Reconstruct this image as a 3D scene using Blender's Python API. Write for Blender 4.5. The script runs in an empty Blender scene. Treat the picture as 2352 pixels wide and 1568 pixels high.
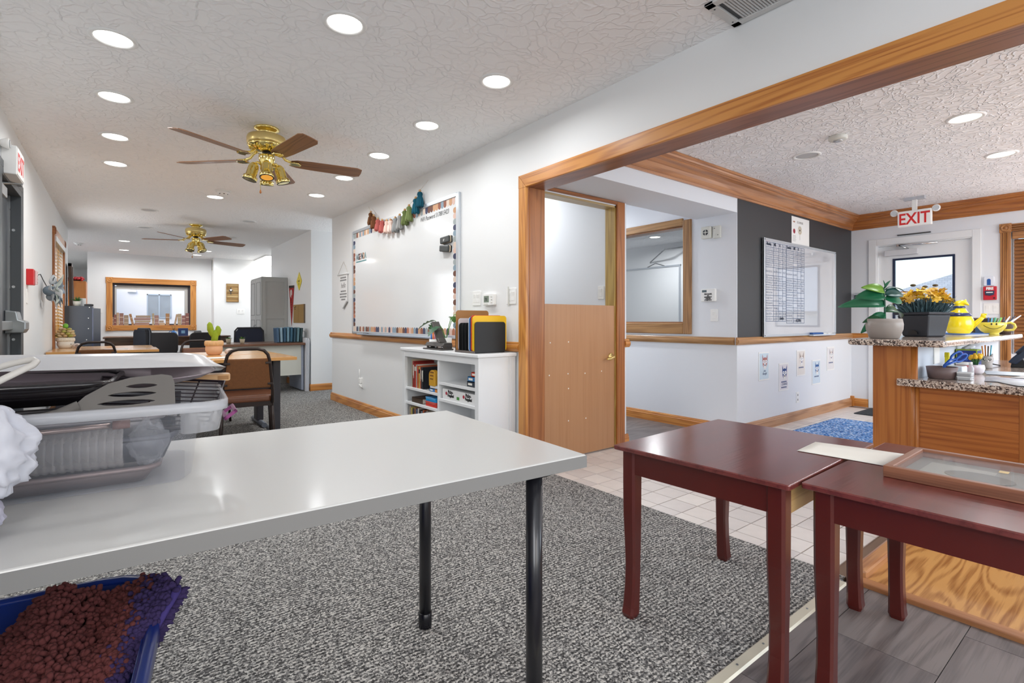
import bpy, bmesh, math, random
from mathutils import Matrix, Vector
random.seed(7)
S = bpy.context.scene
COL = S.collection
R = math.radians

# ------------------------------------------------------------------ camera
F_PX, CX_PX, HZ_PX, CAM_H = 1165.0, 1176.0, 737.0, 1.06
YAW = math.atan2(CX_PX - 272.0, F_PX)
SN, CS = math.sin(YAW), math.cos(YAW)
cam = bpy.data.cameras.new('camera')
cam.sensor_width = 36.0
cam.lens = 36.0 * F_PX / 2352.0
cam.shift_y = (HZ_PX - 784.0) / 2352.0
cam.clip_start = 0.02
cam_o = bpy.data.objects.new('camera', cam)
COL.objects.link(cam_o)
cam_o.location = (0, 0, CAM_H)
cam_o.rotation_euler = (R(90), 0, -YAW)
S.camera = cam_o

# ------------------------------------------------------------------ world, exposure
W = bpy.data.worlds.new('sky'); S.world = W
W.use_nodes = True
wn = W.node_tree.nodes; wl = W.node_tree.links
bg = wn['Background']
sky = wn.new('ShaderNodeTexSky')
sky.sky_type = 'NISHITA'
sky.sun_elevation = R(38); sky.sun_rotation = R(200); sky.sun_disc = False
sky.air_density = 1.0; sky.dust_density = 2.5; sky.ozone_density = 1.0
wl.new(sky.outputs[0], bg.inputs[0])
bg.inputs[1].default_value = 0.34
S.view_settings.view_transform = 'Standard'
S.view_settings.look = 'None'
S.view_settings.gamma = 1.0
S.view_settings.use_curve_mapping = False
S.view_settings.exposure = 0.14
S.cycles.max_bounces = 10
S.cycles.diffuse_bounces = 5
S.cycles.glossy_bounces = 4
S.cycles.transparent_max_bounces = 16
S.cycles.transmission_bounces = 8
S.cycles.sample_clamp_indirect = 6.0
S.cycles.use_denoising = True
CAN_W = 4.9         # watts of one recessed ceiling light

def window_light(name, loc, face, w, h, power, col=(.89, .945, 1.0)):
    """area lamp for daylight at a window opening"""
    l = bpy.data.lights.new(name, 'AREA'); l.shape = 'RECTANGLE'; l.size = w; l.size_y = h
    l.energy = power; l.color = col
    o = bpy.data.objects.new(name, l); COL.objects.link(o)
    o.location = loc
    d = {'+X': (1, 0, 0), '-X': (-1, 0, 0), '+Y': (0, 1, 0), '-Y': (0, -1, 0)}[face]
    o.rotation_euler = Vector(d).to_track_quat('-Z', 'Z').to_euler()
    return o
# unseen rear, side, passage and back windows, added for light; reception front windows
window_light('fill_rear', (0.9, -2.12, 1.5), '+Y', 2.2, 1.3, 9)  # unseen rear window, added as weak fill from behind the camera
window_light('fill_side', (-.53, -.95, 1.5), '+X', 1.5, 1.3, 27)  # unseen side window, added to lift the ceiling and header wall
window_light('daylight_left', (-.54, 8.57, 1.40), '+X', 1.2, 1.0, 11)
window_light('daylight_reception', (5.0, -2.12, 1.5), '+Y', 3.2, 1.3, 68, (.82, .91, 1.0))
window_light('daylight_entry', (7.22, 0.2, 1.45), '-X', 1.2, 1.2, 10)
window_light('fill_passage', (4.1, 7.45, 1.5), '-X', 0.7, 1.2, 16)  # unseen passage-end window, added to light the nearby ceiling
window_light('fill_back', (4.1, 11.6, 1.5), '-X', 1.4, 1.3, 12)  # unseen window added to brighten the far hall
window_light('fill_back_left', (-2.4, 11.6, 1.5), '+X', 1.4, 1.3, 18)  # added fill from an unseen window in the back left room

# ------------------------------------------------------------------ pixel -> place (the photograph's own camera)
def _ray(px, py):
    l = (px - CX_PX) / F_PX
    return (SN + l * CS, CS - l * SN, (HZ_PX - py) / F_PX)
def onX(px, py, X):
    r = _ray(px, py); t = X / r[0]; return Vector((X, r[1] * t, CAM_H + r[2] * t))
def onY(px, py, Y):
    r = _ray(px, py); t = Y / r[1]; return Vector((r[0] * t, Y, CAM_H + r[2] * t))
def onZ(px, py, z):
    r = _ray(px, py); t = (z - CAM_H) / r[2]; return Vector((r[0] * t, r[1] * t, z))

# ------------------------------------------------------------------ mesh builder
class MB:
    def __init__(s): s.v = []; s.f = []; s.s = []
    def add(s, vs, fs, smooth=False):
        b = len(s.v); s.v += [tuple(v) for v in vs]
        s.f += [tuple(b + i for i in f) for f in fs]; s.s += [smooth] * len(fs); return s
    def box(s, x0, y0, z0, x1, y1, z1):
        x0, x1 = min(x0, x1), max(x0, x1); y0, y1 = min(y0, y1), max(y0, y1); z0, z1 = min(z0, z1), max(z0, z1)
        vs = [(x0, y0, z0), (x1, y0, z0), (x1, y1, z0), (x0, y1, z0), (x0, y0, z1), (x1, y0, z1), (x1, y1, z1), (x0, y1, z1)]
        return s.add(vs, [(0, 3, 2, 1), (4, 5, 6, 7), (0, 1, 5, 4), (1, 2, 6, 5), (2, 3, 7, 6), (3, 0, 4, 7)])
    def cbox(s, c, w, d, h):
        return s.box(c[0] - w / 2, c[1] - d / 2, c[2], c[0] + w / 2, c[1] + d / 2, c[2] + h)
    def hexa(s, lo, hi, z0, z1):
        """lo, hi: four (x, y) corners counter-clockwise at z0 and z1"""
        vs = [(x, y, z0) for x, y in lo] + [(x, y, z1) for x, y in hi]
        return s.add(vs, [(0, 3, 2, 1), (4, 5, 6, 7), (0, 1, 5, 4), (1, 2, 6, 5), (2, 3, 7, 6), (3, 0, 4, 7)])
    def rings(s, rings, closed_ends=True, smooth=True, loop=False):
        n = len(rings[0]); vs = [p for r in rings for p in r]; fs = []
        m = len(rings)
        for i in range(m if loop else m - 1):
            a, b = i * n, ((i + 1) % m) * n
            for k in range(n):
                k2 = (k + 1) % n
                fs.append((a + k, a + k2, b + k2, b + k))
        s.add(vs, fs, smooth)
        if closed_ends and not loop:
            b = len(s.v) - len(vs)
            s.f.append(tuple(b + k for k in reversed(range(n)))); s.s.append(False)
            s.f.append(tuple(b + (m - 1) * n + k for k in range(n))); s.s.append(False)
        return s
    def cyl(s, p0, p1, r0, r1=None, n=14, smooth=True, caps=True):
        r1 = r0 if r1 is None else r1
        p0, p1 = Vector(p0), Vector(p1); d = (p1 - p0).normalized()
        a = d.orthogonal().normalized(); b = d.cross(a)
        ring = lambda p, r: [p + (a * math.cos(t) + b * math.sin(t)) * r for t in [2 * math.pi * k / n for k in range(n)]]
        return s.rings([ring(p0, r0), ring(p1, r1)], caps, smooth)
    def tube(s, pts, r, n=8, closed=False, caps=True):
        pts = [Vector(p) for p in pts]; m = len(pts); rr = r if isinstance(r, (list, tuple)) else [r] * m
        rings = []; a = None
        for i, p in enumerate(pts):
            if closed: d = pts[(i + 1) % m] - pts[i - 1]
            else: d = pts[min(i + 1, m - 1)] - pts[max(i - 1, 0)]
            d.normalize()
            if a is None: a = d.orthogonal().normalized()
            else:
                a = a - d * a.dot(d)
                a = a.normalized() if a.length > 1e-6 else d.orthogonal().normalized()
            b = d.cross(a)
            rings.append([p + (a * math.cos(2 * math.pi * k / n) + b * math.sin(2 * math.pi * k / n)) * rr[i] for k in range(n)])
        return s.rings(rings, caps, True, loop=closed)
    def lathe(s, prof, c=(0, 0, 0), n=24, smooth=True, caps=True):
        rings = [[(c[0] + r * math.cos(2 * math.pi * k / n), c[1] + r * math.sin(2 * math.pi * k / n), c[2] + z) for k in range(n)] for r, z in prof]
        return s.rings(rings, caps, smooth)
    def prism(s, poly, z0, z1):
        n = len(poly)
        vs = [(x, y, z0) for x, y in poly] + [(x, y, z1) for x, y in poly]
        fs = [tuple(reversed(range(n))), tuple(range(n, 2 * n))] + [(k, (k + 1) % n, n + (k + 1) % n, n + k) for k in range(n)]
        return s.add(vs, fs)
    def ball(s, c, r, nu=14, nv=8):
        r = (r, r, r) if not isinstance(r, (tuple, list)) else r
        rings = []
        for j in range(1, nv):
            t = math.pi * j / nv
            rings.append([(c[0] + r[0] * math.sin(t) * math.cos(2 * math.pi * k / nu), c[1] + r[1] * math.sin(t) * math.sin(2 * math.pi * k / nu), c[2] - r[2] * math.cos(t)) for k in range(nu)])
        b = len(s.v); s.rings(rings, False, True)
        s.v += [(c[0], c[1], c[2] - r[2]), (c[0], c[1], c[2] + r[2])]; q = len(s.v)
        m = len(rings)
        for k in range(nu):
            s.f.append((q - 2, b + (k + 1) % nu, b + k)); s.s.append(True)
            s.f.append((q - 1, b + (m - 1) * nu + k, b + (m - 1) * nu + (k + 1) % nu)); s.s.append(True)
        return s
    def grid(s, fn, nu, nv, smooth=True, loop=False):
        vs = [fn(i / nu, j / nv) for j in range(nv + 1) for i in range(nu + 1)]; w = nu + 1
        return s.add(vs, [(j * w + i, j * w + i + 1, (j + 1) * w + i + 1, (j + 1) * w + i) for j in range(nv) for i in range(nu)], smooth)
    def join(s, o, m=None):
        return s.add([m @ Vector(v) for v in o.v] if m else o.v, o.f) if not any(o.s) else s._j(o, m)
    def _j(s, o, m):
        b = len(s.v); s.v += [tuple(m @ Vector(v)) if m else v for v in o.v]
        s.f += [tuple(b + i for i in f) for f in o.f]; s.s += o.s; return s
    def xf(s, m):
        s.v = [tuple(m @ Vector(v)) for v in s.v]; return s
    def mesh(s, name, mat):
        me = bpy.data.meshes.new(name); me.from_pydata(s.v, [], s.f); me.validate()
        bm = bmesh.new(); bm.from_mesh(me); bmesh.ops.recalc_face_normals(bm, faces=bm.faces); 
        if len(bm.faces) == len(s.s):
            for f, q in zip(bm.faces, s.s): f.smooth = q
        bm.to_mesh(me); bm.free()
        if mat: me.materials.append(mat)
        return me

def obj(name, mb, mat, parent=None, bevel=0.0, seg=2, label=None, solid=0, sub=0, kind=None):
    me = mb if isinstance(mb, bpy.types.Mesh) else mb.mesh(name, mat)
    o = bpy.data.objects.new(name, me); COL.objects.link(o)
    if parent is not None: o.parent = parent
    if sub:
        m = o.modifiers.new('subdivision', 'SUBSURF'); m.levels = sub; m.render_levels = sub
    if solid:
        m = o.modifiers.new('thickness', 'SOLIDIFY'); m.thickness = solid; m.offset = 0
    if bevel:
        m = o.modifiers.new('bevel', 'BEVEL'); m.width = bevel; m.segments = seg; m.limit_method = 'ANGLE'; m.angle_limit = R(40)
    if label: o['label'] = label
    if kind: o['kind'] = kind
    return o

FR = {'-X': ((0, -1, 0), (0, 0, 1), (-1, 0, 0)), '+X': ((0, 1, 0), (0, 0, 1), (1, 0, 0)),
      '-Y': ((1, 0, 0), (0, 0, 1), (0, -1, 0)), '+Y': ((-1, 0, 0), (0, 0, 1), (0, 1, 0)),
      'down': ((1, 0, 0), (0, -1, 0), (0, 0, -1)), 'up': ((1, 0, 0), (0, 1, 0), (0, 0, 1))}
def frame(face):
    u, v, n = FR[face]
    return Matrix(((u[0], v[0], n[0]), (u[1], v[1], n[1]), (u[2], v[2], n[2])))
def thing(name, label, cat, loc=(0, 0, 0), rz=0.0, group=None, face=None, roll=0.0, kind=None):
    """an Empty at the thing's base; with face, local x = right, y = up, z = out of that wall"""
    o = bpy.data.objects.new(name, None); COL.objects.link(o); o.empty_display_size = 0.05
    o.location = loc
    if face: o.rotation_euler = (frame(face) @ Matrix.Rotation(roll, 3, 'Z')).to_euler()
    else: o.rotation_euler = (0, 0, rz)
    tag(o, label, cat, group, kind); return o
def tag(o, label=None, cat=None, group=None, kind=None):
    if label: o['label'] = label
    if cat: o['category'] = cat
    if group: o['group'] = group
    if kind: o['kind'] = kind
    return o
def copy_tree(o, parent=None):
    c = o.copy(); COL.objects.link(c)
    if parent is not None: c.parent = parent
    for ch in [x for x in KIDS(o)]: copy_tree(ch, c)
    return c
def KIDS(o): return list(o.children)
def struct(name, mb, mat, bevel=0.0, label=None):
    o = obj(name, mb, mat, None, bevel); o['kind'] = 'structure'
    if label: o['label'] = label
    return o
def text_mb(txt, size, depth=0.0006, shear=0.0, sx=1.0, bold=0.0, align='LEFT'):
    cu = bpy.data.curves.new('t', 'FONT'); cu.body = txt; cu.size = size; cu.shear = shear; cu.offset = bold
    cu.extrude = depth / 2; cu.align_x = align; cu.resolution_u = 2
    to = bpy.data.objects.new('t', cu); COL.objects.link(to)
    dg = bpy.context.evaluated_depsgraph_get(); dg.update()
    me = bpy.data.meshes.new_from_object(to.evaluated_get(dg))
    mb = MB(); mb.add([(v.co.x * sx, v.co.y, v.co.z + depth / 2) for v in me.vertices], [tuple(p.vertices) for p in me.polygons])
    bpy.data.objects.remove(to); bpy.data.curves.remove(cu); bpy.data.meshes.remove(me)
    return mb
def rrect(w, h, r, n=4, cx=0, cy=0):
    pts = []
    for (sx, sy, a0) in ((1, 1, 0), (-1, 1, 90), (-1, -1, 180), (1, -1, 270)):
        for k in range(n + 1):
            a = R(a0 + 90 * k / n)
            pts.append((cx + sx * (w / 2 - r) + r * math.cos(a), cy + sy * (h / 2 - r) + r * math.sin(a)))
    return pts
def bez(p0, p1, p2, p3, n=10):
    P = [Vector(p) for p in (p0, p1, p2, p3)]
    return [P[0] * (1 - t) ** 3 + P[1] * 3 * t * (1 - t) ** 2 + P[2] * 3 * t * t * (1 - t) + P[3] * t ** 3 for t in [k / n for k in range(n + 1)]]
def Tm(x, y, z): return Matrix.Translation((x, y, z))
def Rm(a, ax): return Matrix.Rotation(R(a), 4, ax)

# ------------------------------------------------------------------ materials
M = {}
def lin(c):
    f = lambda u: u / 12.92 if u <= 0.04045 else ((u + 0.055) / 1.055) ** 2.4
    return tuple(f(x / 255.0) for x in c) + (1.0,)
def nt(name):
    m = bpy.data.materials.new(name); m.use_nodes = True
    return m, m.node_tree.nodes, m.node_tree.links, m.node_tree.nodes['Principled BSDF']
def mat(name, rgb, rough=0.5, metal=0.0, spec=0.5, bump=0.0, bscale=200.0, var=0.0, vscale=8.0, emit=0.0, alpha=1.0, trans=0.0, coat=0.0, sss=0.0, sheen=0.0):
    if name in M: return M[name]
    m, n, l, b = nt(name)
    b.inputs['Base Color'].default_value = lin(rgb); b.inputs['Roughness'].default_value = rough
    b.inputs['Metallic'].default_value = metal; b.inputs['Specular IOR Level'].default_value = spec
    if coat:
        b.inputs['Coat Weight'].default_value = coat; b.inputs['Coat Roughness'].default_value = 0.12 if coat < 1 else 0.03
        if coat >= 1: b.inputs['Coat IOR'].default_value = 2.1
    if sheen: b.inputs['Sheen Weight'].default_value = sheen
    if emit:
        b.inputs['Emission Color'].default_value = lin(rgb); b.inputs['Emission Strength'].default_value = emit
    if alpha < 1: b.inputs['Alpha'].default_value = alpha
    if trans: b.inputs['Transmission Weight'].default_value = trans
    tc = n.new('ShaderNodeTexCoord')
    if var:
        no = n.new('ShaderNodeTexNoise'); no.inputs['Scale'].default_value = vscale; no.inputs['Detail'].default_value = 4
        l.new(tc.outputs['Object'], no.inputs['Vector'])
        mx = n.new('ShaderNodeMixRGB'); c = lin(rgb)
        mx.inputs[1].default_value = tuple(max(0, x * (1 - var)) for x in c[:3]) + (1,)
        mx.inputs[2].default_value = tuple(min(1, x * (1 + var)) for x in c[:3]) + (1,)
        l.new(no.outputs[0], mx.inputs[0]); l.new(mx.outputs[0], b.inputs['Base Color'])
    if bump:
        no = n.new('ShaderNodeTexNoise'); no.inputs['Scale'].default_value = bscale; no.inputs['Detail'].default_value = 3
        l.new(tc.outputs['Object'], no.inputs['Vector'])
        bp = n.new('ShaderNodeBump'); bp.inputs['Strength'].default_value = bump; bp.inputs['Distance'].default_value = 0.004
        l.new(no.outputs[0], bp.inputs['Height']); l.new(bp.outputs[0], b.inputs['Normal'])
    M[name] = m; return m
def wood(name, c1, c2, axis='z', rough=0.38, scale=7.0, stretch=0.06, coat=0.15, rings=True, dist=2.6):
    """grain running along the given axis, from two colours"""
    if name in M: return M[name]
    m, n, l, b = nt(name)
    tc = n.new('ShaderNodeTexCoord'); mp = n.new('ShaderNodeMapping')
    sc = {'x': (stretch, 1, 1), 'y': (1, stretch, 1), 'z': (1, 1, stretch)}[axis]
    mp.inputs['Scale'].default_value = sc
    l.new(tc.outputs['Object'], mp.inputs['Vector'])
    n1 = n.new('ShaderNodeTexNoise'); n1.inputs['Scale'].default_value = scale; n1.inputs['Detail'].default_value = 2; n1.inputs['Distortion'].default_value = 0.6
    l.new(mp.outputs[0], n1.inputs['Vector'])
    # cathedral rings from a slow noise run through a sine
    mul = n.new('ShaderNodeMath'); mul.operation = 'MULTIPLY'; mul.inputs[1].default_value = dist * 20
    l.new(n1.outputs[0], mul.inputs[0])
    sn = n.new('ShaderNodeMath'); sn.operation = 'SINE'; l.new(mul.outputs[0], sn.inputs[0])
    rm = n.new('ShaderNodeMapRange'); rm.inputs[1].default_value = -1; rm.inputs[2].default_value = 1
    l.new(sn.outputs[0], rm.inputs[0])
    mp2 = n.new('ShaderNodeMapping'); mp2.inputs['Scale'].default_value = tuple(v * 0.25 if v < 1 else 1.0 for v in sc)
    l.new(tc.outputs['Object'], mp2.inputs['Vector'])
    n2 = n.new('ShaderNodeTexNoise'); n2.inputs['Scale'].default_value = scale * 28; n2.inputs['Detail'].default_value = 3
    l.new(mp2.outputs[0], n2.inputs['Vector'])
    ad = n.new('ShaderNodeMixRGB'); ad.inputs[0].default_value = 0.66 if rings else 0.88
    l.new(rm.outputs[0], ad.inputs[1]); l.new(n2.outputs[0], ad.inputs[2])
    cr = n.new('ShaderNodeValToRGB')
    cr.color_ramp.elements[0].position = 0.22; cr.color_ramp.elements[0].color = lin(c2)
    cr.color_ramp.elements[1].position = 0.58; cr.color_ramp.elements[1].color = lin(c1)
    l.new(ad.outputs[0], cr.inputs[0]); l.new(cr.outputs[0], b.inputs['Base Color'])
    b.inputs['Roughness'].default_value = rough
    b.inputs['Coat Weight'].default_value = coat; b.inputs['Coat Roughness'].default_value = 0.2
    bp = n.new('ShaderNodeBump'); bp.inputs['Strength'].default_value = 0.12; bp.inputs['Distance'].default_value = 0.002
    l.new(n2.outputs[0], bp.inputs['Height']); l.new(bp.outputs[0], b.inputs['Normal'])
    M[name] = m; return m
def speckle(name, cols, scale, rough=0.9, bump=0.6, bdist=0.006, rows=0.0, rowscale=0.0, mix=0.5, coat=0.0, big=0.0, rowaxis='Y'):
    """random flecks of several colours: carpet, granite, rug"""
    if name in M: return M[name]
    m, n, l, b = nt(name)
    tc = n.new('ShaderNodeTexCoord')
    vo = n.new('ShaderNodeTexVoronoi'); vo.inputs['Scale'].default_value = scale; vo.inputs['Randomness'].default_value = 1.0
    no = n.new('ShaderNodeTexNoise'); no.inputs['Scale'].default_value = scale * 0.8; no.inputs['Detail'].default_value = 3
    l.new(tc.outputs['Object'], vo.inputs['Vector']); l.new(tc.outputs['Object'], no.inputs['Vector'])
    sp = n.new('ShaderNodeSeparateColor'); l.new(vo.outputs['Color'], sp.inputs[0])
    mx = n.new('ShaderNodeMixRGB'); mx.inputs[0].default_value = mix
    l.new(sp.outputs[0], mx.inputs[1]); l.new(no.outputs[0], mx.inputs[2])
    last = mx.outputs[0]
    if rows:
        wv = n.new('ShaderNodeTexWave'); wv.bands_direction = rowaxis; wv.inputs['Scale'].default_value = rowscale
        wv.inputs['Distortion'].default_value = 1.5; wv.inputs['Detail'].default_value = 1; wv.inputs['Detail Scale'].default_value = 3
        l.new(tc.outputs['Object'], wv.inputs['Vector'])
        m2 = n.new('ShaderNodeMixRGB'); m2.inputs[0].default_value = rows
        l.new(last, m2.inputs[1]); l.new(wv.outputs['Fac'], m2.inputs[2]); last = m2.outputs[0]
    if big:
        nb = n.new('ShaderNodeTexNoise'); nb.inputs['Scale'].default_value = 2.2; nb.inputs['Detail'].default_value = 2
        l.new(tc.outputs['Object'], nb.inputs['Vector'])
        m3 = n.new('ShaderNodeMixRGB'); m3.inputs[0].default_value = big
        l.new(last, m3.inputs[1]); l.new(nb.outputs[0], m3.inputs[2]); last = m3.outputs[0]
    cr = n.new('ShaderNodeValToRGB'); k = len(cols)
    while len(cr.color_ramp.elements) < k: cr.color_ramp.elements.new(0.5)
    for e, (p, c) in zip(cr.color_ramp.elements, cols): e.position = p; e.color = lin(c)
    l.new(last, cr.inputs[0]); l.new(cr.outputs[0], b.inputs['Base Color'])
    b.inputs['Roughness'].default_value = rough; b.inputs['Coat Weight'].default_value = coat
    b.inputs['Coat Roughness'].default_value = 0.1
    if bump:
        bp = n.new('ShaderNodeBump'); bp.inputs['Strength'].default_value = bump; bp.inputs['Distance'].default_value = bdist
        l.new(last, bp.inputs['Height']); l.new(bp.outputs[0], b.inputs['Normal'])
    M[name] = m; return m
def stucco(name, rgb, scale, strength, dist):
    m, n, l, b = nt(name)
    b.inputs['Base Color'].default_value = lin(rgb); b.inputs['Roughness'].default_value = 0.75
    tc = n.new('ShaderNodeTexCoord')
    no = n.new('ShaderNodeTexNoise'); no.inputs['Scale'].default_value = scale * 0.25; no.inputs['Detail'].default_value = 3
    l.new(tc.outputs['Object'], no.inputs['Vector'])
    mp = n.new('ShaderNodeMixRGB'); mp.blend_type = 'ADD'; mp.inputs[0].default_value = 0.35
    l.new(tc.outputs['Object'], mp.inputs[1]); l.new(no.outputs['Color'], mp.inputs[2])
    vo = n.new('ShaderNodeTexVoronoi'); vo.feature = 'DISTANCE_TO_EDGE'; vo.inputs['Scale'].default_value = scale
    l.new(mp.outputs[0], vo.inputs['Vector'])
    rm = n.new('ShaderNodeMapRange'); rm.inputs[1].default_value = 0.0; rm.inputs[2].default_value = 0.12; rm.inputs[3].default_value = 1; rm.inputs[4].default_value = 0
    l.new(vo.outputs['Distance'], rm.inputs[0])
    n2 = n.new('ShaderNodeTexNoise'); n2.inputs['Scale'].default_value = scale * 0.9; n2.inputs['Detail'].default_value = 3
    l.new(tc.outputs['Object'], n2.inputs['Vector'])
    mu = n.new('ShaderNodeMath'); mu.operation = 'MULTIPLY'; l.new(rm.outputs[0], mu.inputs[0]); l.new(n2.outputs[0], mu.inputs[1])
    bp = n.new('ShaderNodeBump'); bp.inputs['Strength'].default_value = strength; bp.inputs['Distance'].default_value = dist
    l.new(mu.outputs[0], bp.inputs['Height']); l.new(bp.outputs[0], b.inputs['Normal'])
    M[name] = m; return m
def glassy(name, rgb, alpha, rough=0.05, spec=0.5):
    """a thin clear sheet: mostly transparent, with its surface gloss"""
    if name in M: return M[name]
    m, n, l, b = nt(name)
    b.inputs['Base Color'].default_value = lin(rgb); b.inputs['Roughness'].default_value = rough
    b.inputs['Specular IOR Level'].default_value = spec; b.inputs['Alpha'].default_value = alpha
    M[name] = m; return m

WALL = mat('wall_paint', (234, 235, 235), 0.6, bump=0.05, bscale=120)
WALL2 = mat('wall_paint_entry', (228, 231, 236), 0.6, bump=0.05, bscale=120)
CEIL = stucco('ceiling_texture', (250, 250, 250), 15.0, 0.8, 0.008)
CEIL2 = stucco('ceiling_texture_entry', (250, 250, 252), 18.0, 1.0, 0.010)
OAK_Z = wood('oak_upright', (208, 144, 72), (172, 104, 44), 'z')
OAK_X = wood('oak_along_x', (204, 138, 68), (168, 100, 42), 'x')
OAK_Y = wood('oak_along_y', (206, 140, 68), (168, 98, 40), 'y')
OAKD_Z = wood('oak_jamb', (170, 108, 60), (136, 80, 40), 'z', scale=7)
OAKC_Z = wood('oak_cabinet_upright', (180, 112, 50), (152, 84, 32), 'z', scale=6, dist=2.4)
OAKC_Y = wood('oak_cabinet_panel', (176, 106, 46), (142, 76, 28), 'y', scale=6, dist=3.4)
OAKF_X = wood('oak_veneer_floor', (205, 152, 88), (150, 96, 44), 'x', scale=4.5, stretch=0.16, dist=4.2, coat=0.05)
WHITE = mat('white_plastic', (240, 240, 238), 0.4)
OFFW = mat('off_white_plastic', (222, 222, 214), 0.45)
WPAINT = mat('white_gloss_paint', (232, 234, 236), 0.35)
BLACKP = mat('black_plastic', (26, 27, 30), 0.45)
BLACKM = mat('black_metal', (30, 26, 26), 0.35, metal=0.3)
DARKG = mat('dark_grey', (62, 64, 66), 0.45)
CHROME = mat('chrome', (210, 212, 214), 0.15, metal=1.0)
ALU = mat('aluminium', (196, 200, 204), 0.32, metal=0.9)
STEEL = mat('brushed_steel', (150, 154, 156), 0.35, metal=0.8)
BRASS = mat('polished_brass', (242, 222, 146), 0.12, metal=1.0)
BRASSM = mat('satin_brass', (232, 208, 140), 0.32, metal=0.9)
CARPET = speckle('carpet', [(0.30, (50, 49, 49)), (0.44, (102, 101, 100)), (0.56, (146, 144, 141)), (0.70, (206, 203, 197))], 175.0, rows=0.17, rowscale=20.0, bump=1.0, bdist=0.01, mix=0.45)
GRANITE = speckle('granite', [(0.30, (58, 46, 42)), (0.42, (128, 106, 94)), (0.52, (188, 170, 156)), (0.66, (226, 212, 198)), (0.8, (150, 130, 118))], 150.0, rough=0.2, bump=0.0, mix=0.5, coat=0.6)

# =================================================================== THE SETTING
HC, HE, HS = 2.44, 2.355, 2.06          # ceiling, entry ceiling, soffit
XL, XR, XR2 = -0.60, 2.28, 2.43         # left wall, right wall and its far face
YB, YX = -2.2, 13.15
XE = 7.27                               # entry end wall
YK = 2.42                               # dark painted entry wall
XC = 4.50                               # corridor wall with the inner window
YD = 2.82                               # wall with the half door
XS = 2.31                               # wall block past the passage

def wallbox(name, mat_, *boxes, label=None):
    mb = MB()
    for b in boxes: mb.box(*b)
    return struct(name, mb, mat_, label=label)

# ---- walls of the office
wallbox('wall_left', WALL, (XL - .15, YB, 0, XL, -1.7, HC), (XL - .15, -.2, 0, XL, 4.50, HC), (XL - .15, -1.7, 0, XL, -.2, .85), (XL - .15, -1.7, 2.15, XL, -.2, HC), (XL - .15, 5.42, 0, XL, 7.92, HC), (XL - .15, 9.22, 0, XL, 10.1, HC),
        (XL - .15, 4.50, 2.05, XL, 5.42, HC), (XL - .15, 7.92, 0, XL, 9.22, .80), (XL - .15, 7.92, 2.06, XL, 9.22, HC))
wallbox('wall_right', WALL, (XR, 2.773, 0, XR2, 6.90, HC), (XR, -0.6, 2.023, XR2, 2.773, HC), (XR, YB, 0, XR2, -0.6, HC))
wallbox('wall_rear', WALL, (XL, YB - .12, 0, -0.2, YB, HC), (2.0, YB - .12, 0, 3.4, YB, HC), (6.6, YB - .12, 0, XE, YB, HC),
        (-0.2, YB - .12, 0, 2.0, YB, .85), (-0.2, YB - .12, 2.15, 2.0, YB, HC), (3.4, YB - .12, 0, 6.6, YB, .85), (3.4, YB - .12, 2.15, 6.6, YB, HC))
wallbox('wall_passage', WALL, (XS, 7.95, 0, XS + .15, 10.49, HC), (XS + .15, 7.95, 0, 4.2, 8.08, HC), (XR2, 6.75, 0, 4.2, 6.90, HC))
wallbox('wall_side', WALL, (4.2, 6.75, 0, 4.32, 7.1, HC), (4.2, 7.8, 0, 4.32, 10.9, HC), (4.2, 12.3, 0, 4.32, 13.0, HC),
        (4.2, 7.1, 0, 4.32, 7.8, .9), (4.2, 7.1, 2.1, 4.32, 7.8, HC), (4.2, 10.9, 0, 4.32, 12.3, .85), (4.2, 10.9, 2.15, 4.32, 12.3, HC))
wallbox('wall_far', WALL, (-0.49, YX, 0, -0.10, YX + .15, HC), (1.25, YX, 0, 1.80, YX + .15, HC), (-0.10, YX, 0, 1.25, YX + .15, .97), (-0.10, YX, 1.84, 1.25, YX + .15, HC),
        (-0.49, YX + .15, 0, -0.37, 17.6, HC))
wallbox('wall_far_right', WALL, (1.65, 12.75, 0, 4.2, 12.9, HC), (1.65, 12.9, 0, 1.80, YX, HC))
wallbox('wall_end', WALL, (-2.6, 17.6, 0, -0.37, 17.72, HC), (-2.6, 10.1, 0, XL - .15, 10.22, HC))
wallbox('wall_end_left', WALL, (-2.72, 10.1, 0, -2.6, 10.9, HC), (-2.72, 12.3, 0, -2.6, 17.72, HC), (-2.72, 10.9, 0, -2.6, 12.3, .85), (-2.72, 10.9, 2.15, -2.6, 12.3, HC))
# ---- walls of the entry
wallbox('wall_door', WALL2, (XR2, YD, 0, 2.452, YD + .10, HS), (3.29, YD, 0, 3.42, 6.0, HC), (2.452, YD, 2.022, 3.29, YD + .10, HC), (XR2, YD, HS, 3.29, YD + .1, HC))
wallbox('wall_corridor', WALL2, (XC, YK, 0, XC + .006, YK + .1, HS), (XC, YK + .1, 0, XC + .12, 2.975, HC), (XC, 3.95, 0, XC + .12, 6.0, HC), (XC, 2.975, 0, XC + .12, 3.95, 1.04), (XC, 2.975, 2.02, XC + .12, 3.95, HC),
        (XR2, 6.0, 0, XC + .12, 6.1, HC))
wallbox('wall_entry', WALL2, (XC + .006, YK, 0, XE, YK + .12, .865))
wallbox('wall_entry_dark', mat('black_wall_paint', (47, 48, 51), 0.5, spec=0.6, var=.12, vscale=1.5), (XC + .006, YK, .865, XE, YK + .12, 2.20))
wallbox('wall_entry_top', WALL2, (XC, YK, 2.20, XE, YK + .12, HC))
wallbox('wall_bulkhead', WALL2, (XR2, YK, HS, XC + .006, 2.84, HC), label='white dropped bulkhead over the corridor mouth')
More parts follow.
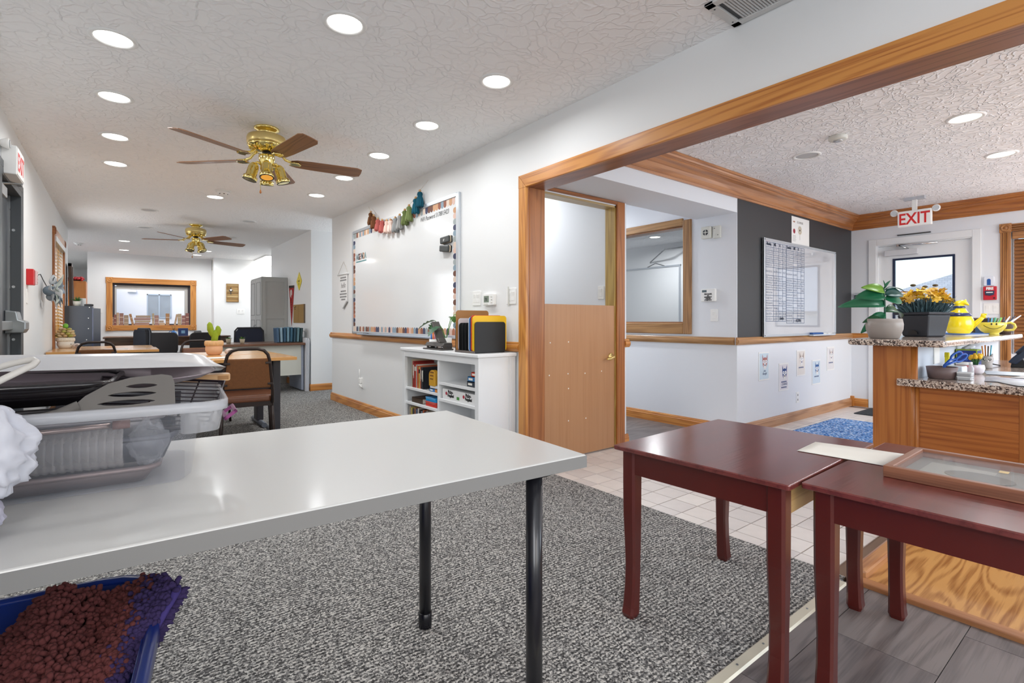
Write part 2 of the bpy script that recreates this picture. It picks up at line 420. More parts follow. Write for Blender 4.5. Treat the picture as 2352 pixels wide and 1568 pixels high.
wallbox('wall_exit', WALL2, (XE, YB, 0, XE + .15, -0.14, HC), (XE, 0.98, 0, XE + .15, 1.278, HC), (XE, 2.151, 0, XE + .15, YK + .12, HC),
        (XE, 1.278, 1.968, XE + .15, 2.151, HC), (XE, -0.14, 0, XE + .15, .98, .72), (XE, -0.14, 1.98, XE + .15, .98, HC))
# ---- room seen through the corridor window
wallbox('wall_classroom', WALL, (7.20, YK + .12, 0, 7.30, 6.6, HC), (XC + .12, 6.5, 0, 7.2, 6.6, HC))
# ---- ceilings
wallbox('ceiling', CEIL, (XL - .15, YB - .12, HC, XR + .02, 6.9, HC + .1), (XL - .15, 6.9, HC, 4.32, YX + .15, HC + .1), (-2.72, 10.1, HC, XL - .15, 17.72, HC + .1), (XL - .15, YX + .15, HC, -.37, 17.72, HC + .1),
        (XR2, YD + .1, HC, XC + .12, 6.1, HC + .1))
wallbox('ceiling_entry', CEIL2, (XR2, YB - .12, HE, XE + .15, YK, HE + .1))
wallbox('ceiling_classroom', CEIL2, (XC + .12, YK + .12, 2.34, 7.2, 6.5, 2.42))
# ---- floors
wallbox('floor', CARPET, (XL, .814, -.03, 2.385, 2.752, 0), (XL, 2.752, -.03, XR, 6.9, 0), (XL, 6.9, -.03, 4.2, YX, 0), (-2.6, 10.1, -.03, XL, 17.6, 0), (XL, YX, -.03, -.37, 17.6, 0),
        (XC + .12, YK + .12, -.03, 7.2, 6.5, 0), label='grey flecked loop pile carpet')
VINYL = [wood('vinyl_plank_%d' % k, a, b, 'x', rough=.42, scale=5.0 + k, stretch=.14, coat=.05, dist=2.2) for k, (a, b) in enumerate([((118, 110, 109), (88, 81, 81)), ((112, 104, 103), (84, 78, 78)), ((122, 114, 112), (92, 85, 84))])]
fl = wallbox('floor_vinyl', mat('seam', (52, 48, 48), .7), (XL, YB, -.03, 2.345, .80, -.004), (XR2, 2.82, -.03, XC, 6.0, -.004), label='grey wood-look vinyl plank floor')
def planks(x0, x1, y0, y1, w, l, ox, oy, seed):
    rnd = random.Random(seed); r = 0
    y = oy
    while y > y0: y -= w
    while y < y1:
        x = ox - (r % 3) * l * .37
        while x > x0: x -= l
        while x < x1:
            a, b, c, d = max(x, x0), min(x + l, x1), max(y, y0), min(y + w, y1)
            if b - a > .03 and d - c > .02:
                mb = MB().box(a + .0012, c + .0012, -.02, b - .0012, d - .0012, 0)
                o = obj('plank', mb, VINYL[rnd.randrange(3)], fl)
            x += l
        y += w; r += 1
planks(XL, 2.345, YB, .80, .303, 1.22, 1.933, .415, 1)
planks(3.42, XC, 2.82, 5.2, .303, 1.22, 3.6, 2.9, 2)
# tiles, six inch, each its own piece
TILE = [mat('tile_%d' % k, c, .35, var=.07, vscale=14, bump=.12, bscale=30) for k, c in enumerate([(226, 218, 212), (219, 211, 206), (230, 223, 217), (214, 207, 203)])]
ft = wallbox('floor_tile', mat('grout', (140, 118, 102), .9), (2.385, .77, -.03, XE, YK, -.005), (2.385, YK, -.03, XC, YD, -.005), (3.2, YB, -.03, XE, .77, -.03 + .02), label='pale square ceramic tile floor')
tm = [MB().box(-.0745, -.0745, -.025, .0745, .0745, 0).mesh('tile', t) for t in TILE]
cells = []
T0x, T0y, TS = 2.464, 2.575, .1553
for i in range(-1, 33):
    for j in range(-13, 3):
        x, y = T0x + (i + .5) * TS, T0y + (j - .5) * TS
        if x - TS / 2 < 2.36 or x + TS / 2 > XE or y - TS / 2 < .76 or y + TS / 2 > (YK + .02 if x > XC else YD + .07): continue
        cells.append((math.hypot(x, y), x, y))
cells.sort(); rt = random.Random(5)
for q, (d, x, y) in enumerate(cells[:300]):
    obj('tile', tm[rt.randrange(4)], None, ft).location = (x, y, 0)
rest = MB()
for d, x, y in cells[300:]: rest.box(x - .0755, y - .0755, -.025, x + .0755, y + .0755, 0)
if cells[300:]: obj('tile_field', rest, TILE[0], ft, kind='stuff')
# edge row of cut tiles next to the carpet
for j in range(-13, 3):
    y = T0y + (j - .5) * TS
    if .80 < y < 2.80: obj('cut_tile', MB().box(2.387, y - .0755, -.025, T0x - .002, y + .0755, 0), TILE[j % 4], ft)
# oak veneer staff platform with its mouldings
pf = wallbox('floor_oak', OAKF_X, (2.40, YB, -.03, XE, .745, .012), label='oak veneer floor behind the reception desk')
obj('edge_moulding', MB().box(2.345, YB, -.02, 2.40, .80, .018), wood('oak_edge', (176, 122, 78), (146, 94, 58), 'y'), pf, bevel=.006)
obj('edge_moulding', MB().box(2.40, .745, -.02, 3.42, .80, .045), wood('oak_edge_x', (190, 138, 92), (158, 104, 66), 'x'), pf, bevel=.012)
# metal transition strip with screws
ts = struct('trim_1', MB().prism([(0, 0), (.042, 0), (.036, .006), (.006, .006)], 0, 2.92).xf(Matrix(((0, 0, 1, XL), (1, 0, 0, .785), (0, 1, 0, 0), (0, 0, 0, 1)))), mat('strip_cream', (222, 216, 196), .35, metal=.3), label='cream metal strip between carpet and vinyl')
for k in range(18): obj('screw', MB().cyl((XL + .12 + k * .165, .806, .0055), (XL + .12 + k * .165, .806, .0075), .004, n=8), STEEL, ts)

# ---- mouldings
def mould(name, prof, p0, p1, out, mat_, parent=None, label=None):
    """prof: (out, z) outline; run from p0 to p1 (x, y) with outward direction out"""
    mb = MB(); n = len(prof)
    ra = [(p0[0] + out[0] * a, p0[1] + out[1] * a, z) for a, z in prof]; rb = [(p1[0] + out[0] * a, p1[1] + out[1] * a, z) for a, z in prof]
    mb.rings([ra, rb], True, False)
    if parent is None: return struct(name, mb, mat_, label=label)
    return obj(name, mb, mat_, parent)
RAIL = [(0, .838), (.012, .838), (.020, .845), (.028, .858), (.030, .872), (.026, .886), (.016, .893), (.014, .900), (.008, .908), (0, .908)]
BASE = [(0, 0), (.016, 0), (.016, .070), (.012, .076), (.012, .084), (.007, .096), (0, .100)]
CROWN = [(0, 2.188), (.014, 2.188), (.018, 2.205), (.026, 2.208), (.026, 2.220), (.030, 2.240), (.044, 2.264), (.066, 2.284), (.094, 2.296), (.094, 2.308), (.106, 2.312), (.116, 2.320), (.120, 2.332), (.130, 2.336), (.130, 2.354), (0, 2.354)]
mould('trim_2', RAIL, (XR, 2.838), (XR, 6.93), (-1, 0), OAK_Y, label='oak chair rail below the large whiteboard')
mould('trim_2', RAIL, (XR2 + 1e-3, 6.90), (XR - .02, 6.90), (0, 1), OAK_X, label='oak chair rail return at the passage corner')
mould('trim_3', RAIL, (XC, YK + .02), (XC, 5.9), (-1, 0), wood('oak_rail_corridor', (178, 134, 84), (140, 96, 52), 'y'), label='oak chair rail below the corridor window')
mould('trim_4', RAIL, (XC - .02, YK), (XE, YK), (0, -1), wood('oak_rail_entry', (190, 142, 92), (150, 102, 56), 'x'), label='oak chair rail below the black wall')
mould('trim_5', RAIL, (XE, 2.236), (XE, YK), (-1, 0), OAK_Y, label='oak chair rail beside the exit door')
mould('trim_6', RAIL, (3.385, YD), (3.445, YD), (0, -1), OAK_X, label='stub of oak chair rail beside the half door')
mould('baseboard_right', BASE, (XR, 2.86), (XR, 6.918), (-1, 0), OAK_Y)
mould('baseboard_passage', BASE, (XS - .016, 7.95), (4.2, 7.95), (0, -1), OAK_X)
mould('baseboard_passage_side', BASE, (XS, 7.94), (XS, 10.49), (-1, 0), OAK_Y)
mould('baseboard_corridor', BASE, (XC, YK), (XC, 6.0), (-1, 0), OAK_Y)
mould('baseboard_entry', BASE, (XC - .016, YK), (XE, YK), (0, -1), wood('oak_base_entry', (188, 142, 104), (150, 102, 66), 'x'))
mould('baseboard_exit', BASE, (XE, 2.236), (XE, YK), (-1, 0), OAK_Y)
mould('baseboard_door', BASE, (3.385, YD), (3.44, YD), (0, -1), OAK_X)
mould('baseboard_left', BASE, (XL, 5.52), (XL, 10.1), (1, 0), OAK_Y)
struct('trim_7', MB().box(XE - .035, YK - .035, 0, XE, YK, .125), OAK_Z, label='oak plinth block in the entry corner')
CROWN_X = wood('oak_crown', (186, 126, 76), (150, 92, 46), 'x', rough=.28, coat=.5)
CROWN_Y = wood('oak_crown_exit', (178, 112, 54), (142, 80, 34), 'y', rough=.3, coat=.4)
mould('trim_8', CROWN, (XR2, YK), (XE, YK), (0, -1), CROWN_X, label='oak crown moulding above the black wall')
mould('trim_9', CROWN, (XE, YB), (XE, YK), (-1, 0), CROWN_Y, label='oak crown moulding above the exit door')

# ---- casing of the wide opening
def casing(y0, y1):
    t = struct('trim_10', MB().box(XR - .022, y1, 0, XR, y1 + .083, 2.003), OAK_Z, bevel=.004, label='oak casing of the wide opening to the entry')
    obj('casing_head', MB().prism([(y0 - .083, 2.094), (y1 + .083, 2.094), (y1, 2.003), (y0, 2.003)], 0, .022).xf(Matrix(((0, 0, -1, XR), (1, 0, 0, 0), (0, 1, 0, 0), (0, 0, 0, 1)))), OAK_Y, t, bevel=.004)
    obj('casing_mitre', MB().prism([(y1, 2.003), (y1 + .083, 2.003), (y1 + .083, 2.0935)], 0, .0218).xf(Matrix(((0, 0, -1, XR), (1, 0, 0, 0), (0, 1, 0, 0), (0, 0, 0, 1)))), OAK_Z, t)
    obj('jamb', MB().box(XR - .004, y1, 0, XR2 + .006, y1 + .019, 2.022), OAKD_Z, t)
    obj('jamb', MB().box(XR - .004, y0 - .019, 0, XR2 + .006, y0, 2.022), OAKD_Z, t)
    obj('head_jamb', MB().box(XR - .004, y0, 2.003, XR2 + .006, y1, 2.022), wood('oak_head_jamb', (150, 92, 58), (116, 64, 36), 'y', scale=7), t)
    obj('stop_strip', MB().box(XR + .012, y1 - .004, 0, XR2, y1 + .002, 2.003), OAKD_Z, t, bevel=.002)
    obj('casing_side', MB().box(XR - .022, y0 - .083, 0, XR, y0, 2.003), OAK_Z, t, bevel=.004)
casing(-0.58, 2.753)

# ---- door 1: lower half of a split door, with its frame
def half_door():
    d = struct('door_1', MB().box(2.470, YD + .002, .012, 3.272, YD + .040, 1.188), wood('birch_slab', (181, 134, 94), (172, 124, 84), 'z', scale=2.5, stretch=.10, coat=.1, rings=False), bevel=.002, label='bare tan lower half of a split door')
    GR = OAKD_Z
    obj('casing', MB().box(3.286, YD - .018, 0, 3.385, YD, 2.057), wood('oak_door_casing', (170, 104, 48), (132, 74, 28), 'z'), d, bevel=.005)
    obj('casing', MB().box(2.437, YD - .018, 2.030, 3.300, YD, 2.057), wood('oak_door_casing_x', (160, 98, 52), (124, 70, 30), 'x'), d, bevel=.005)
    jm = wood('golden_jamb', (190, 158, 88), (156, 122, 58), 'z', scale=10)
    obj('jamb', MB().box(3.275, YD, 0, 3.290, YD + .105, 2.022), jm, d)
    obj('jamb', MB().box(2.452, YD, 0, 2.467, YD + .105, 2.022), jm, d)
    obj('head_jamb', MB().box(2.452, YD, 2.006, 3.29, YD + .105, 2.022), wood('golden_jamb_x', (186, 160, 112), (158, 130, 84), 'x'), d)
    hole = mat('filler', (236, 232, 226), .8)
    for px, py in [(1264, 787), (1306, 785), (1262, 862), (1305, 858), (1344, 857), (1382, 852), (1306, 892), (1306, 966), (1346, 960)]:
        p = onY(px, py, YD); obj('filled_hole', MB().cyl((p.x, YD + .0025, p.z), (p.x, YD + .0005, p.z), .0055, n=8), hole, d)
    k = obj('door_knob', MB().lathe([(.030, 0), (.032, .004), (.026, .010), (.012, .013), (.010, .030), (.0, .031)], n=20).xf(Tm(3.225, YD + .002, .765) @ Rm(90, 'X')), BRASSM, d)
    obj('lever', MB().tube(bez((3.225, YD - .034, .765), (3.20, YD - .045, .765), (3.18, YD - .045, .748), (3.135, YD - .040, .752), 8), [.011, .012, .012, .011, .010, .009, .009, .010, .008], 8), BRASSM, k)
    obj('latch', MB().box(3.2722, YD + .006, .745, 3.2742, YD + .034, .785), BRASSM, d)
half_door()

# ---- door 2: white exit door with a glazed light
def exit_door():
    X = XE
    d = struct('door_2', MB().box(X + .03, 1.290, .012, X + .075, 1.425, 1.955).box(X + .03, 1.995, .012, X + .075, 2.140, 1.955)
               .box(X + .03, 1.425, 1.800, X + .075, 1.995, 1.955).box(X + .03, 1.425, .012, X + .075, 1.995, .98), WPAINT, label='white exit door with a dark rimmed window')
    dk = mat('navy_window_rim', (18, 34, 66), .4)
    obj('window_rim', MB().box(X + .022, 1.425, .98, X + .05, 1.447, 1.80).box(X + .022, 1.973, .98, X + .05, 1.995, 1.80).box(X + .022, 1.447, 1.778, X + .05, 1.973, 1.80).box(X + .022, 1.447, .98, X + .05, 1.973, 1.002), dk, d)
    obj('pane', MB().box(X + .034, 1.447, 1.002, X + .038, 1.973, 1.778), glassy('door_glass', (235, 245, 255), .06), d)
    obj('casing', MB().box(X - .015, 1.205, 0, X, 1.278, 2.046), WPAINT, d, bevel=.004)
    obj('casing', MB().box(X - .015, 2.151, 0, X, 2.233, 2.046), WPAINT, d, bevel=.004)
    obj('casing', MB().box(X - .015, 1.278, 1.968, X, 2.151, 2.046), WPAINT, d, bevel=.004)
    obj('jamb', MB().box(X, 1.278, 0, X + .12, 1.290, 1.968), WPAINT, d)
    obj('jamb', MB().box(X, 2.140, 0, X + .12, 2.151, 1.968), WPAINT, d)
    obj('head_jamb', MB().box(X, 1.290, 1.956, X + .12, 2.140, 1.968), WPAINT, d)
    obj('slot_vent', MB().box(X - .018, 1.63, 2.062, X, 1.94, 2.074), DARKG, d)
    c = obj('door_closer', MB().box(X - .035, 1.745, 1.832, X + .03, 2.065, 1.898), mat('closer_silver', (206, 208, 212), .4), d, bevel=.006)
    obj('closer_arm', MB().tube([(X - .0, 1.84, 1.90), (X - .04, 1.86, 1.915), (X - .05, 1.915, 1.945), (X - .03, 1.75, 1.945), (X - .02, 1.565, 1.943)], .011, 8), CHROME, c)
    obj('closer_bracket', MB().box(X - .04, 1.885, 1.930, X, 1.945, 1.962), CHROME, c, bevel=.004)
exit_door()
# ---- door 3: grey steel door on the left wall
def steel_door():
    X = XL
    sm = mat('door_frame_grey', (78, 82, 86), .38, metal=.25); sd = mat('door_leaf_grey', (70, 74, 80), .4, metal=.2)
    d = struct('door_3', MB().box(X - .10, 4.56, .01, X - .055, 5.36, 2.0), sd, label='dark grey steel door on the left wall')
    obj('door_frame', MB().box(X - .16, 5.365, 0, X + .014, 5.42, 2.05).box(X, 5.42, 0, X + .014, 5.475, 2.10), sm, d, bevel=.003)
    obj('door_frame', MB().box(X - .16, 4.50, 0, X + .014, 4.555, 2.05).box(X, 4.445, 0, X + .014, 4.50, 2.10), sm, d, bevel=.003)
    obj('door_frame_head', MB().box(X - .16, 4.555, 2.005, X + .014, 5.365, 2.05).box(X, 4.50, 2.05, X + .014, 5.42, 2.10), sm, d, bevel=.003)
    obj('hinge_strip', MB().box(X - .056, 5.31, .02, X - .045, 5.35, 2.0), STEEL, d)
    for z in (.3, .62, .95, 1.3, 1.62, 1.9): obj('rivet', MB().cyl((X - .045, 5.33, z), (X - .042, 5.33, z), .006, n=8), DARKG, d)
    for z in (1.32, .92, 1.75): obj('frame_screw', MB().cyl((X - .03, 5.3655, z), (X - .03, 5.362, z), .010, n=8), ALU, d)
    b = obj('panic_bar', MB().box(X - .055, 4.60, .995, X - .01, 5.30, 1.06), STEEL, d, bevel=.006)
    obj('panic_bar_case', MB().prism([(-.055, .97), (.045, .97), (.06, 1.00), (.06, 1.055), (.02, 1.07), (.01, 1.13), (-.055, 1.14)], 5.16, 5.34).xf(Matrix(((1, 0, 0, X - .0), (0, 0, 1, 0), (0, 1, 0, 0), (0, 0, 0, 1)))), STEEL, b, bevel=.008)
    a = obj('closer_arm', MB().tube([(X + .02, 5.20, 2.075), (X + .06, 4.95, 2.03), (X - .05, 4.72, 1.97)], .010, 8), STEEL, d)
    obj('arm_shoe', MB().box(X + .01, 5.12, 2.06, X + .035, 5.24, 2.09), STEEL, a, bevel=.003)
    obj('door_closer', MB().box(X - .055, 4.60, 1.90, X + .0, 4.86, 1.97), ALU, d, bevel=.006)
steel_door()

# ---- windows
def rosette(mb_par, name, c, s, face, mat_):
    o = obj('corner_block', MB().box(-s / 2, -s / 2, 0, s / 2, s / 2, .026), mat_, mb_par, bevel=.003)
    o.location = c; o.rotation_euler = frame(face).to_euler()
    r = obj('rosette', MB().lathe([(s * .40, .026), (s * .40, .031), (s * .30, .031), (s * .27, .027), (s * .16, .027), (s * .12, .033), (0.001, .034)], n=20), mat_, o)
    return o
def far_window():
    Y = YX; x0, x1, z0, z1 = -.095, 1.248, .972, 1.838
    W_ = struct('window_1', MB().box(-.10, Y + .06, .97, -.06, Y + .12, 1.84).box(1.21, Y + .06, .97, 1.25, Y + .12, 1.84).box(-.06, Y + .06, 1.80, 1.21, Y + .12, 1.84).box(-.06, Y + .06, .97, 1.21, Y + .12, 1.00),
                mat('window_frame_dark', (58, 50, 54), .5), label='oak framed window on the far office wall')
    obj('inner_frame', MB().box(-.06, Y + .09, 1.0, -.03, Y + .12, 1.78).box(1.15, Y + .09, 1.0, 1.21, Y + .12, 1.80).box(-.03, Y + .09, 1.72, 1.15, Y + .12, 1.80), mat('window_vinyl', (196, 192, 186), .5), W_)
    obj('casing', MB().box(x0 - .10, Y - .02, z0, x0, Y, z1), OAK_Z, W_, bevel=.006)
    obj('casing', MB().box(x1, Y - .02, z0, x1 + .11, Y, z1), OAK_Z, W_, bevel=.006)
    obj('casing', MB().box(x0, Y - .02, z1, x1, Y, z1 + .11), OAK_X, W_, bevel=.006)
    obj('casing', MB().box(x0, Y - .02, z0 - .11, x1, Y, z0), OAK_X, W_, bevel=.006)
    for cx in (x0 - .05, x1 + .055):
        for cz in (z0 - .055, z1 + .055): rosette(W_, '', (cx, Y, cz), .118, '-Y', OAK_Z)
    obj('pane', MB().box(x0, Y + .10, z0, x1, Y + .104, z1), glassy('window_glass', (240, 246, 250), .07), W_)
far_window()
def left_window():
    X = XL; y0, y1, z0, z1 = 7.92, 9.22, .80, 2.06
    W_ = struct('window_2', MB().box(X - .12, y0, z0, X - .06, y0 + .04, z1).box(X - .12, y1 - .04, z0, X - .06, y1, z1).box(X - .12, y0, z1 - .04, X - .06, y1, z1).box(X - .12, y0, z0, X - .06, y1, z0 + .04), WPAINT, label='oak framed window with yellowish blinds, left wall')
    obj('casing', MB().box(X, y0 - .09, z0 - .09, X + .022, y0, z1), OAKD_Z, W_, bevel=.006)
    obj('casing', MB().box(X, y1, z0 - .09, X + .022, y1 + .09, z1), OAKD_Z, W_, bevel=.006)
    obj('casing', MB().box(X, y0, z1, X + .022, y1, z1 + .09), OAK_Y, W_, bevel=.006)
    for cy in (y0 - .045, y1 + .045): rosette(W_, '', (X, cy, z1 + .045), .10, '+X', OAKD_Z)
    obj('headrail', MB().box(X - .05, y0 + .01, z1 - .07, X + .03, y1 - .01, z1 - .005), WPAINT, W_, bevel=.004)
    sl = mat('blind_slat_yellow', (214, 162, 48), .5)
    sm = MB().grid(lambda u, v: (X - .015 + (u - .5) * .05, y0 + .02 + v * (y1 - y0 - .04), -.018 * (u - .5) * 2 + .006 * (1 - (2 * u - 1) ** 2)), 4, 1).mesh('slat', sl)
    k = 0; z = z1 - .10
    while z > z0 + .03:
        obj('slat', sm, None, W_).location = (0, 0, z); z -= .042
    for q in (.06, .30, .7): obj('lift_cord', MB().tube([(X + .012, y0 + q, z0 + .03), (X + .012, y0 + q, z1 - .07)], .002, 5), WHITE, W_)
    obj('pane', MB().box(X - .10, y0, z0, X - .096, y1, z1), M['window_glass'], W_)
left_window()
def corridor_window():
    X = XC; y0, y1, z0, z1 = 2.975, 3.95, 1.04, 2.018
    wz = wood('oak_grey_frame', (166, 122, 76), (120, 82, 44), 'z', scale=7); wy = wood('oak_grey_frame_y', (168, 124, 72), (124, 84, 42), 'y', scale=7)
    W_ = struct('window_3', MB().box(X - .022, y0 - .093, z0 - .11, X, y0, z1 + .055), wz, bevel=.006, label='oak framed inner window onto a classroom')
    obj('casing', MB().box(X - .022, y0, z1, X, y1, z1 + .075), wy, W_, bevel=.006)
    obj('casing', MB().box(X - .022, y0, z0 - .11, X, y1, z0), wy, W_, bevel=.006)
    obj('casing', MB().box(X - .022, y1, z0 - .11, X, y1 + .09, z1 + .055), wz, W_, bevel=.006)
    obj('reveal', MB().box(X, y0, z1 - .012, X + .12, y1, z1).box(X, y0, z0, X + .12, y1, z0 + .012), wood('oak_reveal', (150, 96, 48), (112, 66, 30), 'y'), W_)
    obj('pane', MB().box(X + .06, y0, z0, X + .064, y1, z1), M['window_glass'], W_)
corridor_window()
def exit_window():
    X = XE; y0, y1, z0, z1 = -.14, .976, .72, 1.98
    W_ = struct('window_4', MB().box(X + .08, y0, z0, X + .12, y0 + .04, z1).box(X + .08, y1 - .04, z0, X + .12, y1, z1).box(X + .08, y0, z1 - .04, X + .12, y1, z1), WPAINT, label='oak framed window with wooden blinds, entry')
    cz = wood('oak_window_casing', (178, 124, 72), (138, 86, 42), 'z'); cy = wood('oak_window_casing_y', (172, 118, 66), (134, 84, 40), 'y')
    for a, b in ((y1, y1 + .082), (y0 - .082, y0)):
        c = obj('casing', MB().box(X - .014, a, z0 - .08, X, b, z1), cz, W_, bevel=.004)
        for q in (.018, .034, .05): obj('flute', MB().cyl((X - .014, a + .008 + q, z0 - .07), (X - .014, a + .008 + q, z1 - .01), .006, n=8), cz, c)
    c = obj('casing', MB().box(X - .014, y0, z1, X, y1, z1 + .08), cy, W_, bevel=.004)
    for q in (.016, .040, .064): obj('flute', MB().cyl((X - .014, y0, z1 + q), (X - .014, y1, z1 + q), .006, n=8), cy, c)
    for cyy in (y1 + .041, y0 - .041): rosette(W_, '', (X, cyy, z1 + .041), .092, '-X', cz)
    obj('valance', MB().box(X - .012, y0 + .005, z1 - .075, X + .035, y1 - .008, z1 - .004), cy, W_, bevel=.006)
    sl = wood('blind_slat_wood', (196, 132, 72), (176, 112, 58), 'y', rings=False, coat=.1)
    sm = MB().grid(lambda u, v: (X + .02 + (u - .5) * .030, y0 + .02 + v * (y1 - y0 - .04), (u - .5) * .040 + .004 * (1 - (2 * u - 1) ** 2)), 3, 1).mesh('slat', sl)
    z = z1 - .10
    while z > z0 + .02:
        obj('slat', sm, None, W_, solid=.0025).location = (0, 0, z); z -= .0375
    obj('pane', MB().box(X + .098, y0, z0, X + .102, y1, z1), M['window_glass'], W_)
exit_window()

# ---- outdoors: white building past the far window, neighbour's roof past the exit door, ground
BRK = mat('white_brick', (238, 242, 246), .8)
bl = thing('white_building', 'white painted building seen through the far office window', 'building', (1.2, 15.9, 0))
obj('wall', MB().box(-1.55, 0, -.2, 3.5, .2, 3.4), BRK, bl)
bw = obj('window', MB().box(-.63, -.03, 1.15, -.605, 0, 1.75).box(-.135, -.03, 1.15, -.11, 0, 1.75).box(-.385, -.03, 1.15, -.355, 0, 1.75).box(-.63, -.03, 1.72, -.11, 0, 1.75).box(-.63, -.03, 1.13, -.11, 0, 1.16), mat('pale_blue_frame', (168, 186, 202), .5), bl)
for a, b in ((-.605, -.385), (-.355, -.135)): obj('pane', MB().box(a, -.012, 1.16, b, -.004, 1.72), mat('window_reflection', (138, 152, 164), .25, var=.3, vscale=5), bw)
obj('wall_lamp', MB().box(-1.02, -.08, 1.78, -.84, 0, 1.86), mat('lamp_white', (250, 252, 255), .5), bl, bevel=.01)
hs = thing('neighbour_house', 'neighbouring house with a pale shingled gable roof', 'house', (20, 5.0, -1))
obj('house_wall', MB().box(0, -11, -.5, 8, 1.8, 2.4), mat('house_wall', (200, 200, 196), .8), hs)
rf = MB().add([(-.4, 2.0, 2.465), (-.4, -9.5, 6.12), (-.4, -11, 2.4), (8, 2.0, 2.465), (8, -9.5, 6.12), (8, -11, 2.4)], [(0, 1, 2), (3, 5, 4), (0, 3, 4, 1), (1, 4, 5, 2), (0, 2, 5, 3)])
sh, sn_, sl_, sb_ = nt('shingles')
tcx = sn_.new('ShaderNodeTexCoord'); bkx = sn_.new('ShaderNodeTexBrick'); mpx = sn_.new('ShaderNodeMapping'); mpx.inputs['Rotation'].default_value = (0, R(90), R(90))
sl_.new(tcx.outputs['Object'], mpx.inputs[0]); sl_.new(mpx.outputs[0], bkx.inputs['Vector'])
bkx.inputs['Color1'].default_value = lin((206, 216, 226)); bkx.inputs['Color2'].default_value = lin((182, 194, 206)); bkx.inputs['Mortar'].default_value = lin((140, 154, 168))
bkx.inputs['Scale'].default_value = 9.0; bkx.inputs['Row Height'].default_value = .5; bkx.inputs['Brick Width'].default_value = 1.2; bkx.inputs['Mortar Size'].default_value = .03
sl_.new(bkx.outputs[0], sb_.inputs['Base Color']); sb_.inputs['Roughness'].default_value = .9
obj('roof', rf, sh, hs)
struct('floor_outdoor_ground', MB().box(-30, -30, -.35, 40, 40, -.25), mat('ground', (150, 150, 145), .9), label='pale ground outside the building')

# =================================================================== CEILING FIXTURES
LENS = mat('lamp_lens', (255, 253, 248), .5, emit=5.0)
LENS_OFF = mat('lamp_lens_off', (190, 190, 190), .4)
RING = mat('lamp_ring', (238, 238, 236), .4)
def can_meshes(ro=.100, ri=.076):
    ring = MB().lathe([(ri, .001), (ri + .004, -.004), (ro - .010, -.006), (ro, -.001), (ro, .002)], n=32, caps=False)
    lens = MB().lathe([(ri, .0), (ri * .6, -.0015), (.002, -.002)], n=32, caps=True)
    cav = MB().lathe([(ri, .0015), (ri - .004, .0012), (.002, .0012)], n=32, caps=True)
    return ring, lens, cav
_r, _l, _c = can_meshes()
RINGM, LENSM, CAVM = _r.mesh('trim_ring', RING), _l.mesh('lens', LENS), _c.mesh('lens', LENS_OFF)
def can(x, y, label, lit=True, z=HC, group='recessed ceiling lights', power=None):
    t = thing('recessed_light', label, 'ceiling light', (x, y, z - .002), group=group)
    obj('trim_ring', RINGM, None, t); obj('lens', LENSM if lit else CAVM, None, t)
    if lit:
        l = bpy.data.lights.new('can_glow', 'AREA'); l.shape = 'DISK'; l.size = .15; l.energy = power or CAN_W; l.color = (.965, .985, 1.0) if z > 2.4 else (.93, .965, 1.0)
        l.spread = R(170)
        lo = bpy.data.objects.new('can_glow', l); COL.objects.link(lo); lo.parent = t; lo.location = (0, 0, -.012)
    return t
ORD = ['nearest', 'second', 'third', 'fourth', 'fifth']
for k, y in enumerate([3.152, 3.968, 4.821, 5.646]): can(-.02, y, 'lit recessed light in the left ceiling row, %s to the viewer' % ORD[k])
for k, y in enumerate([2.363, 3.194, 4.02, 4.857, 5.715]): can(1.72, y, 'lit recessed light in the row along the whiteboard wall, %s to the viewer' % ORD[k])
can(.83, 2.335, 'large bright recessed light at the top middle of the ceiling')
can(.85, 6.48, 'lit recessed light beside the smoke detector between the two fans', power=9)
can(.30, 7.75, 'unlit recessed can left of the far ceiling fan, nearer one', False); can(.31, 9.22, 'unlit recessed can left of the far ceiling fan, further one', False)
can(1.42, 7.78, 'unlit recessed can right of the far ceiling fan, nearer one', False); can(1.48, 9.45, 'unlit recessed can right of the far ceiling fan, further one', False)
can(.08, 11.0, 'lit recessed light before the far window, nearer of the left pair', power=9); can(.085, 12.4, 'lit recessed light before the far window, further of the left pair', power=9)
can(1.38, 11.6, 'lit recessed light behind the far ceiling fan, nearer of the pair', power=9); can(1.30, 12.4, 'lit recessed light behind the far ceiling fan, further of the pair', power=9)
can(-1.4, 14.6, 'lit recessed light in the back room past the oak cabinet', power=14)
can(4.263, .781, 'lit recessed light over the reception desk, larger one', z=HE, group='recessed entry lights', power=8)
can(5.417, .782, 'lit recessed light over the reception desk, further one', z=HE, group='recessed entry lights', power=8)
can(4.257, 1.722, 'unlit round recessed light in the entry ceiling', False, z=HE, group='recessed entry lights')
can(6.46, 4.77, 'lit recessed light seen through the inner corridor window', z=2.34, group='recessed classroom lights', power=16)
can(2.85, 3.9, 'unseen added recessed light in the closet behind the half door', power=9)  # no lamp visible here; added to brighten the closet wall
can(3.95, 4.6, 'unseen added recessed light in the corridor ceiling past the half door', power=26)  # unseen lamp, added to lift the corridor wall

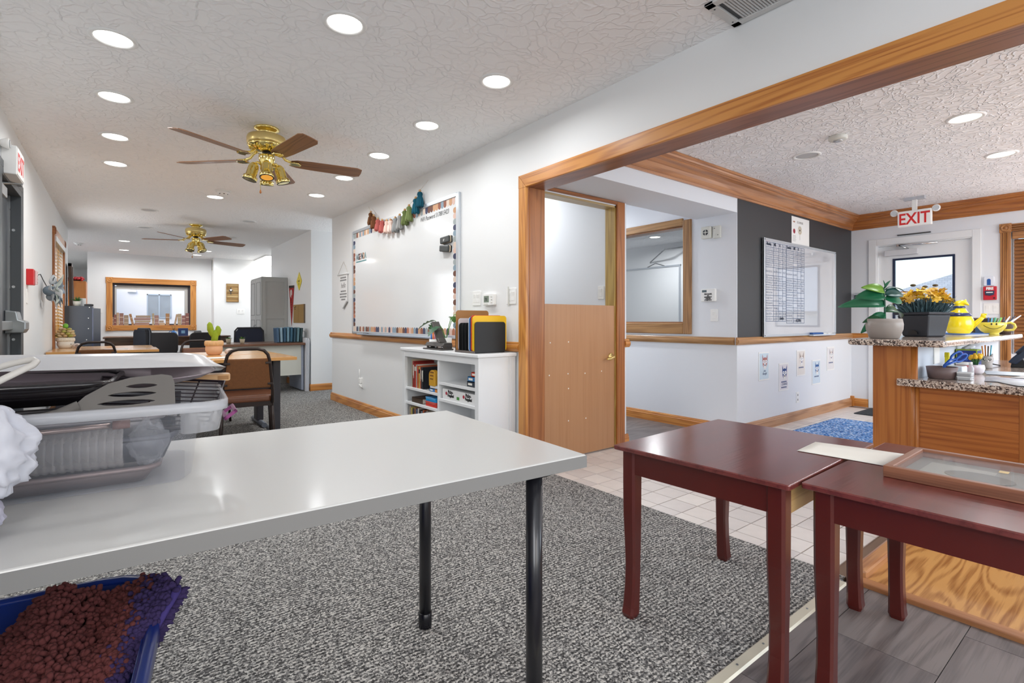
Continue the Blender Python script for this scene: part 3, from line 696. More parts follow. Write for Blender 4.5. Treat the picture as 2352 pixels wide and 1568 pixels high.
def fan(loc, rot, lamp_rot, label):
    t = thing('ceiling_fan', label, 'ceiling fan', loc, 0, 'brass ceiling fans')
    obj('canopy', MB().lathe([(.082, 0), (.084, -.010), (.078, -.016), (.060, -.024), (.050, -.036), (.056, -.046), (.058, -.052), (.03, -.054)], n=32), BRASS, t)
    obj('motor_housing', MB().lathe([(.05, -.050), (.100, -.054), (.124, -.064), (.130, -.080), (.130, -.112), (.126, -.122), (.118, -.126)], n=40), BRASSM, t)
    obj('motor_base', MB().lathe([(.122, -.122), (.128, -.130), (.120, -.142), (.096, -.156), (.070, -.166), (.056, -.172), (.02, -.174)], n=40), BRASS, t)
    fins = MB()
    for k in range(20):
        a = 2 * math.pi * k / 20
        fins.join(MB().box(.076, -.004, -.158, .116, .004, -.140), Matrix.Rotation(a, 4, 'Z'))
    obj('motor_fins', fins, BRASS, t, kind='stuff')
    obj('collar', MB().lathe([(.030, -.170), (.030, -.192), (.02, -.193)], n=20), BLACKM, t)
    obj('switch_housing', MB().lathe([(.034, -.190), (.052, -.196), (.054, -.215), (.050, -.240), (.044, -.258), (.040, -.285), (.046, -.292), (.040, -.300), (.01, -.302)], n=28), BRASS, t)
    walnut = wood('fan_blade_walnut', (140, 94, 58), (98, 60, 34), 'x', rough=.42, scale=11)
    poly = [(.16, -.036), (.20, -.052), (.30, -.060), (.625, -.068), (.660, -.050), (.664, 0), (.660, .050), (.625, .068), (.30, .060), (.20, .052), (.16, .036)]
    bm_ = MB().prism(poly, -.003, .003).xf(Rm(-12, 'X'))
    for k in range(5):
        b = obj('blade', bm_, walnut, t); b.rotation_euler = (0, 0, R(rot + 72 * k)); b.location = (0, 0, -.226)
        iron = MB().tube([(.075, 0, .058), (.10, 0, .046), (.125, 0, .018), (.15, 0, .010), (.17, 0, .006)], [.009, .009, .010, .010, .009], 8)
        iron.prism([(.150, -.030), (.185, -.040), (.215, -.030), (.228, 0), (.215, .030), (.185, .040), (.150, .030), (.165, 0)], -.009, -.004)
        for s_ in (-1, 1): iron.tube([(.155, 0, .004), (.175, .026 * s_, .000), (.205, .034 * s_, -.004), (.225, .010 * s_, -.006)], .006, 6)
        obj('blade_iron', iron, BRASS, b)
    for k in range(4):
        a = lamp_rot + 90 * k
        m = Matrix.Rotation(R(a), 4, 'Z') @ Tm(.078, 0, -.268) @ Rm(-16, 'Y')
        lp = obj('lamp_head', MB().lathe([(.006, .012), (.020, .008), (.030, -.006), (.034, -.024), (.036, -.085), (.046, -.092), (.047, -.116), (.043, -.118)], n=24).xf(m), BRASS, t)
        obj('lamp_arm', MB().tube([Matrix.Rotation(R(a), 4, 'Z') @ Vector(p) for p in ((.035, 0, -.262), (.06, 0, -.250), (.078, 0, -.262))], .009, 8), BRASS, lp)
        obj('lamp_rim', MB().lathe([(.0475, -.117), (.046, -.1195), (.040, -.1195), (.036, -.10)], n=24, caps=False).xf(m), BLACKP, lp)
        obj('bulb', MB().ball((0, 0, -.106), (.0375, .0375, .011)).xf(m), mat('frosted_bulb', (150, 140, 134), .35), lp)
    c = obj('pull_chain', MB().tube([(-.046, -.030, -.25), (-.048, -.034, -.34), (-.048, -.034, -.452)], .0016, 6), BRASS, t)
    obj('chain_pendant', MB().lathe([(.001, .0), (.006, -.010), (.008, -.020), (.004, -.028)], (-.048, -.034, -.452), n=12), wood('pendant_wood', (180, 110, 50), (140, 80, 30), 'z'), c)
    return t
fan((.84, 3.95, HC), -8, 78, 'brass ceiling fan with walnut blades, nearest')
fan((.878, 8.53, HC), 12, 48, 'brass ceiling fan with walnut blades, far end of the office')

def smoke(loc, label, r=.062):
    t = thing('smoke_detector', label, 'smoke detector', loc, group='smoke detectors')
    obj('base', MB().lathe([(r * 1.25, 0), (r * 1.25, -.006), (r, -.010)], n=28), WHITE, t)
    obj('sensor_cap', MB().lathe([(r, -.010), (r * .95, -.026), (r * .7, -.030), (r * .66, -.042), (r * .5, -.046), (.002, -.047)], n=28), WHITE, t)
    for k in range(6):
        a = 2 * math.pi * k / 6
        obj('slot', MB().box(-.008, -.002, -.040, .008, .002, -.034).xf(Matrix.Rotation(a, 4, 'Z') @ Tm(0, r * .67, 0)), BLACKP, t)
smoke((.88, 6.13, HC), 'white smoke detector between the ceiling fans')
smoke((-.56, 11.8, HC), 'white smoke detector at the far left corner', .055)
t = thing('motion_sensor', 'small round beige sensor on the entry ceiling', 'sensor', (3.989, 1.409, HE))
obj('base', MB().lathe([(.056, 0), (.058, -.004), (.058, -.022), (.050, -.028), (.030, -.030)], n=28), OFFW, t)
obj('sensor_lens', MB().lathe([(.030, -.029), (.028, -.036), (.002, -.040)], n=20), ALU, t)
# ceiling register near the header
t = thing('ceiling_vent', 'white louvred ceiling register beside the oak header', 'vent', (0, 0, 0))
x0, x1, y0, y1 = 2.02, 2.272, .62, 1.235
obj('frame', MB().box(x0, y0, HC - .012, x1, y0 + .03, HC).box(x0, y1 - .04, HC - .012, x1, y1, HC).box(x0, y0, HC - .012, x0 + .035, y1, HC).box(x1 - .035, y0, HC - .012, x1, y1, HC).box(x0, .95, HC - .012, x1, .965, HC), mat('vent_grey', (206, 206, 204), .45), t, bevel=.002)
obj('backing', MB().box(x0 + .02, y0 + .02, HC - .002, x1 - .02, y1 - .02, HC - .0005), DARKG, t)
vm = MB().box(0, 0, 0, x1 - x0 - .07, .006, .007).xf(Rm(25, 'X')).mesh('louvre', mat('vent_grey', (206, 206, 204)))
for a, b in ((y0 + .033, .948), (.968, y1 - .043)):
    n_ = int((b - a) / .0125)
    for k in range(n_): obj('louvre', vm, None, t).location = (x0 + .035, a + k * .0125, HC - .010)
for (sx, sy) in ((x0 + .05, y1 - .02), (x1 - .05, y1 - .02)): obj('screw', MB().cyl((sx, sy, HC - .012), (sx, sy, HC - .0135), .004, n=8), DARKG, t)
# glowing fixture past the wall end
t = thing('office_light_panel', 'bright white ceiling fixture past the grey wardrobe', 'ceiling light', (2.75, 12.1, HC - .002))
obj('housing', MB().box(-.32, -.62, -.02, .32, .62, 0), RING, t); obj('diffuser', MB().prism([(-.30, -.02), (.30, -.02), (.24, -.09), (-.24, -.09)], -.60, .60).xf(Matrix(((1, 0, 0, 0), (0, 0, 1, 0), (0, 1, 0, 0), (0, 0, 0, 1)))), LENS, t)
l = bpy.data.lights.new('panel_glow', 'AREA'); l.shape = 'RECTANGLE'; l.size = .45; l.size_y = 1.1; l.energy = 9
lo = bpy.data.objects.new('panel_glow', l); COL.objects.link(lo); lo.parent = t; lo.location = (0, 0, -.10)

# =================================================================== WHITEBOARD WALL
def pal(i): return [(206, 160, 124), (140, 160, 174), (152, 96, 76), (70, 74, 100), (224, 192, 178), (190, 124, 96), (116, 78, 64), (226, 206, 190), (164, 172, 172)][i % 9]
WB = thing('whiteboard', 'large whiteboard with scalloped paper border on the office wall', 'whiteboard', (XR, 6.10, .912), face='-X')
BW, BH = 2.46, 1.235
obj('writing_surface', MB().box(0, 0, 0, BW, BH, .012), mat('whiteboard_gloss', (236, 238, 239), .12, coat=.4), WB)
fr = mat('board_frame', (206, 212, 218), .3, metal=.6)
obj('frame', MB().box(-.004, 0, 0, .022, BH, .022), fr, WB, bevel=.003); obj('frame', MB().box(BW - .045, 0, 0, BW + .004, BH, .024), fr, WB, bevel=.004)
obj('frame', MB().box(.022, BH - .030, 0, BW - .04, BH + .004, .022), fr, WB, bevel=.003); obj('frame', MB().box(0, -.004, 0, BW, .024, .022), fr, WB, bevel=.003)
obj('marker_tray', MB().prism([(.0, -.012), (.075, -.012), (.08, .0), (.076, .006), (.07, -.004), (0, -.004)], .30, 2.30).xf(Matrix(((0, 0, 1, 0), (0, 1, 0, 0), (1, 0, 0, 0), (0, 0, 0, 1)))), mat('tray_blue_grey', (186, 196, 210), .35, metal=.4), WB)
obj('tray_marker', MB().cyl((.42, .004, .045), (.56, .004, .045), .008, n=8), mat('marker_black', (30, 32, 40), .4), WB)
w_ = .0478
scal = [(-w_ / 2, 0), (w_ / 2, 0), (w_ / 2, .036)] + [(w_ / 2 * math.cos(R(a)), .036 + w_ / 2 * math.sin(R(a))) for a in (30, 60, 90, 120, 150)] + [(-w_ / 2, .036)]
scm = [MB().prism(scal, .0125, .0132).mesh('border_scallop', mat('paper_%d' % i, pal(i), .7)) for i in range(9)]
rs = random.Random(11); prev = -1
def scallop(u, v, a):
    global prev
    i = rs.randrange(9)
    while i == prev: i = rs.randrange(9)
    prev = i
    o = obj('border_scallop', scm[i], None, WB); o.location = (u, v, 0); o.rotation_euler = (0, 0, R(a))
n_ = int((BW - .07) / .0482)
for k in range(n_):
    u = .024 + (k + .5) * .0482
    scallop(u, .026, 0); scallop(u, BH - .032, 180)
for k in range(21):
    v = .11 + k * .0492
    scallop(.024, v, -90); scallop(BW - .046, v, 90)
tx = text_mb('WiFi Password 3178815423', .058, shear=.25, sx=.80); tx.xf(Matrix.Translation((6.10 - 4.345, 1.085, .0126)))
obj('handwriting', tx, mat('marker_ink', (38, 36, 36), .5), WB)
lc = [(70, 110, 120), (40, 44, 52), (150, 92, 74), (44, 66, 78), (180, 140, 110), (120, 150, 150)]
for k, ch in enumerate('AGENDA'):
    obj('letter', text_mb(ch, .098, bold=.004, sx=.72).xf(Matrix.Translation((.115 + k * .052, .880, .0126))), mat('letter_%d' % k, lc[k], .6), WB)
obj('letter_underline', MB().box(.11, .848, .0125, .43, .862, .0132), mat('teal_strip', (92, 148, 150), .6), WB)

def eraser(y, z, rot, label):
    t = thing('board_eraser', label, 'eraser', (XR - .0125, y, z), face='-X', roll=R(rot))
    obj('felt', MB().prism(rrect(.155, .060, .012), 0, .014), BLACKP, t); obj('foam', MB().prism(rrect(.155, .058, .012), .014, .020), mat('cream_foam', (226, 206, 180), .8), t)
    obj('grip', MB().prism(rrect(.152, .058, .012), .020, .040), mat('eraser_grey', (62, 66, 66), .35), t, bevel=.008)
    return t
e1 = eraser(3.832, 1.765, 2, 'grey magnetic whiteboard eraser, upper one')
obj('grip_mark', text_mb('EF', .026, shear=.2).xf(Matrix.Translation((-.02, -.012, .040))), WHITE, e1)
eraser(3.842, 1.690, -7, 'dark magnetic whiteboard eraser, lower one')

# tassel garland
TG = thing('tassel_garland', 'garland of yarn tassels from brown to teal over the whiteboard', 'garland', (XR, 0, 0))
tp = [(5.459, 2.273), (5.378, 2.221), (5.263, 2.167), (5.152, 2.136), (5.031, 2.114), (4.94, 2.105), (4.826, 2.109), (4.723, 2.12), (4.605, 2.15), (4.513, 2.176), (4.375, 2.224), (4.29, 2.273)]
tb = [2.139, 2.085, 2.043, 2.009, 1.988, 1.98, 1.969, 1.984, 2.009, 2.033, 2.084, 2.131]
tc_ = [(116, 74, 42), (128, 80, 48), (196, 104, 98), (190, 98, 92), (240, 208, 194), (244, 218, 206), (152, 154, 154), (166, 166, 164), (112, 126, 74), (124, 140, 86), (18, 92, 112), (14, 84, 104)]
obj('string', MB().tube([(-.03, 5.56, 2.36)] + [(-.045, y, z + .012) for y, z in tp] + [(-.02, 4.17, 2.36)], .0022, 6), mat('twine', (206, 200, 188), .9), TG)
for k, ((y, z), zb) in enumerate(zip(tp, tb)):
    h = z - zb; prof = [(.008, 0), (.020, -.008), (.024, -.026), (.019, -.040), (.027, -h * .45), (.034, -h * .8), (.036, -h * .96), (.030, -h)]
    rings = []
    for r_, zz in prof:
        rings.append([((-.045 + r_ * (1 + .16 * math.sin(9 * a_ + k)) * math.cos(a_)), y + r_ * (1 + .16 * math.sin(9 * a_ + k)) * math.sin(a_), z + zz + (.006 * math.sin(5 * a_ + k) if zz < -h * .9 else 0)) for a_ in [2 * math.pi * q / 36 for q in range(36)]])
    to = obj('tassel', MB().rings(rings, True, True), mat('yarn_%d' % k, tc_[k], .95, bump=.5, bscale=260), TG)
    obj('bead', MB().ball((-.045, y, z + .008), .013), wood('bead_wood', (208, 164, 110), (184, 136, 84), 'z'), to)
# little hello banner
HB = thing('hello_banner', 'white cloth banner with hello lettering on the wall', 'banner', (XR, 6.448, 1.22), face='-X')
cloth = mat('banner_cloth', (238, 238, 238), .9)
obj('cloth', MB().prism([(-.150, .432), (.150, .432), (.150, .085), (0, 0), (-.150, .085)], .006, .009), cloth, HB)
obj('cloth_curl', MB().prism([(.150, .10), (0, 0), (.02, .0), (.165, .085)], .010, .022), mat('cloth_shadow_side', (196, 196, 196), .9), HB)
obj('dowel', MB().cyl((-.19, .438, .014), (.19, .438, .014), .009, n=10), cloth, HB)
obj('hanging_cord', MB().tube([(-.18, .44, .014), (0, .60, .004), (.18, .44, .014)], .002, 5), mat('twine', (206, 200, 188)), HB)
ink = mat('print_grey', (108, 108, 108), .8)
for i, (s_, z_, sz_, sh_) in enumerate([('hello', .265, .095, .35)]):
    obj('lettering', text_mb(s_, sz_, shear=sh_, sx=.88, align='CENTER').xf(Matrix.Translation((0, z_, .0092))), ink, HB)

for k, (z_, w1) in enumerate([(.385, .10), (.352, .11), (.212, .09), (.176, .12), (.140, .115), (.106, .07)]):
    for q in range(5): obj('print_line', MB().box(-w1 + q * w1 * .42, z_, .0090, -w1 + q * w1 * .42 + w1 * .32, z_ + .018, .0095), ink, HB)

def plate(name, label, cat, loc, face, w, h, toggles, mat_=WHITE, group=None, screw=True):
    t = thing(name, label, cat, loc, face=face, group=group)
    obj('cover_plate', MB().prism(rrect(w, h, .006), 0, .006), mat_, t, bevel=.002)
    for k, u in enumerate(toggles):
        r_ = obj('rocker', MB().box(u - .016, -.033, .006, u + .016, .033, .008), mat_, t, bevel=.001)
        obj('rocker_top', MB().add([(u - .014, 0, .008), (u + .014, 0, .008), (u + .014, .031, .012), (u - .014, .031, .012), (u - .014, .031, .008), (u + .014, .031, .008)], [(0, 1, 2, 3), (3, 2, 5, 4), (0, 3, 4), (1, 5, 2)]), mat_, r_)
    return t
plate('switch_plate', 'white double switch plate between whiteboard and thermostat', 'light switch', (XR, 3.398, 1.242), '-X', .116, .116, (-.023, .023))
s2 = plate('switch_plate', 'white double switch plate with taped switch by oak casing', 'light switch', (XR, 2.942, 1.242), '-X', .116, .116, (-.023, .023))
obj('tape_strip', MB().box(-.030, -.075, .0125, -.016, .07, .0135), mat('clear_tape', (206, 206, 200), .3), s2)
th = thing('thermostat', 'white digital thermostat with grey screen', 'thermostat', (XR, 3.205, 1.226), face='-X')
obj('housing', MB().prism(rrect(.150, .092, .012), 0, .028), WHITE, th, bevel=.005)
obj('screen', MB().box(-.055, -.022, .028, .012, .028, .0286), mat('lcd_green', (118, 132, 116), .3), th)
obj('screen_digits', text_mb('70', .034, bold=.001).xf(Matrix.Translation((-.045, -.010, .0287))), DARKG, th)
for k in range(3): obj('button', MB().prism(rrect(.018, .010, .003, cx=.045, cy=.022 - k * .022), .028, .031), OFFW, th)
for k in range(2): obj('button', MB().prism(rrect(.018, .010, .003, cx=-.04 + k * .03, cy=-.034), .028, .031), OFFW, th)
ot = thing('wall_outlet', 'white wall outlet with plugged-in adapters below the whiteboard', 'outlet', (XR, 5.84, .33), face='-X')
obj('cover_plate', MB().prism(rrect(.075, .118, .006), 0, .006), WHITE, ot, bevel=.002)
obj('adapter', MB().box(-.035, -.005, .006, .02, .055, .035), WHITE, ot, bevel=.004); obj('plug', MB().box(-.012, -.050, .006, .020, -.012, .04), WHITE, ot, bevel=.004)
obj('antenna', MB().cyl((-.030, .05, .02), (-.030, .16, .02), .006, n=8), WHITE, ot); obj('antenna', MB().cyl((.0, -.02, .035), (.12, -.035, .05), .006, n=8), WHITE, ot)

# =================================================================== BOOKCASE
SX0, SX1, SY0, SY1, SZ = 1.945, 2.265, 2.885, 4.055, .832
BC = thing('bookcase', 'low white bookcase under the whiteboard', 'bookcase', (2.1, 3.47, 0))
ox, oy = 2.1, 3.47
def bcp(name, *bx, mat_=WPAINT, bevel=.002):
    mb = MB()
    for b in bx: mb.box(b[0] - ox, b[1] - oy, b[2], b[3] - ox, b[4] - oy, b[5])
    return obj(name, mb, mat_, BC, bevel=bevel)
bcp('top_board', (SX0 - .015, SY0 - .02, .806, 2.268, SY1 + .02, SZ), bevel=.006)
bcp('side_panel', (SX0 + .03, SY0, 0, SX1, SY0 + .018, .806)); bcp('side_panel', (SX0 + .03, SY1 - .018, 0, SX1, SY1, .806))
bcp('back_panel', (SX1 - .010, SY0 + .018, .05, SX1 - .004, SY1 - .018, .806)); bcp('divider', (SX0 + .03, 3.448, .05, SX1 - .01, 3.466, .806))
for a in (SY0 - .004, SY1 - .041): bcp('face_stile', (SX0, a, 0, SX0 + .03, a + .045, .806))
bcp('face_stile', (SX0 + .012, 3.446, .06, SX0 + .03, 3.468, .77)); bcp('face_rail', (SX0 + .002, SY0 + .041, .757, SX0 + .03, SY1 - .041, .806)); bcp('face_rail', (SX0 + .002, SY0 + .041, 0, SX0 + .03, SY1 - .041, .07))
bcp('rear_post', (SX1 - .055, SY0 - .006, 0, SX1, SY0, .806)); bcp('rear_post', (SX1 - .038, SY0 - .010, 0, SX1 - .018, SY0 - .006, .80))
for a, b, z in ((3.466, SY1 - .018, .50), (3.466, SY1 - .018, .375), (3.466, SY1 - .018, .22), (SY0 + .018, 3.448, .592), (SY0 + .018, 3.448, .465), (SY0 + .018, 3.448, .25), (SY0 + .018, SY1 - .018, .07)):
    bcp('shelf', (SX0 + .012, a, z - .022, SX1 - .01, b, z))
def book(x0, y0, z0, dx, dy, dz, rgb, label, spine='-X', group='books in the white bookcase', lean=0, title=None, band=None, tcol=(240, 236, 226)):
    """a closed book: cover boards with pages between; dx depth into the shelf, dy and dz as placed"""
    t = thing('book', label, 'book', (x0 + dx / 2, y0 + dy / 2, z0), 0, group)
    if lean: t.rotation_euler = (R(lean), 0, 0)
    cv = mat('cover_%d_%d_%d' % rgb, rgb, .45); pg = mat('pages', (228, 222, 206), .9)
    th_ = .003
    if dz > dy:   # standing, spine to the front
        obj('cover', MB().box(-dx / 2, -dy / 2, 0, dx / 2, -dy / 2 + th_, dz).box(-dx / 2, dy / 2 - th_, 0, dx / 2, dy / 2, dz).box(-dx / 2, -dy / 2, 0, -dx / 2 + th_, dy / 2, dz), cv, t)
        obj('pages', MB().box(-dx / 2 + th_, -dy / 2 + th_, .004, dx / 2 - .006, dy / 2 - th_, dz - .004), pg, t)
        if band: obj('spine_band', MB().box(-dx / 2 - .0006, -dy / 2 + .001, dz * .70, -dx / 2, dy / 2 - .001, dz * .88), mat('cover_%d_%d_%d' % band, band, .45), t)
        if title: obj('spine_print', MB().box(-dx / 2 - .0005, -dy * .28, dz * .35, -dx / 2, -dy * .10, dz * .86).box(-dx / 2 - .0005, dy * .08, dz * .45, -dx / 2, dy * .24, dz * .86), mat('ink_%d_%d_%d' % tcol, tcol, .6), t)
    else:
        obj('cover', MB().box(-dx / 2, -dy / 2, 0, dx / 2, dy / 2, th_).box(-dx / 2, -dy / 2, dz - th_, dx / 2, dy / 2, dz).box(-dx / 2, -dy / 2, 0, -dx / 2 + th_, dy / 2, dz), cv, t)
        obj('pages', MB().box(-dx / 2 + th_, -dy / 2 + .004, th_, dx / 2 - .004, dy / 2 - .004, dz - th_), pg, t)
        if title: obj('spine_print', MB().box(-dx / 2 - .0005, dy * .1, dz * .28, -dx / 2, dy * .42, dz * .70), mat('ink_%d_%d_%d' % tcol, tcol, .6), t)
        if band: obj('spine_band', MB().box(-dx / 2 - .0006, -dy / 2 + .001, .002, -dx / 2, -dy / 2 + dy * .3, dz - .002), mat('cover_%d_%d_%d' % band, band, .45), t)
    return t
xb = SX0 + .030
y = 3.940
for (dy, h, col, lab, ti, bd) in [(.014, .235, (222, 206, 178), 'thin cream book, first at the left of the upper shelf', None, None), (.032, .220, (150, 38, 34), 'thick dark red book beside the thin cream book', 'bars', None), (.030, .200, (186, 64, 54), 'red book with white edge, upper left shelf', None, (214, 206, 196)),
                              (.016, .195, (228, 226, 218), 'white paperback between red books on the upper shelf', 'bars', None), (.026, .185, (206, 92, 44), 'orange red book with yellow lower spine', None, (214, 60, 40)), (.022, .180, (228, 190, 96), 'yellow spined paperback on the upper shelf', None, (44, 40, 38)), (.020, .182, (206, 118, 92), 'salmon spined book before the black books', 'bars', None),
                              (.040, .178, (34, 36, 44), 'wide black book with white lettering on its spine', 'bars', None)]:
    y -= dy + .0015
    book(xb, y, .50, .19, dy, h, col, lab, title=ti, band=bd)
# gold plaque figure in front of the black books
t = thing('wooden_plaque', 'mustard yellow arched plaque with brown lettering on the upper shelf', 'plaque', (xb + .02, 3.56, .50))
ar = [(-.050, 0), (.050, 0), (.052, .085)] + [(.052 * math.cos(R(a)), .085 + .042 * math.sin(R(a))) for a in range(15, 180, 15)] + [(-.052, .085)]
obj('arched_body', MB().prism(ar, 0, .035).xf(Tm(0, 0, .045) @ frame('-X').to_4x4()), mat('mustard', (206, 154, 40), .55), t, bevel=.004)
for k in range(3): obj('carved_line', MB().box(-.0360, -.03 + .006 * k, .148 - k * .026, -.0350, .03, .158 - k * .026), mat('brown_ink', (120, 74, 20), .6), t)
obj('foot_block', MB().box(-.025, -.05, 0, .02, .05, .045), mat('plaque_base', (90, 60, 40), .6), t)
book(xb - .012, 3.478, .50, .15, .125, .026, (70, 130, 196), 'blue and orange paperback lying below the white one', title='bars', band=(226, 140, 60))
book(xb - .010, 3.478, .526, .15, .120, .028, (226, 230, 236), 'white paperback lying on the blue one')
book(xb, 3.745, .375, .19, .190, .042, (70, 52, 38), 'dark brown hardback lying on the middle left shelf')
def tub(loc, dx, dy, dz, rgb, label):
    t = thing('plastic_box', label, 'box', loc)
    obj('box_body', MB().prism(rrect(dx, dy, .008), 0, dz * .72), mat('tub_%d_%d_%d' % rgb, rgb, .25, coat=.3), t, bevel=.003)
    obj('box_lid', MB().prism(rrect(dx + .006, dy + .006, .010), dz * .72, dz), mat('tub_%d_%d_%d' % rgb, rgb, .25), t, bevel=.003)
tub((xb + .07, 3.60, .375), .15, .17, .040, (206, 60, 48), 'red plastic card box under the blue one')
tub((xb + .07, 3.60, .415), .15, .17, .034, (30, 150, 214), 'bright blue plastic card box on the red one')
y = 3.985
for k, col in enumerate([(188, 170, 150), (206, 186, 96), (70, 66, 70), (170, 120, 96), (96, 110, 140), (214, 206, 198), (60, 52, 50), (120, 134, 150), (184, 96, 60), (80, 76, 90), (160, 150, 140), (206, 190, 160), (90, 70, 60), (150, 160, 170)]):
    y -= .030
    book(xb, y, .22, .12, .026, .112 - (k * 7 % 5) * .004, col, '%s small book standing on the lowest visible shelf, number %s from the left' % (['beige', 'yellow', 'charcoal', 'tan', 'slate blue', 'white', 'black', 'blue grey', 'rust', 'dark violet', 'grey', 'cream', 'brown', 'pale blue'][k], ['one', 'two', 'three', 'four', 'five', 'six', 'seven', 'eight', 'nine', 'ten', 'eleven', 'twelve', 'thirteen', 'fourteen'][k]), group='small books on the low shelf')
book(xb + .004, 2.912, .592, .17, .165, .036, (52, 62, 76), 'dark blue grey book, bottom of the three stacked right', title='bars')
book(xb + .006, 2.912, .628, .16, .160, .036, (62, 122, 176), 'bright blue book, middle of the three stacked right', band=(110, 160, 70), title='bars')
book(xb + .008, 2.912, .664, .15, .115, .034, (206, 64, 40), 'orange red book, top of the three stacked right', title='bars')
G = thing('board_game_box', 'white board game box with black playful lettering', 'game box', (xb + .004, 3.185, .465))
obj('box_base', MB().box(0, -.235, 0, .17, .235, .030), mat('game_white', (236, 236, 236), .4), G, bevel=.001)
obj('box_lid', MB().box(-.002, -.237, .012, .172, .237, .076), mat('game_white', (236, 236, 236), .4), G, bevel=.001)
gi = mat('game_ink', (24, 24, 26), .5)
for u0 in (.155, -.09):
    obj('title_text', text_mb('Picky-', .036, bold=.0018, sx=.85).xf(Tm(-.0024, u0, .046) @ frame('-X').to_4x4()), gi, G); obj('title_text', text_mb('Penguins!', .030, bold=.0016, sx=.80).xf(Tm(-.0024, u0 + .006, .022) @ frame('-X').to_4x4()), gi, G)
    obj('red_emblem', MB().cyl((-.0024, u0 + .024, .044), (-.0026, u0 + .024, .044), .013, n=16), mat('emblem_red', (176, 40, 60), .5), G)
obj('green_corner', MB().box(-.0026, -.006, .012, -.0022, .03, .034), mat('emblem_green', (70, 140, 60), .5), G)
t = thing('picture_frame', 'tan box frame at the right of the lower shelf', 'frame', (xb + .03, 2.945, .25))
obj('frame', MB().box(0, -.02, 0, .14, -.008, .17).box(0, .008, 0, .14, .02, .17).box(0, -.02, .158, .14, .02, .17).box(0, -.02, 0, .14, .02, .012), mat('tan_board', (186, 168, 128), .6), t); obj('inner_board', MB().box(.02, -.008, .012, .13, .008, .158), mat('dark_board', (60, 50, 44), .6), t)

# ---- on the bookcase: hole punch, marker bottle, potted monstera, file sorter with folders
P = thing('hole_punch', 'black three-hole punch with raised lever on the bookcase', 'hole punch', (2.02, 3.56, SZ), R(0))
PUN = mat('punch_grey', (82, 78, 76), .35, metal=.3)
obj('base_plate', MB().box(-.062, -.15, 0, .05, .15, .012), PUN, P, bevel=.004)
obj('punch_body', MB().prism([(-.05, .030), (.045, .030), (.038, .058), (-.028, .058)], -.145, .145).xf(Matrix(((1, 0, 0, 0), (0, 0, 1, 0), (0, 1, 0, 0), (0, 0, 0, 1)))), PUN, P, bevel=.004)
for v in (-.10, 0, .10): obj('punch_head', MB().cyl((-.02, v, .012), (-.02, v, .032), .012, n=10), CHROME, P)
obj('end_block', MB().box(-.03, -.14, .010, .04, -.12, .034).box(-.03, .12, .010, .04, .14, .034), PUN, P)
obj('lever', MB().prism([(0, 0), (.012, -.016), (.055, .02), (.105, .105), (.135, .16), (.125, .162), (.075, .088), (.03, .03)], -.035, .035).xf(Tm(.01, -.055, .062) @ Matrix(((0, 0, 1, 0), (1, 0, 0, 0), (0, 1, 0, 0), (0, 0, 0, 1)))), PUN, P, bevel=.004)
mk = thing('marker_cup', 'small white cup with pink and blue markers behind the hole punch', 'cup', (2.17, 3.92, SZ))
obj('cup', MB().lathe([(.026, 0), (.032, .004), (.034, .07), (.030, .07), (.028, .01), (.002, .008)], n=20), WHITE, mk)
for k, c in enumerate([(214, 130, 150), (40, 110, 190), (226, 120, 60)]): obj('marker', MB().cyl((.012 * math.cos(k * 2.1), .012 * math.sin(k * 2.1), .02), (.02 * math.cos(k * 2.1), .022 * math.sin(k * 2.1), .135), .007, n=8), mat('mk_%d' % k, c, .4), mk)
def leaf_mesh(L, Wd, bend, n=8, notch=0.0, fold=.15):
    """a leaf along +x, drooping by bend"""
    def fn(u, v):
        w = Wd * math.sin(math.pi * min(1, u * .96 + .02)) ** .75 * (1 - .25 * u)
        if notch and abs(v - .5) > .2 and 1 < u * 6 < 5.6: w *= 1 - notch * (0.5 + .5 * math.sin(u * 6 * math.pi * 1.5))
        s_ = (v - .5) * 2
        return (u * L, s_ * w / 2, -bend * L * u * u + abs(s_) * fold * w)
    return MB().grid(fn, n, 4)
GRN = [mat('leaf_green_%d' % k, c, .4, var=.2, vscale=20) for k, c in enumerate([(52, 108, 48), (84, 142, 44), (112, 158, 52), (38, 84, 52), (30, 110, 74), (24, 72, 66)])]
pm = thing('potted_monstera', 'small monstera in a white pot on the bookcase', 'plant', (2.13, 3.63, SZ))
obj('pot', MB().lathe([(.038, 0), (.044, .004), (.048, .088), (.044, .090), (.042, .078), (.002, .076)], n=24), WHITE, pm)
for k, (a, el, L, lw, g) in enumerate([(300, 70, .22, .13, 2), (150, 60, .18, .14, 0), (20, 70, .20, .11, 1), (215, 45, .15, .13, 3), (100, 55, .17, .12, 0)]):
    e = Vector((math.cos(R(a)) * math.cos(R(el)), math.sin(R(a)) * math.cos(R(el)), math.sin(R(el)))) * L
    obj('stem', MB().tube([(0, 0, .075), e * .6 + Vector((0, 0, .09)), e + Vector((0, 0, .075))], .0028, 6), GRN[1], pm)
    lf = obj('leaf', leaf_mesh(lw * 1.1, lw, .35, 10, .55), GRN[g], pm); lf.location = e + Vector((0, 0, .075)); lf.rotation_euler = (0, R(10), R(a + 20 * (k % 3 - 1)))
FSX, FSY = 1.962, 2.952
fs = thing('file_sorter', 'black metal file sorter on the bookcase', 'file sorter', (FSX, FSY, SZ))
DKS = mat('sorter_black', (36, 38, 40), .5, metal=.2)
def plate_mb(y_, h, w=.268, t_=.003, x=0): return MB().prism(rrect(w, h, .022, 5, cx=x + w / 2, cy=h / 2), y_, y_ + t_).xf(Matrix(((1, 0, 0, 0), (0, 0, 1, 0), (0, 1, 0, 0), (0, 0, 0, 1))))
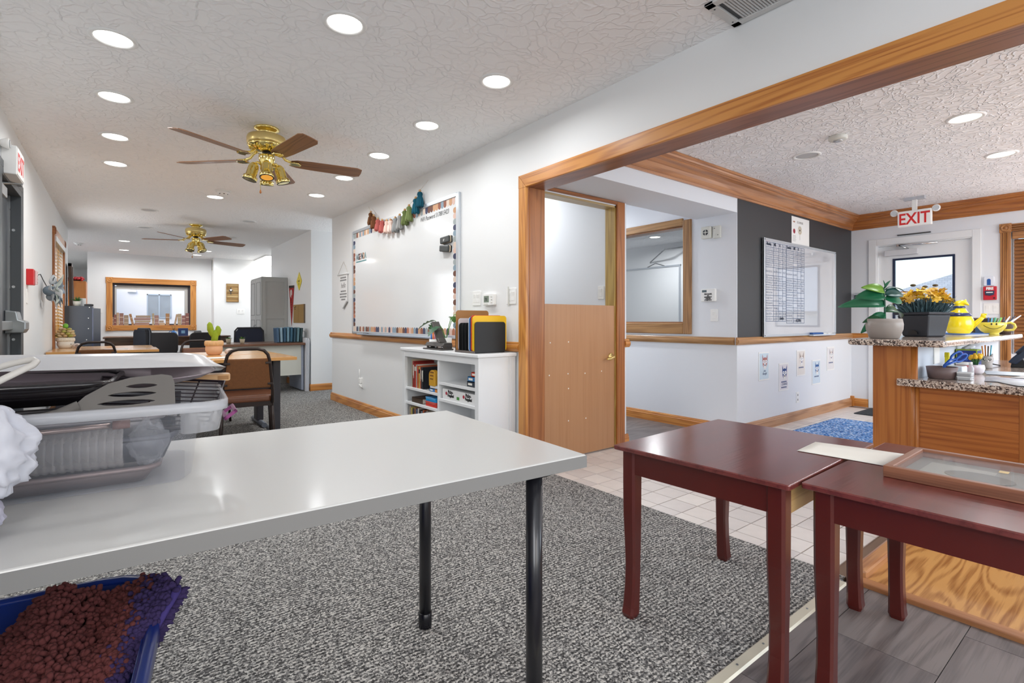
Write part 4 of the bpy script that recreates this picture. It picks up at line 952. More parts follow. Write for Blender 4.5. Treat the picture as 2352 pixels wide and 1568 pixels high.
for k, (yy, hh) in enumerate([(0, .222), (.085, .215), (.125, .215), (.165, .215), (.205, .215), (.255, .205)]): obj('divider_plate', plate_mb(yy, hh), DKS, fs)
obj('base_tray', MB().box(.004, 0, 0, .264, .26, .010), DKS, fs, bevel=.004)
obj('front_lip', MB().box(-.006, .002, .0, .006, .258, .016), mat('sorter_lip', (96, 88, 84), .45), fs, bevel=.004)
def folder(y_, x_, h, w, rgb, label):
    t = thing('file_folder', label, 'folder', (FSX, FSY, SZ + .011), group=None)
    obj('cover', plate_mb(y_, h, w, .004, x_), mat('folder_%d_%d_%d' % rgb, rgb, .5), t)
    obj('papers', MB().box(x_ + .01, y_ + .0045, .004, x_ + w - .01, y_ + .007, h - .012), mat('pages', (228, 222, 206)), t)
folder(.010, -.006, .255, .290, (244, 196, 24), 'bright yellow folder at the front of the sorter')
folder(.026, -.004, .252, .270, (250, 206, 50), 'second yellow folder in the sorter')
folder(.040, -.004, .258, .270, (206, 58, 34), 'red folder behind the yellow folders')
folder(.058, -.004, .250, .270, (40, 96, 170), 'blue folder in the file sorter')
folder(.070, -.004, .246, .270, (206, 222, 240), 'pale blue folder in the file sorter')
folder(.215, .0, .238, .275, (226, 216, 220), 'pale pink grey folder near the back of the sorter')
folder(.228, -.012, .296, .290, (166, 116, 64), 'tall brown clipboard standing in the sorter')

# =================================================================== OFFICE FURNITURE
LAM = wood('desk_laminate', (224, 170, 104), (206, 150, 84), 'x', rough=.22, rings=False, coat=.5)
LAME = mat('desk_edge', (206, 150, 84), .4)
NAVY = mat('modesty_black', (26, 24, 34), .45)
def desk(x0, x1, y0, y1, label, panel_y=None, z=.74):
    cx, cy = (x0 + x1) / 2, (y0 + y1) / 2
    t = thing('office_desk', label, 'desk', (cx, cy, 0), group='light laminate desks')
    w, d = (x1 - x0) / 2, (y1 - y0) / 2
    obj('desk_top', MB().box(-w, -d, z - .028, w, d, z), LAM, t, bevel=.003)
    obj('edge_band', MB().box(-w - .001, -d - .002, z - .027, w + .001, -d, z - .001), LAME, t)
    obj('modesty_panel', MB().box(-w + .12, .02, .28, w - .12, .035, z - .03), NAVY, t)
    for s_ in (-1, 1):
        x = s_ * (w - .10)
        lg = obj('leg', MB().box(x - .045, -.07, .05, x + .02, .07, z - .028), mat('leg_charcoal', (54, 52, 58), .4), t, bevel=.006)
        obj('foot', MB().cyl((x - .01, -d + .05, .028), (x - .01, d - .05, .028), .026, n=10), mat('leg_grey', (118, 124, 136), .4, metal=.3), lg)
    return t
desk(-.22, 1.265, 4.78, 5.40, 'light wood desk behind the brown chair, holding the cactus planter')
desk(-.20, 1.255, 5.425, 6.04, 'light wood desk joined behind the one with the cactus')
desk(-.585, .365, 7.02, 7.66, 'light wood desk at the left wall, nearer of two')
desk(-.585, .345, 7.68, 8.32, 'light wood desk at the left wall with the succulent')

VINB = mat('brown_vinyl', (104, 62, 40), .38, bump=.25, bscale=90, var=.18, vscale=30)
VINF = mat('brown_fabric_back', (112, 70, 36), .85, bump=.5, bscale=160, var=.25, vscale=60)
FRM = mat('chair_frame_brown', (44, 32, 28), .35, metal=.3)
def stack_chair(loc, rz, label, back_w=.37, seat_mat=None):
    t = thing('stacking_chair', label, 'chair', loc, rz, 'brown stacking chairs')
    w0, w1 = .178, .142          # half width at seat, at top
    pts = [(-w0, -.205, .40), (-w0, -.225, .50)] + [(-w1 - .012, -.285, .74)] + [(-w1 + .002, -.295, .795), (-w1 + .03, -.300, .828), (-w1 + .075, -.302, .842)]
    pts = pts + [(-p[0], p[1], p[2]) for p in reversed(pts)]
    obj('back_frame', MB().tube(pts, .0125, 10), FRM, t)
    obj('backrest', MB().hexa([(-w0 + .012, -.245), (w0 - .012, -.245), (w0 - .012, -.222), (-w0 + .012, -.222)], [(-w1 - .004, -.300), (w1 + .004, -.300), (w1 + .004, -.272), (-w1 - .004, -.272)], .525, .765), VINF, t, bevel=.012)
    obj('backrest_pad', MB().hexa([(-w0 + .016, -.222), (w0 - .016, -.222), (w0 - .016, -.205), (-w0 + .016, -.205)], [(-w1, -.272), (w1, -.272), (w1, -.25), (-w1, -.25)], .53, .76), VINB, t, bevel=.01)
    for z_, ww in ((.73, w1 + .0), (.56, w0 - .018)):
        for s_ in (-1, 1): obj('back_tab', MB().box(s_ * ww - .02, -.308 + (.765 - z_) * .22, z_ - .008, s_ * ww + .02, -.300 + (.765 - z_) * .22, z_ + .008), FRM, t, bevel=.003)
    obj('seat', MB().prism(rrect(.39, .42, .06, 5), .41, .465), seat_mat or VINB, t, bevel=.018, seg=3)
    obj('seat_apron', MB().box(-.185, -.195, .375, .185, -.185, .412).box(-.185, .185, .375, .185, .195, .412).box(-.185, -.195, .375, -.175, .195, .412).box(.175, -.195, .375, .185, .195, .412), FRM, t)
    for sx in (-1, 1):
        for sy in (-1, 1):
            obj('leg', MB().tube([(sx * .175, sy * .18, .40), (sx * .185, sy * .20, .22), (sx * .195, sy * .225, .0)], .0125, 8), FRM, t)
    return t
stack_chair((.845, 4.68, 0), R(-9), 'brown vinyl stacking chair tucked under the cactus desk, seen from behind')
stack_chair((-.20, 7.05, 0), R(4), 'brown stacking chair at the left desks, only its black tube arch showing')
stack_chair((.72, 6.28, 0), R(186), 'brown stacking chair on the far side of the joined desks')

# succulent planter, cactus planter and their rolled companions
def knit_pot(t, r, h, rgb, knit):
    body = mat('pot_%d_%d_%d' % rgb, rgb, .75)
    obj('pot', MB().lathe([(r * .62, 0), (r * .80, h * .06), (r * .98, h * .34), (r * .96, h * .60), (r * .88, h * .70), (r * .80, h * .70), (r * .75, h * .5), (.002, h * .45)], n=28), body, t)
    rings = []
    for (rr, zz) in ((r * .90, h * .62), (r * 1.03, h * .66), (r * 1.06, h * .80), (r * 1.03, h * .95), (r * .92, h), (r * .82, h * .97), (r * .80, h * .72)):
        rings.append([(rr * (1 + .022 * math.sin(a * 40)) * math.cos(a), rr * (1 + .022 * math.sin(a * 40)) * math.sin(a), zz) for a in [2 * math.pi * q / 160 for q in range(160)]])
    obj('knit_collar', MB().rings(rings, False, True), mat('knit_%d_%d_%d' % knit, knit, .9), t)
t = thing('succulent_planter', 'white owl-like knitted pot with a stacked succulent on the left desk', 'plant', (-.49, 7.92, .74))
knit_pot(t, .080, .125, (234, 228, 216), (228, 220, 204))
for s_ in (-1, 1): obj('eye', MB().ball((.03 + .022 * s_, -.072, .05), (.005, .003, .004)), BLACKP, t)
rr_ = random.Random(3)
for lev, (rad, z_, n_) in enumerate([(.060, .145, 8), (.058, .170, 8), (.048, .197, 7), (.032, .222, 5)]):
    for k in range(n_):
        a = 2 * math.pi * (k + .5 * (lev % 2)) / n_
        c = (rad * math.cos(a), rad * math.sin(a), z_)
        m = Tm(*c) @ Matrix.Rotation(a, 4, 'Z') @ Rm(-12, 'Y')
        obj('succulent_leaf', MB().ball((0, 0, 0), (.034, .022, .017), 10, 6).xf(m), mat('succ_%d' % ((k + lev) % 3), [(190, 160, 116), (170, 168, 84), (206, 184, 140)][(k + lev) % 3], .5), t)
obj('bud', MB().ball((0, 0, .262), (.026, .026, .030)), mat('succ_bud', (122, 190, 60), .5), t)
def roll(loc, label, rgb):
    t = thing('yarn_ball', label, 'decoration', loc)
    obj('ball', MB().ball((0, 0, .030), (.040, .032, .030), 16, 10), mat('ball_%d' % rgb[0], rgb, .95, bump=.8, bscale=120), t)
    obj('face_disc', MB().cyl((0, -.031, .030), (0, -.033, .030), .016, n=14), mat('ball_face', (150, 132, 124), .9), t)
roll((-.385, 7.86, .74), 'small pale knitted ball beside the succulent planter', (222, 208, 200))
roll((.835, 5.47, .74), 'small pale knitted ball beside the cactus planter', (214, 200, 192))
t = thing('cactus_planter', 'peach knitted pot with a green felt cactus on the desk', 'plant', (.715, 5.52, .74))
knit_pot(t, .074, .135, (226, 178, 140), (218, 176, 128))
cg = mat('cactus_green', (140, 160, 34), .85, bump=.4, bscale=90, var=.2, vscale=30)
obj('cactus_stem', MB().tube([(0, 0, .08), (.004, 0, .14), (.010, 0, .20), (.018, 0, .235)], [.026, .028, .030, .014], 12), cg, t)
obj('cactus_arm', MB().tube([(0, 0, .16), (-.020, 0, .20), (-.030, 0, .24), (-.036, 0, .29), (-.038, 0, .31)], [.014, .022, .028, .022, .006], 12), cg, t)
obj('cactus_arm', MB().tube([(.015, 0, .17), (.03, 0, .20), (.036, 0, .235), (.030, 0, .262), (.026, 0, .275)], [.014, .024, .026, .018, .006], 12), cg, t)

# grey wardrobe
GR = mat('wardrobe_grey', (176, 178, 176), .5)
t = thing('wardrobe', 'tall light grey panelled wardrobe against the office wall', 'wardrobe', (2.10, 9.73, 0))
obj('body', MB().box(-.19, -.43, 0, .205, .43, 1.795), GR, t)
obj('cornice', MB().box(-.20, -.436, 1.790, .205, .436, 1.807), GR, t, bevel=.003)
for (a, b, c, d) in ((-.19, -.14, .08, 1.79), (.15, .205, .08, 1.79)): obj('side_stile', MB().box(a, -.440, c, b, -.43, d), GR, t)
for z0_, z1_ in ((1.73, 1.79), (1.10, 1.16), (.08, .16)): obj('side_rail', MB().box(-.14, -.440, z0_, .15, -.43, z1_), GR, t)
for s_ in (-1, 1):
    d_ = obj('door', MB().box(-.21, .004 if s_ > 0 else -.43, .06, -.19, .43 if s_ > 0 else -.004, 1.785), GR, t, bevel=.002)
    for z0_, z1_ in ((.14, 1.08), (1.16, 1.72)):
        obj('door_panel_groove', MB().box(-.2125, s_ * .07, z0_, -.2098, s_ * .076, z1_).box(-.2125, s_ * .36, z0_, -.2098, s_ * .366, z1_).box(-.2125, s_ * .07, z0_, -.2098, s_ * .366, z0_ + .006).box(-.2125, s_ * .07, z1_ - .006, -.2098, s_ * .366, z1_), DARKG, d_)
    obj('door_handle', MB().tube([(-.21, s_ * .03, .86), (-.235, s_ * .03, .87), (-.235, s_ * .03, .98), (-.21, s_ * .03, .99)], .006, 8), STEEL, d_)

# wall pieces past the passage
t = thing('pennant', 'red felt pennant hanging point down on the office wall', 'pennant', (XS, 9.03, .977), face='-X')
obj('felt', MB().prism([(-.16, .685), (.16, .675), (0, 0)], .004, .007), mat('pennant_red', (170, 40, 38), .85), t)
obj('header_band', MB().prism([(-.16, .685), (.16, .675), (.152, .635), (-.152, .645)], .0072, .009), mat('pennant_dark', (58, 48, 46), .8), t)
obj('emblem', MB().tube([(.05 * math.cos(R(a)) * .7, .545 + .06 * math.sin(R(a)), .009) for a in range(-30, 300, 30)], .010, 6), mat('pennant_white', (226, 220, 216), .8), t)
for k in range(6): obj('letter_mark', MB().box(-.025 + k * .001, .43 - k * .042, .0072, .02 - k * .001, .455 - k * .042, .0085), mat('pennant_letter', (96, 22, 24), .8), t)
t = thing('diamond_sign', 'yellow diamond sign on the office wall above the cork board', 'sign', (XS, 8.578, 1.554), face='-X')
obj('panel', MB().prism([(0, 0), (.148, .147), (0, .294), (-.148, .147)], .003, .008), mat('sign_yellow', (236, 214, 40), .5), t)
sgi = mat('sign_ink', (120, 104, 20), .6)
for k, (s_, z_) in enumerate((('I', .185), ('ROCK', .135), ('IT!', .085))): obj('sign_text', text_mb(s_, .045, bold=.002, align='CENTER').xf(Tm(0, z_, .0085)), sgi, t)
t = thing('cork_board', 'small brown cork board on the wall below the diamond sign', 'cork board', (XS, 8.58, 1.03), face='-X')
obj('cork', MB().box(-.31, 0, 0, .31, .297, .012), mat('cork', (160, 126, 72), .85, var=.15, vscale=60), t); obj('side_edge', MB().box(.31, 0, 0, .325, .297, .02), mat('cork_edge', (104, 88, 70), .7), t); obj('panel_joint', MB().box(-.02, 0, .012, -.012, .29, .0128), mat('cork_line', (120, 88, 46), .8), t)
for k, (u, v) in enumerate(((-.22, .25), (-.16, .262), (-.19, .225))): obj('push_pin', MB().ball((u, v, .016), .008, 8, 5), DARKG, t)

# cream office desk with its folders, plants and mesh chair
t = thing('steel_desk', 'cream steel desk with brown top by the passage', 'desk', (1.68, 8.35, 0))
CRM = mat('desk_cream', (206, 206, 196), .5)
obj('desk_top', MB().box(-.60, -.40, .700, .545, .38, .735), wood('desk_brown', (116, 76, 52), (88, 54, 36), 'x', rough=.3), t, bevel=.003)
obj('modesty_panel', MB().box(-.57, -.33, .25, .505, -.31, .700), CRM, t); obj('side_panel', MB().box(.505, -.34, .02, .535, .34, .70), mat('desk_side', (150, 158, 176), .4), t); obj('side_panel', MB().box(-.58, -.34, .02, -.56, .34, .70), CRM, t)
obj('drawer_unit', MB().box(-.55, -.28, .10, -.15, .34, .69), CRM, t, bevel=.003)
t = thing('folder_holder', 'holder full of teal and blue folders on the cream desk', 'file holder', (2.06, 8.22, .735))
obj('base', MB().box(-.19, -.10, 0, .20, .10, .012), BLACKP, t, bevel=.003)
for k, c in enumerate([(62, 92, 120), (132, 160, 176), (44, 82, 108), (110, 146, 164), (52, 96, 120), (36, 72, 90), (96, 130, 140), (30, 60, 66)]): obj('folder', MB().box(-.19 + k * .046, -.10, .012, -.155 + k * .046, .10, .235 - .004 * (k % 3)).xf(Rm(-3 + k, 'Y')), mat('fold_%d' % k, c, .35), t, bevel=.006)
obj('end_bracket', MB().tube([(.20, -.10, .005), (.20, -.10, .17), (.20, .10, .17), (.20, .10, .005)], .005, 6), STEEL, t)
def mini_plant(loc, label):
    t = thing('mini_plant', label, 'plant', loc)
    obj('pot', MB().lathe([(.026, 0), (.036, .07), (.032, .07), (.030, .06), (.002, .058)], n=16), mat('pot_tan', (176, 162, 138), .8), t)
    r_ = random.Random(len(label))
    for k in range(16):
        lf = obj('leaf', leaf_mesh(.05, .018, .5, 5), GRN[k % 3], t); lf.location = (0, 0, .062); lf.rotation_euler = (0, R(-30 - 40 * r_.random()), 2 * math.pi * k / 16)
mini_plant((1.257, 8.3, .735), 'tiny potted plant on the cream desk, left one'); mini_plant((1.40, 8.1, .735), 'tiny flowering potted plant on the cream desk, right one')
def task_chair(loc, rz, label, mesh=True, arms=False):
    t = thing('office_chair', label, 'office chair', loc, rz, 'black office chairs')
    bk = mat('chair_black', (24, 26, 34), .5)
    obj('seat', MB().prism(rrect(.48, .46, .10, 5), .43, .50), bk, t, bevel=.02, seg=3)
    pr = [(-.19, .50), (.19, .50), (.215, .60), (.205, .90), (.17, .945), (-.17, .945), (-.205, .90), (-.215, .60)]
    m = Matrix(((1, 0, 0, 0), (0, 0, 1, 0), (0, 1, 0, 0), (0, 0, 0, 1)))
    fr_ = obj('back_frame', MB().tube([m @ Vector((x * 1.0, z, -.24 - .04 * (z - .5))) for x, z in pr], .016, 8, closed=True), bk, t)
    obj('backrest', MB().prism([(x * .95, .72 + (z - .72) * .95) for x, z in pr], -.250, -.242 if mesh else -.20).xf(m), mat('mesh_black', (30, 36, 56), .7) if mesh else bk, t)
    if mesh:
        for k in range(5): obj('lumbar_rib', MB().tube([(.02 * (k - 2), -.262, .56), (.05 * (k - 2), -.275, .68), (.06 * (k - 2), -.262, .84)], .010, 6), mat('lumbar_grey', (110, 118, 132), .4), t)
    obj('gas_post', MB().cyl((0, 0, .06), (0, 0, .43), .028, n=12), BLACKM, t)
    for k in range(5):
        a = R(72 * k + 18); b_ = obj('base_spoke', MB().tube([(0, 0, .10), (.27 * math.cos(a), .27 * math.sin(a), .065)], [.026, .016], 8), BLACKP, t)
        obj('caster', MB().ball((.28 * math.cos(a), .28 * math.sin(a), .028), (.028, .028, .028), 10, 6), BLACKP, b_)
    if arms:
        for s_ in (-1, 1): obj('armrest', MB().tube([(s_ * .25, -.20, .46), (s_ * .27, -.20, .62), (s_ * .27, -.15, .67), (s_ * .27, .12, .67), (s_ * .27, .18, .62), (s_ * .25, .16, .46)], .014, 8), BLACKP, t)
    return t
task_chair((1.68, 8.88, 0), R(180), 'navy mesh office chair behind the cream desk'); task_chair((.05, 8.98, 0), R(110), 'black office chair with looped armrests by the black cabinet', mesh=False, arms=True)
def guest_chair(loc, rz, label):
    t = thing('guest_chair', label, 'chair', loc, rz, 'black guest chairs')
    bk = mat('guest_black', (34, 30, 32), .6)
    obj('seat', MB().prism(rrect(.46, .45, .07, 4), .42, .47), bk, t, bevel=.018)
    obj('backrest', MB().prism(rrect(.44, .34, .07, 5, cy=.71), -.225, -.19).xf(Matrix(((1, 0, 0, 0), (0, 0, 1, 0), (0, 1, 0, 0), (0, 0, 0, 1)))), bk, t, bevel=.012)
    for sx in (-1, 1):
        obj('leg', MB().tube([(sx * .19, -.20, .70), (sx * .20, -.20, .45), (sx * .22, -.24, 0)], .012, 8), BLACKM, t); obj('leg', MB().tube([(sx * .20, .19, .44), (sx * .22, .22, 0)], .012, 8), BLACKM, t)
guest_chair((.58, 9.9, 0), R(-12), 'black chair with rounded back before the dark far table'); guest_chair((.98, 11.2, 0), R(70), 'black chair turned sideways at the dark far table'); guest_chair((1.06, 9.6, 0), R(10), 'black chair behind the cactus, before the far table')

# dark executive table under the far window
t = thing('executive_table', 'dark brown executive table under the far window', 'table', (.80, 12.15, 0))
EXW = wood('dark_walnut', (88, 58, 40), (56, 34, 24), 'x', rough=.22, coat=.5)
obj('table_top', MB().prism(rrect(2.05, .80, .03), .735, .765), EXW, t, bevel=.006); obj('apron', MB().box(-.95, -.34, .60, .95, -.32, .735), EXW, t)
arch = MB().prism([(-.95, .60), (.95, .60), (.95, .48), (.80, .52), (.60, .57), (.2, .585), (-.2, .585), (-.60, .57), (-.80, .52), (-.95, .48)], -.34, -.32).xf(Matrix(((1, 0, 0, 0), (0, 0, 1, 0), (0, 1, 0, 0), (0, 0, 0, 1)))); obj('apron_arch', arch, EXW, t)
for sx in (-1, 1): obj('pedestal', MB().box(sx * .90 - .10, -.30, 0, sx * .90 + .10, .30, .735), EXW, t, bevel=.01)
t = thing('photo_frame', 'dark blue photo frame standing on the far table', 'photo frame', (1.035, 12.2, .765), R(-8))
obj('frame', MB().box(-.085, -.01, 0, .085, .01, .150), mat('frame_navy', (24, 52, 104), .4), t, bevel=.003); obj('picture', MB().box(-.030, -.0115, .045, .034, -.0105, .105), mat('pale_print', (120, 160, 190), .5), t); obj('strut', MB().box(-.02, .01, 0, .02, .06, .008), BLACKP, t)
t = thing('blue_jug', 'small bright blue jug with dried flowers on the far table', 'jug', (.875, 12.2, .765))
obj('jug_body', MB().lathe([(.034, 0), (.050, .015), (.056, .045), (.044, .075), (.024, .090), (.026, .105), (.022, .105), (.018, .09), (.002, .08)], n=20), mat('jug_blue', (20, 96, 160), .3, coat=.4), t); obj('jug_handle', MB().tube([(-.05, 0, .04), (-.078, 0, .06), (-.068, 0, .09), (-.03, 0, .092)], .006, 8), M['jug_blue'], t)
for k in range(7): obj('dry_stem', MB().tube([(0, 0, .09), (.02 * math.cos(k), .02 * math.sin(k), .15), (.045 * math.cos(k), .045 * math.sin(k), .185 + .01 * (k % 3))], .0025, 5), mat('dry_stem', (120, 104, 70), .9), t)

# row of book cut-outs along the foot of the far window
t = thing('book_window_decal', 'row of tan book cut-outs standing along the foot of the far window', 'decal', (0, YX + .045, .972))
wx = lambda px: onY(60 + px / 5.6, 700, YX + .04).x
bcol = [(150, 118, 106), (140, 92, 84), (186, 156, 128), (150, 112, 98), (160, 138, 116), (166, 124, 86), (172, 152, 124), (158, 120, 110), (180, 150, 120), (146, 102, 96)]
def bk_(x0, x1, z0, z1, c, lean=0):
    o = obj('book', MB().box(-(x1 - x0) / 2, -.012, 0, (x1 - x0) / 2, .012, z1 - z0), mat('decal_%d' % c, bcol[c], .8), t, bevel=.002); o.location = ((x0 + x1) / 2, 0, z0); o.rotation_euler = (0, R(lean), 0)
    obj('spine_band', MB().box(-(x1 - x0) / 2 + .004, -.0128, (z1 - z0) * .62, (x1 - x0) / 2 - .004, -.012, (z1 - z0) * .70).box(-(x1 - x0) / 2 + .004, -.0128, (z1 - z0) * .25, (x1 - x0) / 2 - .004, -.012, (z1 - z0) * .31), mat('decal_band', (196, 172, 150), .8), o)
for (a, b, h, c) in ((1110, 1130, .17, 0), (1130, 1162, .22, 1), (1162, 1198, .26, 2), (1200, 1256, .25, 3), (1258, 1320, .21, 4), (1620, 1650, .25, 6), (1652, 1708, .21, 7), (1795, 1845, .25, 5), (1950, 2000, .245, 6), (2002, 2052, .21, 9), (2052, 2098, .26, 1)): bk_(wx(a), wx(b) - .003, 0, h, c)
for (a, b, z0_, z1_, c) in ((1395, 1585, 0, .055, 3), (1400, 1600, .060, .10, 6), (1390, 1600, .105, .155, 7), (1410, 1600, .160, .205, 4), (1710, 1785, 0, .05, 8), (1712, 1770, .055, .10, 4)): bk_(wx(a), wx(b), z0_, z1_, c)
bk_(wx(1360), wx(1392), 0, .24, 5, -12); bk_(wx(1900), wx(1925), 0, .24, 8, 10)

# cross plaque, plates, register on the far walls
t = thing('cross_plaque', 'wooden plank plaque with a small cross on the far wall', 'plaque', (2.008, 12.75, 1.483), face='-Y')
for k in range(9):
    a = -.115 + k * .0268
    obj('slat', MB().box(-.118, .012 + k * .044, 0, .118, .012 + k * .044 + .040, .014 + .002 * (k % 2)), wood('plaque_slat_%d' % (k % 3), [(176, 142, 90), (150, 116, 68), (196, 168, 118)][k % 3], [(140, 104, 60), (116, 84, 46), (160, 130, 84)][k % 3], 'x'), t)
obj('border', MB().box(-.122, 0, 0, -.112, .405, .022).box(.112, 0, 0, .122, .405, .022).box(-.122, 0, 0, .122, .010, .022).box(-.122, .395, 0, .122, .405, .022), mat('plaque_border', (150, 116, 66), .7), t)
obj('cross', MB().box(-.042, .165, .018, -.026, .325, .028).box(-.075, .245, .018, .006, .262, .028), mat('cross_iron', (60, 60, 62), .5), t); obj('heart', MB().cyl((-.034, .265, .028), (-.034, .265, .034), .020, n=14), WHITE, t)
plate('switch_plate', 'white switch plate left of the far window', 'light switch', (-.311, YX, 1.279), '-Y', .115, .115, (0,)); plate('switch_plate', 'white double switch plate right of the cross plaque', 'light switch', (2.173, 12.75, 1.275), '-Y', .16, .115, (-.035, .035))
t = thing('wall_register', 'small dark grille on the return wall by the far window', 'vent', (1.65, 12.98, 2.30), face='-X')
obj('frame', MB().box(-.055, -.13, 0, .055, .13, .006), OFFW, t)
for k in range(7): obj('louvre', MB().box(-.04, -.11 + k * .032, .006, .04, -.09 + k * .032, .009), DARKG, t)

# ---- left wall: exit sign, alarm, switch, fabric hanging, leaning frame, black cabinet, plants, oak cabinet
def exit_sign(loc, face, label, w=.30, h=.19, d=.055):
    t = thing('exit_sign', label, 'exit sign', loc, face=face)
    obj('housing', MB().prism(rrect(w, h, .008), 0, d), WHITE, t, bevel=.004)
    obj('face_panel', MB().prism(rrect(w - .012, h - .012, .006), d, d + .003), mat('exit_face', (244, 244, 242), .35), t)
    tx_ = text_mb('EXIT', .165, depth=.001, bold=.003, sx=.78, align='CENTER').xf(Tm(0, -.058, d + .0032)); obj('lettering', tx_, mat('exit_red', (214, 44, 44), .45), t)
    for s_ in (-1, 1):
        hd = obj('emergency_lamp', MB().lathe([(.010, -.045), (.022, -.035), (.034, -.010), (.036, .0), (.030, .004), (.002, .006)], n=20).xf(Tm(s_ * (w / 2 + .035), h / 2 - .005, d * .55)), WHITE, t)
        obj('lamp_lens', MB().cyl((s_ * (w / 2 + .035), h / 2 - .005, d * .55 + .006), (s_ * (w / 2 + .035), h / 2 - .005, d * .55 + .009), .026, n=18), mat('lamp_clear', (214, 220, 224), .15, metal=.3), hd)
    return t
es = exit_sign((XL, 4.755, 2.112), '+X', 'white EXIT sign with twin lamps over the steel door', d=.075)
t = thing('fire_alarm_strobe', 'red fire alarm strobe on the left wall', 'fire alarm', (XL, 5.80, 1.425), face='+X')
obj('housing', MB().box(-.055, -.066, 0, .055, .066, .045), mat('alarm_red', (200, 24, 32), .4), t, bevel=.004); obj('strobe', MB().box(.015, -.060, .045, .05, .060, .062), mat('strobe_clear', (226, 214, 214), .2), t, bevel=.004)
for k in range(4): obj('strobe_text', MB().box(.018, -.05 + k * .028, .062, .046, -.036 + k * .028, .0625), mat('strobe_ink', (120, 30, 36), .5), t)
plate('switch_plate', 'white switch plate below the red strobe', 'light switch', (XL, 5.78, 1.265), '+X', .075, .118, (0,))
t = thing('fabric_wall_hanging', 'grey and white felt flower hanging on the left wall', 'wall hanging', (XL, 6.75, 1.36), face='+X')
fg = [mat('felt_%d' % k, c, .95) for k, c in enumerate([(186, 190, 194), (150, 158, 166), (222, 224, 226), (196, 204, 196), (120, 134, 146)])]
rfh = random.Random(12)
for k in range(26):
    a_ = rfh.random() * 6.283; rad_ = .02 + rfh.random() * .13; L_ = .07 + rfh.random() * .07
    lf = obj('felt_petal', leaf_mesh(L_, L_ * .75, .5, 6, 0, .25), fg[k % 5], t, solid=.003); lf.location = (rad_ * math.cos(a_) * 1.1 + .03, rad_ * math.sin(a_) * .55, .05 + rfh.random() * .06); lf.rotation_euler = (rfh.gauss(0, .5), -.5 - rfh.random() * .6, a_)
obj('felt_core', MB().ball((.03, 0, .06), (.07, .05, .05), 12, 8), fg[4], t); obj('felt_core', MB().ball((.07, -.06, .07), (.05, .04, .04), 12, 8), fg[1], t)
obj('paper_tag', MB().prism([(-.07, -.10), (.02, -.12), (.0, -.18), (-.05, -.16)], .01, .013), mat('tag_white', (244, 246, 250), .6), t); obj('hanging_wire', MB().tube([(-.12, .04, .05), (-.20, .10, .03), (-.26, .14, .02), (-.30, .13, .01)], .004, 6), DARKG, t); obj('twig', MB().tube([(.02, .06, .08), (.02, .12, .09), (.04, .14, .10)], .004, 6), DARKG, t)
t = thing('black_cabinet', 'black storage cabinet at the left wall with a small grass plant', 'cabinet', (-.43, 9.45, 0))
BKC = mat('cabinet_black', (44, 50, 60), .45)
obj('body', MB().box(-.15, -.25, 0, .14, .25, 1.268), BKC, t, bevel=.003)
dr = obj('door', MB().box(0, -.012, .04, .24, .008, 1.24), mat('cabinet_door', (30, 40, 70), .3), t); dr.location = (.142, -.25, 0); dr.rotation_euler = (0, 0, R(72))
for (u, z_) in ((-.12, .955), (.10, .955), (.10, 1.10), (.11, 1.25), (.08, .80)): obj('cam_cover', MB().cyl((u, -.2505, z_), (u, -.253, z_), .006, n=8), OFFW, t)
t = thing('grass_plant', 'small potted grass plant on the black cabinet', 'plant', (-.46, 9.38, 1.268))
obj('pot', MB().lathe([(.034, 0), (.045, .07), (.041, .07), (.038, .06), (.002, .058)], n=18), OFFW, t)
gm = MB(); rg = random.Random(4)
for k in range(70):
    a, e, L = rg.random() * 6.28, .4 + rg.random() * .9, .05 + rg.random() * .04
    d_ = Vector((math.cos(a) * math.cos(e), math.sin(a) * math.cos(e), math.sin(e))); gm.tube([(0, 0, .06), d_ * L * .6 + Vector((0, 0, .065)), d_ * L + Vector((0, 0, .058))], [.003, .003, .0006], 4)
obj('grass_blades', gm, GRN[0], t, kind='stuff')
t = thing('cordless_phone', 'small dark handset lying on the black cabinet', 'phone', (-.33, 9.33, 1.268)); obj('handset', MB().prism(rrect(.10, .055, .014), 0, .030), BLACKP, t, bevel=.006); obj('keypad', MB().box(-.03, -.018, .030, .03, .018, .032), DARKG, t)
t = thing('small_card', 'pale upright card beside the grass plant', 'card', (-.40, 9.44, 1.268), R(10)); obj('card', MB().box(-.035, -.002, 0, .035, .002, .115), mat('card_white', (222, 226, 228), .6), t)
t = thing('leaning_board', 'dark framed board leaning behind the black cabinet', 'board', (-.53, 9.98, 0), R(0))
tl = Rm(4, 'Y')
obj('frame', MB().box(-.02, -.22, 1.0, .02, -.17, 1.90).box(-.02, .02, 1.0, .02, .07, 1.90).box(-.02, -.22, 1.86, .02, .07, 1.90).box(-.02, -.22, 0, .02, -.17, 1.0).box(-.02, .02, 0, .02, .07, 1.0).xf(Tm(.02, 0, 0) @ Rm(-1.5, 'Y')), wood('dark_frame', (92, 68, 54), (66, 46, 38), 'z'), t); obj('white_sheet', MB().box(-.004, -.17, 1.0, .004, .02, 1.60).xf(Tm(.02, 0, 0) @ Rm(-1.5, 'Y')), mat('sheet', (236, 240, 246), .6), t); obj('backing', MB().box(-.010, -.17, .1, -.004, .02, 1.86).xf(Tm(.02, 0, 0) @ Rm(-1.5, 'Y')), DARKG, t)
t = thing('oak_cabinet', 'tall oak cabinet in the far left corner', 'cabinet', (-.80, 12.4, 0))
obj('body', MB().box(-.32, -.25, 0, .33, .25, 1.79), OAKC_Z, t, bevel=.003); obj('door', MB().box(-.31, -.27, .06, 0, -.25, 1.76), OAKC_Z, t, bevel=.004); obj('door', MB().box(.005, -.27, .06, .32, -.25, 1.76), OAKC_Z, t, bevel=.004)
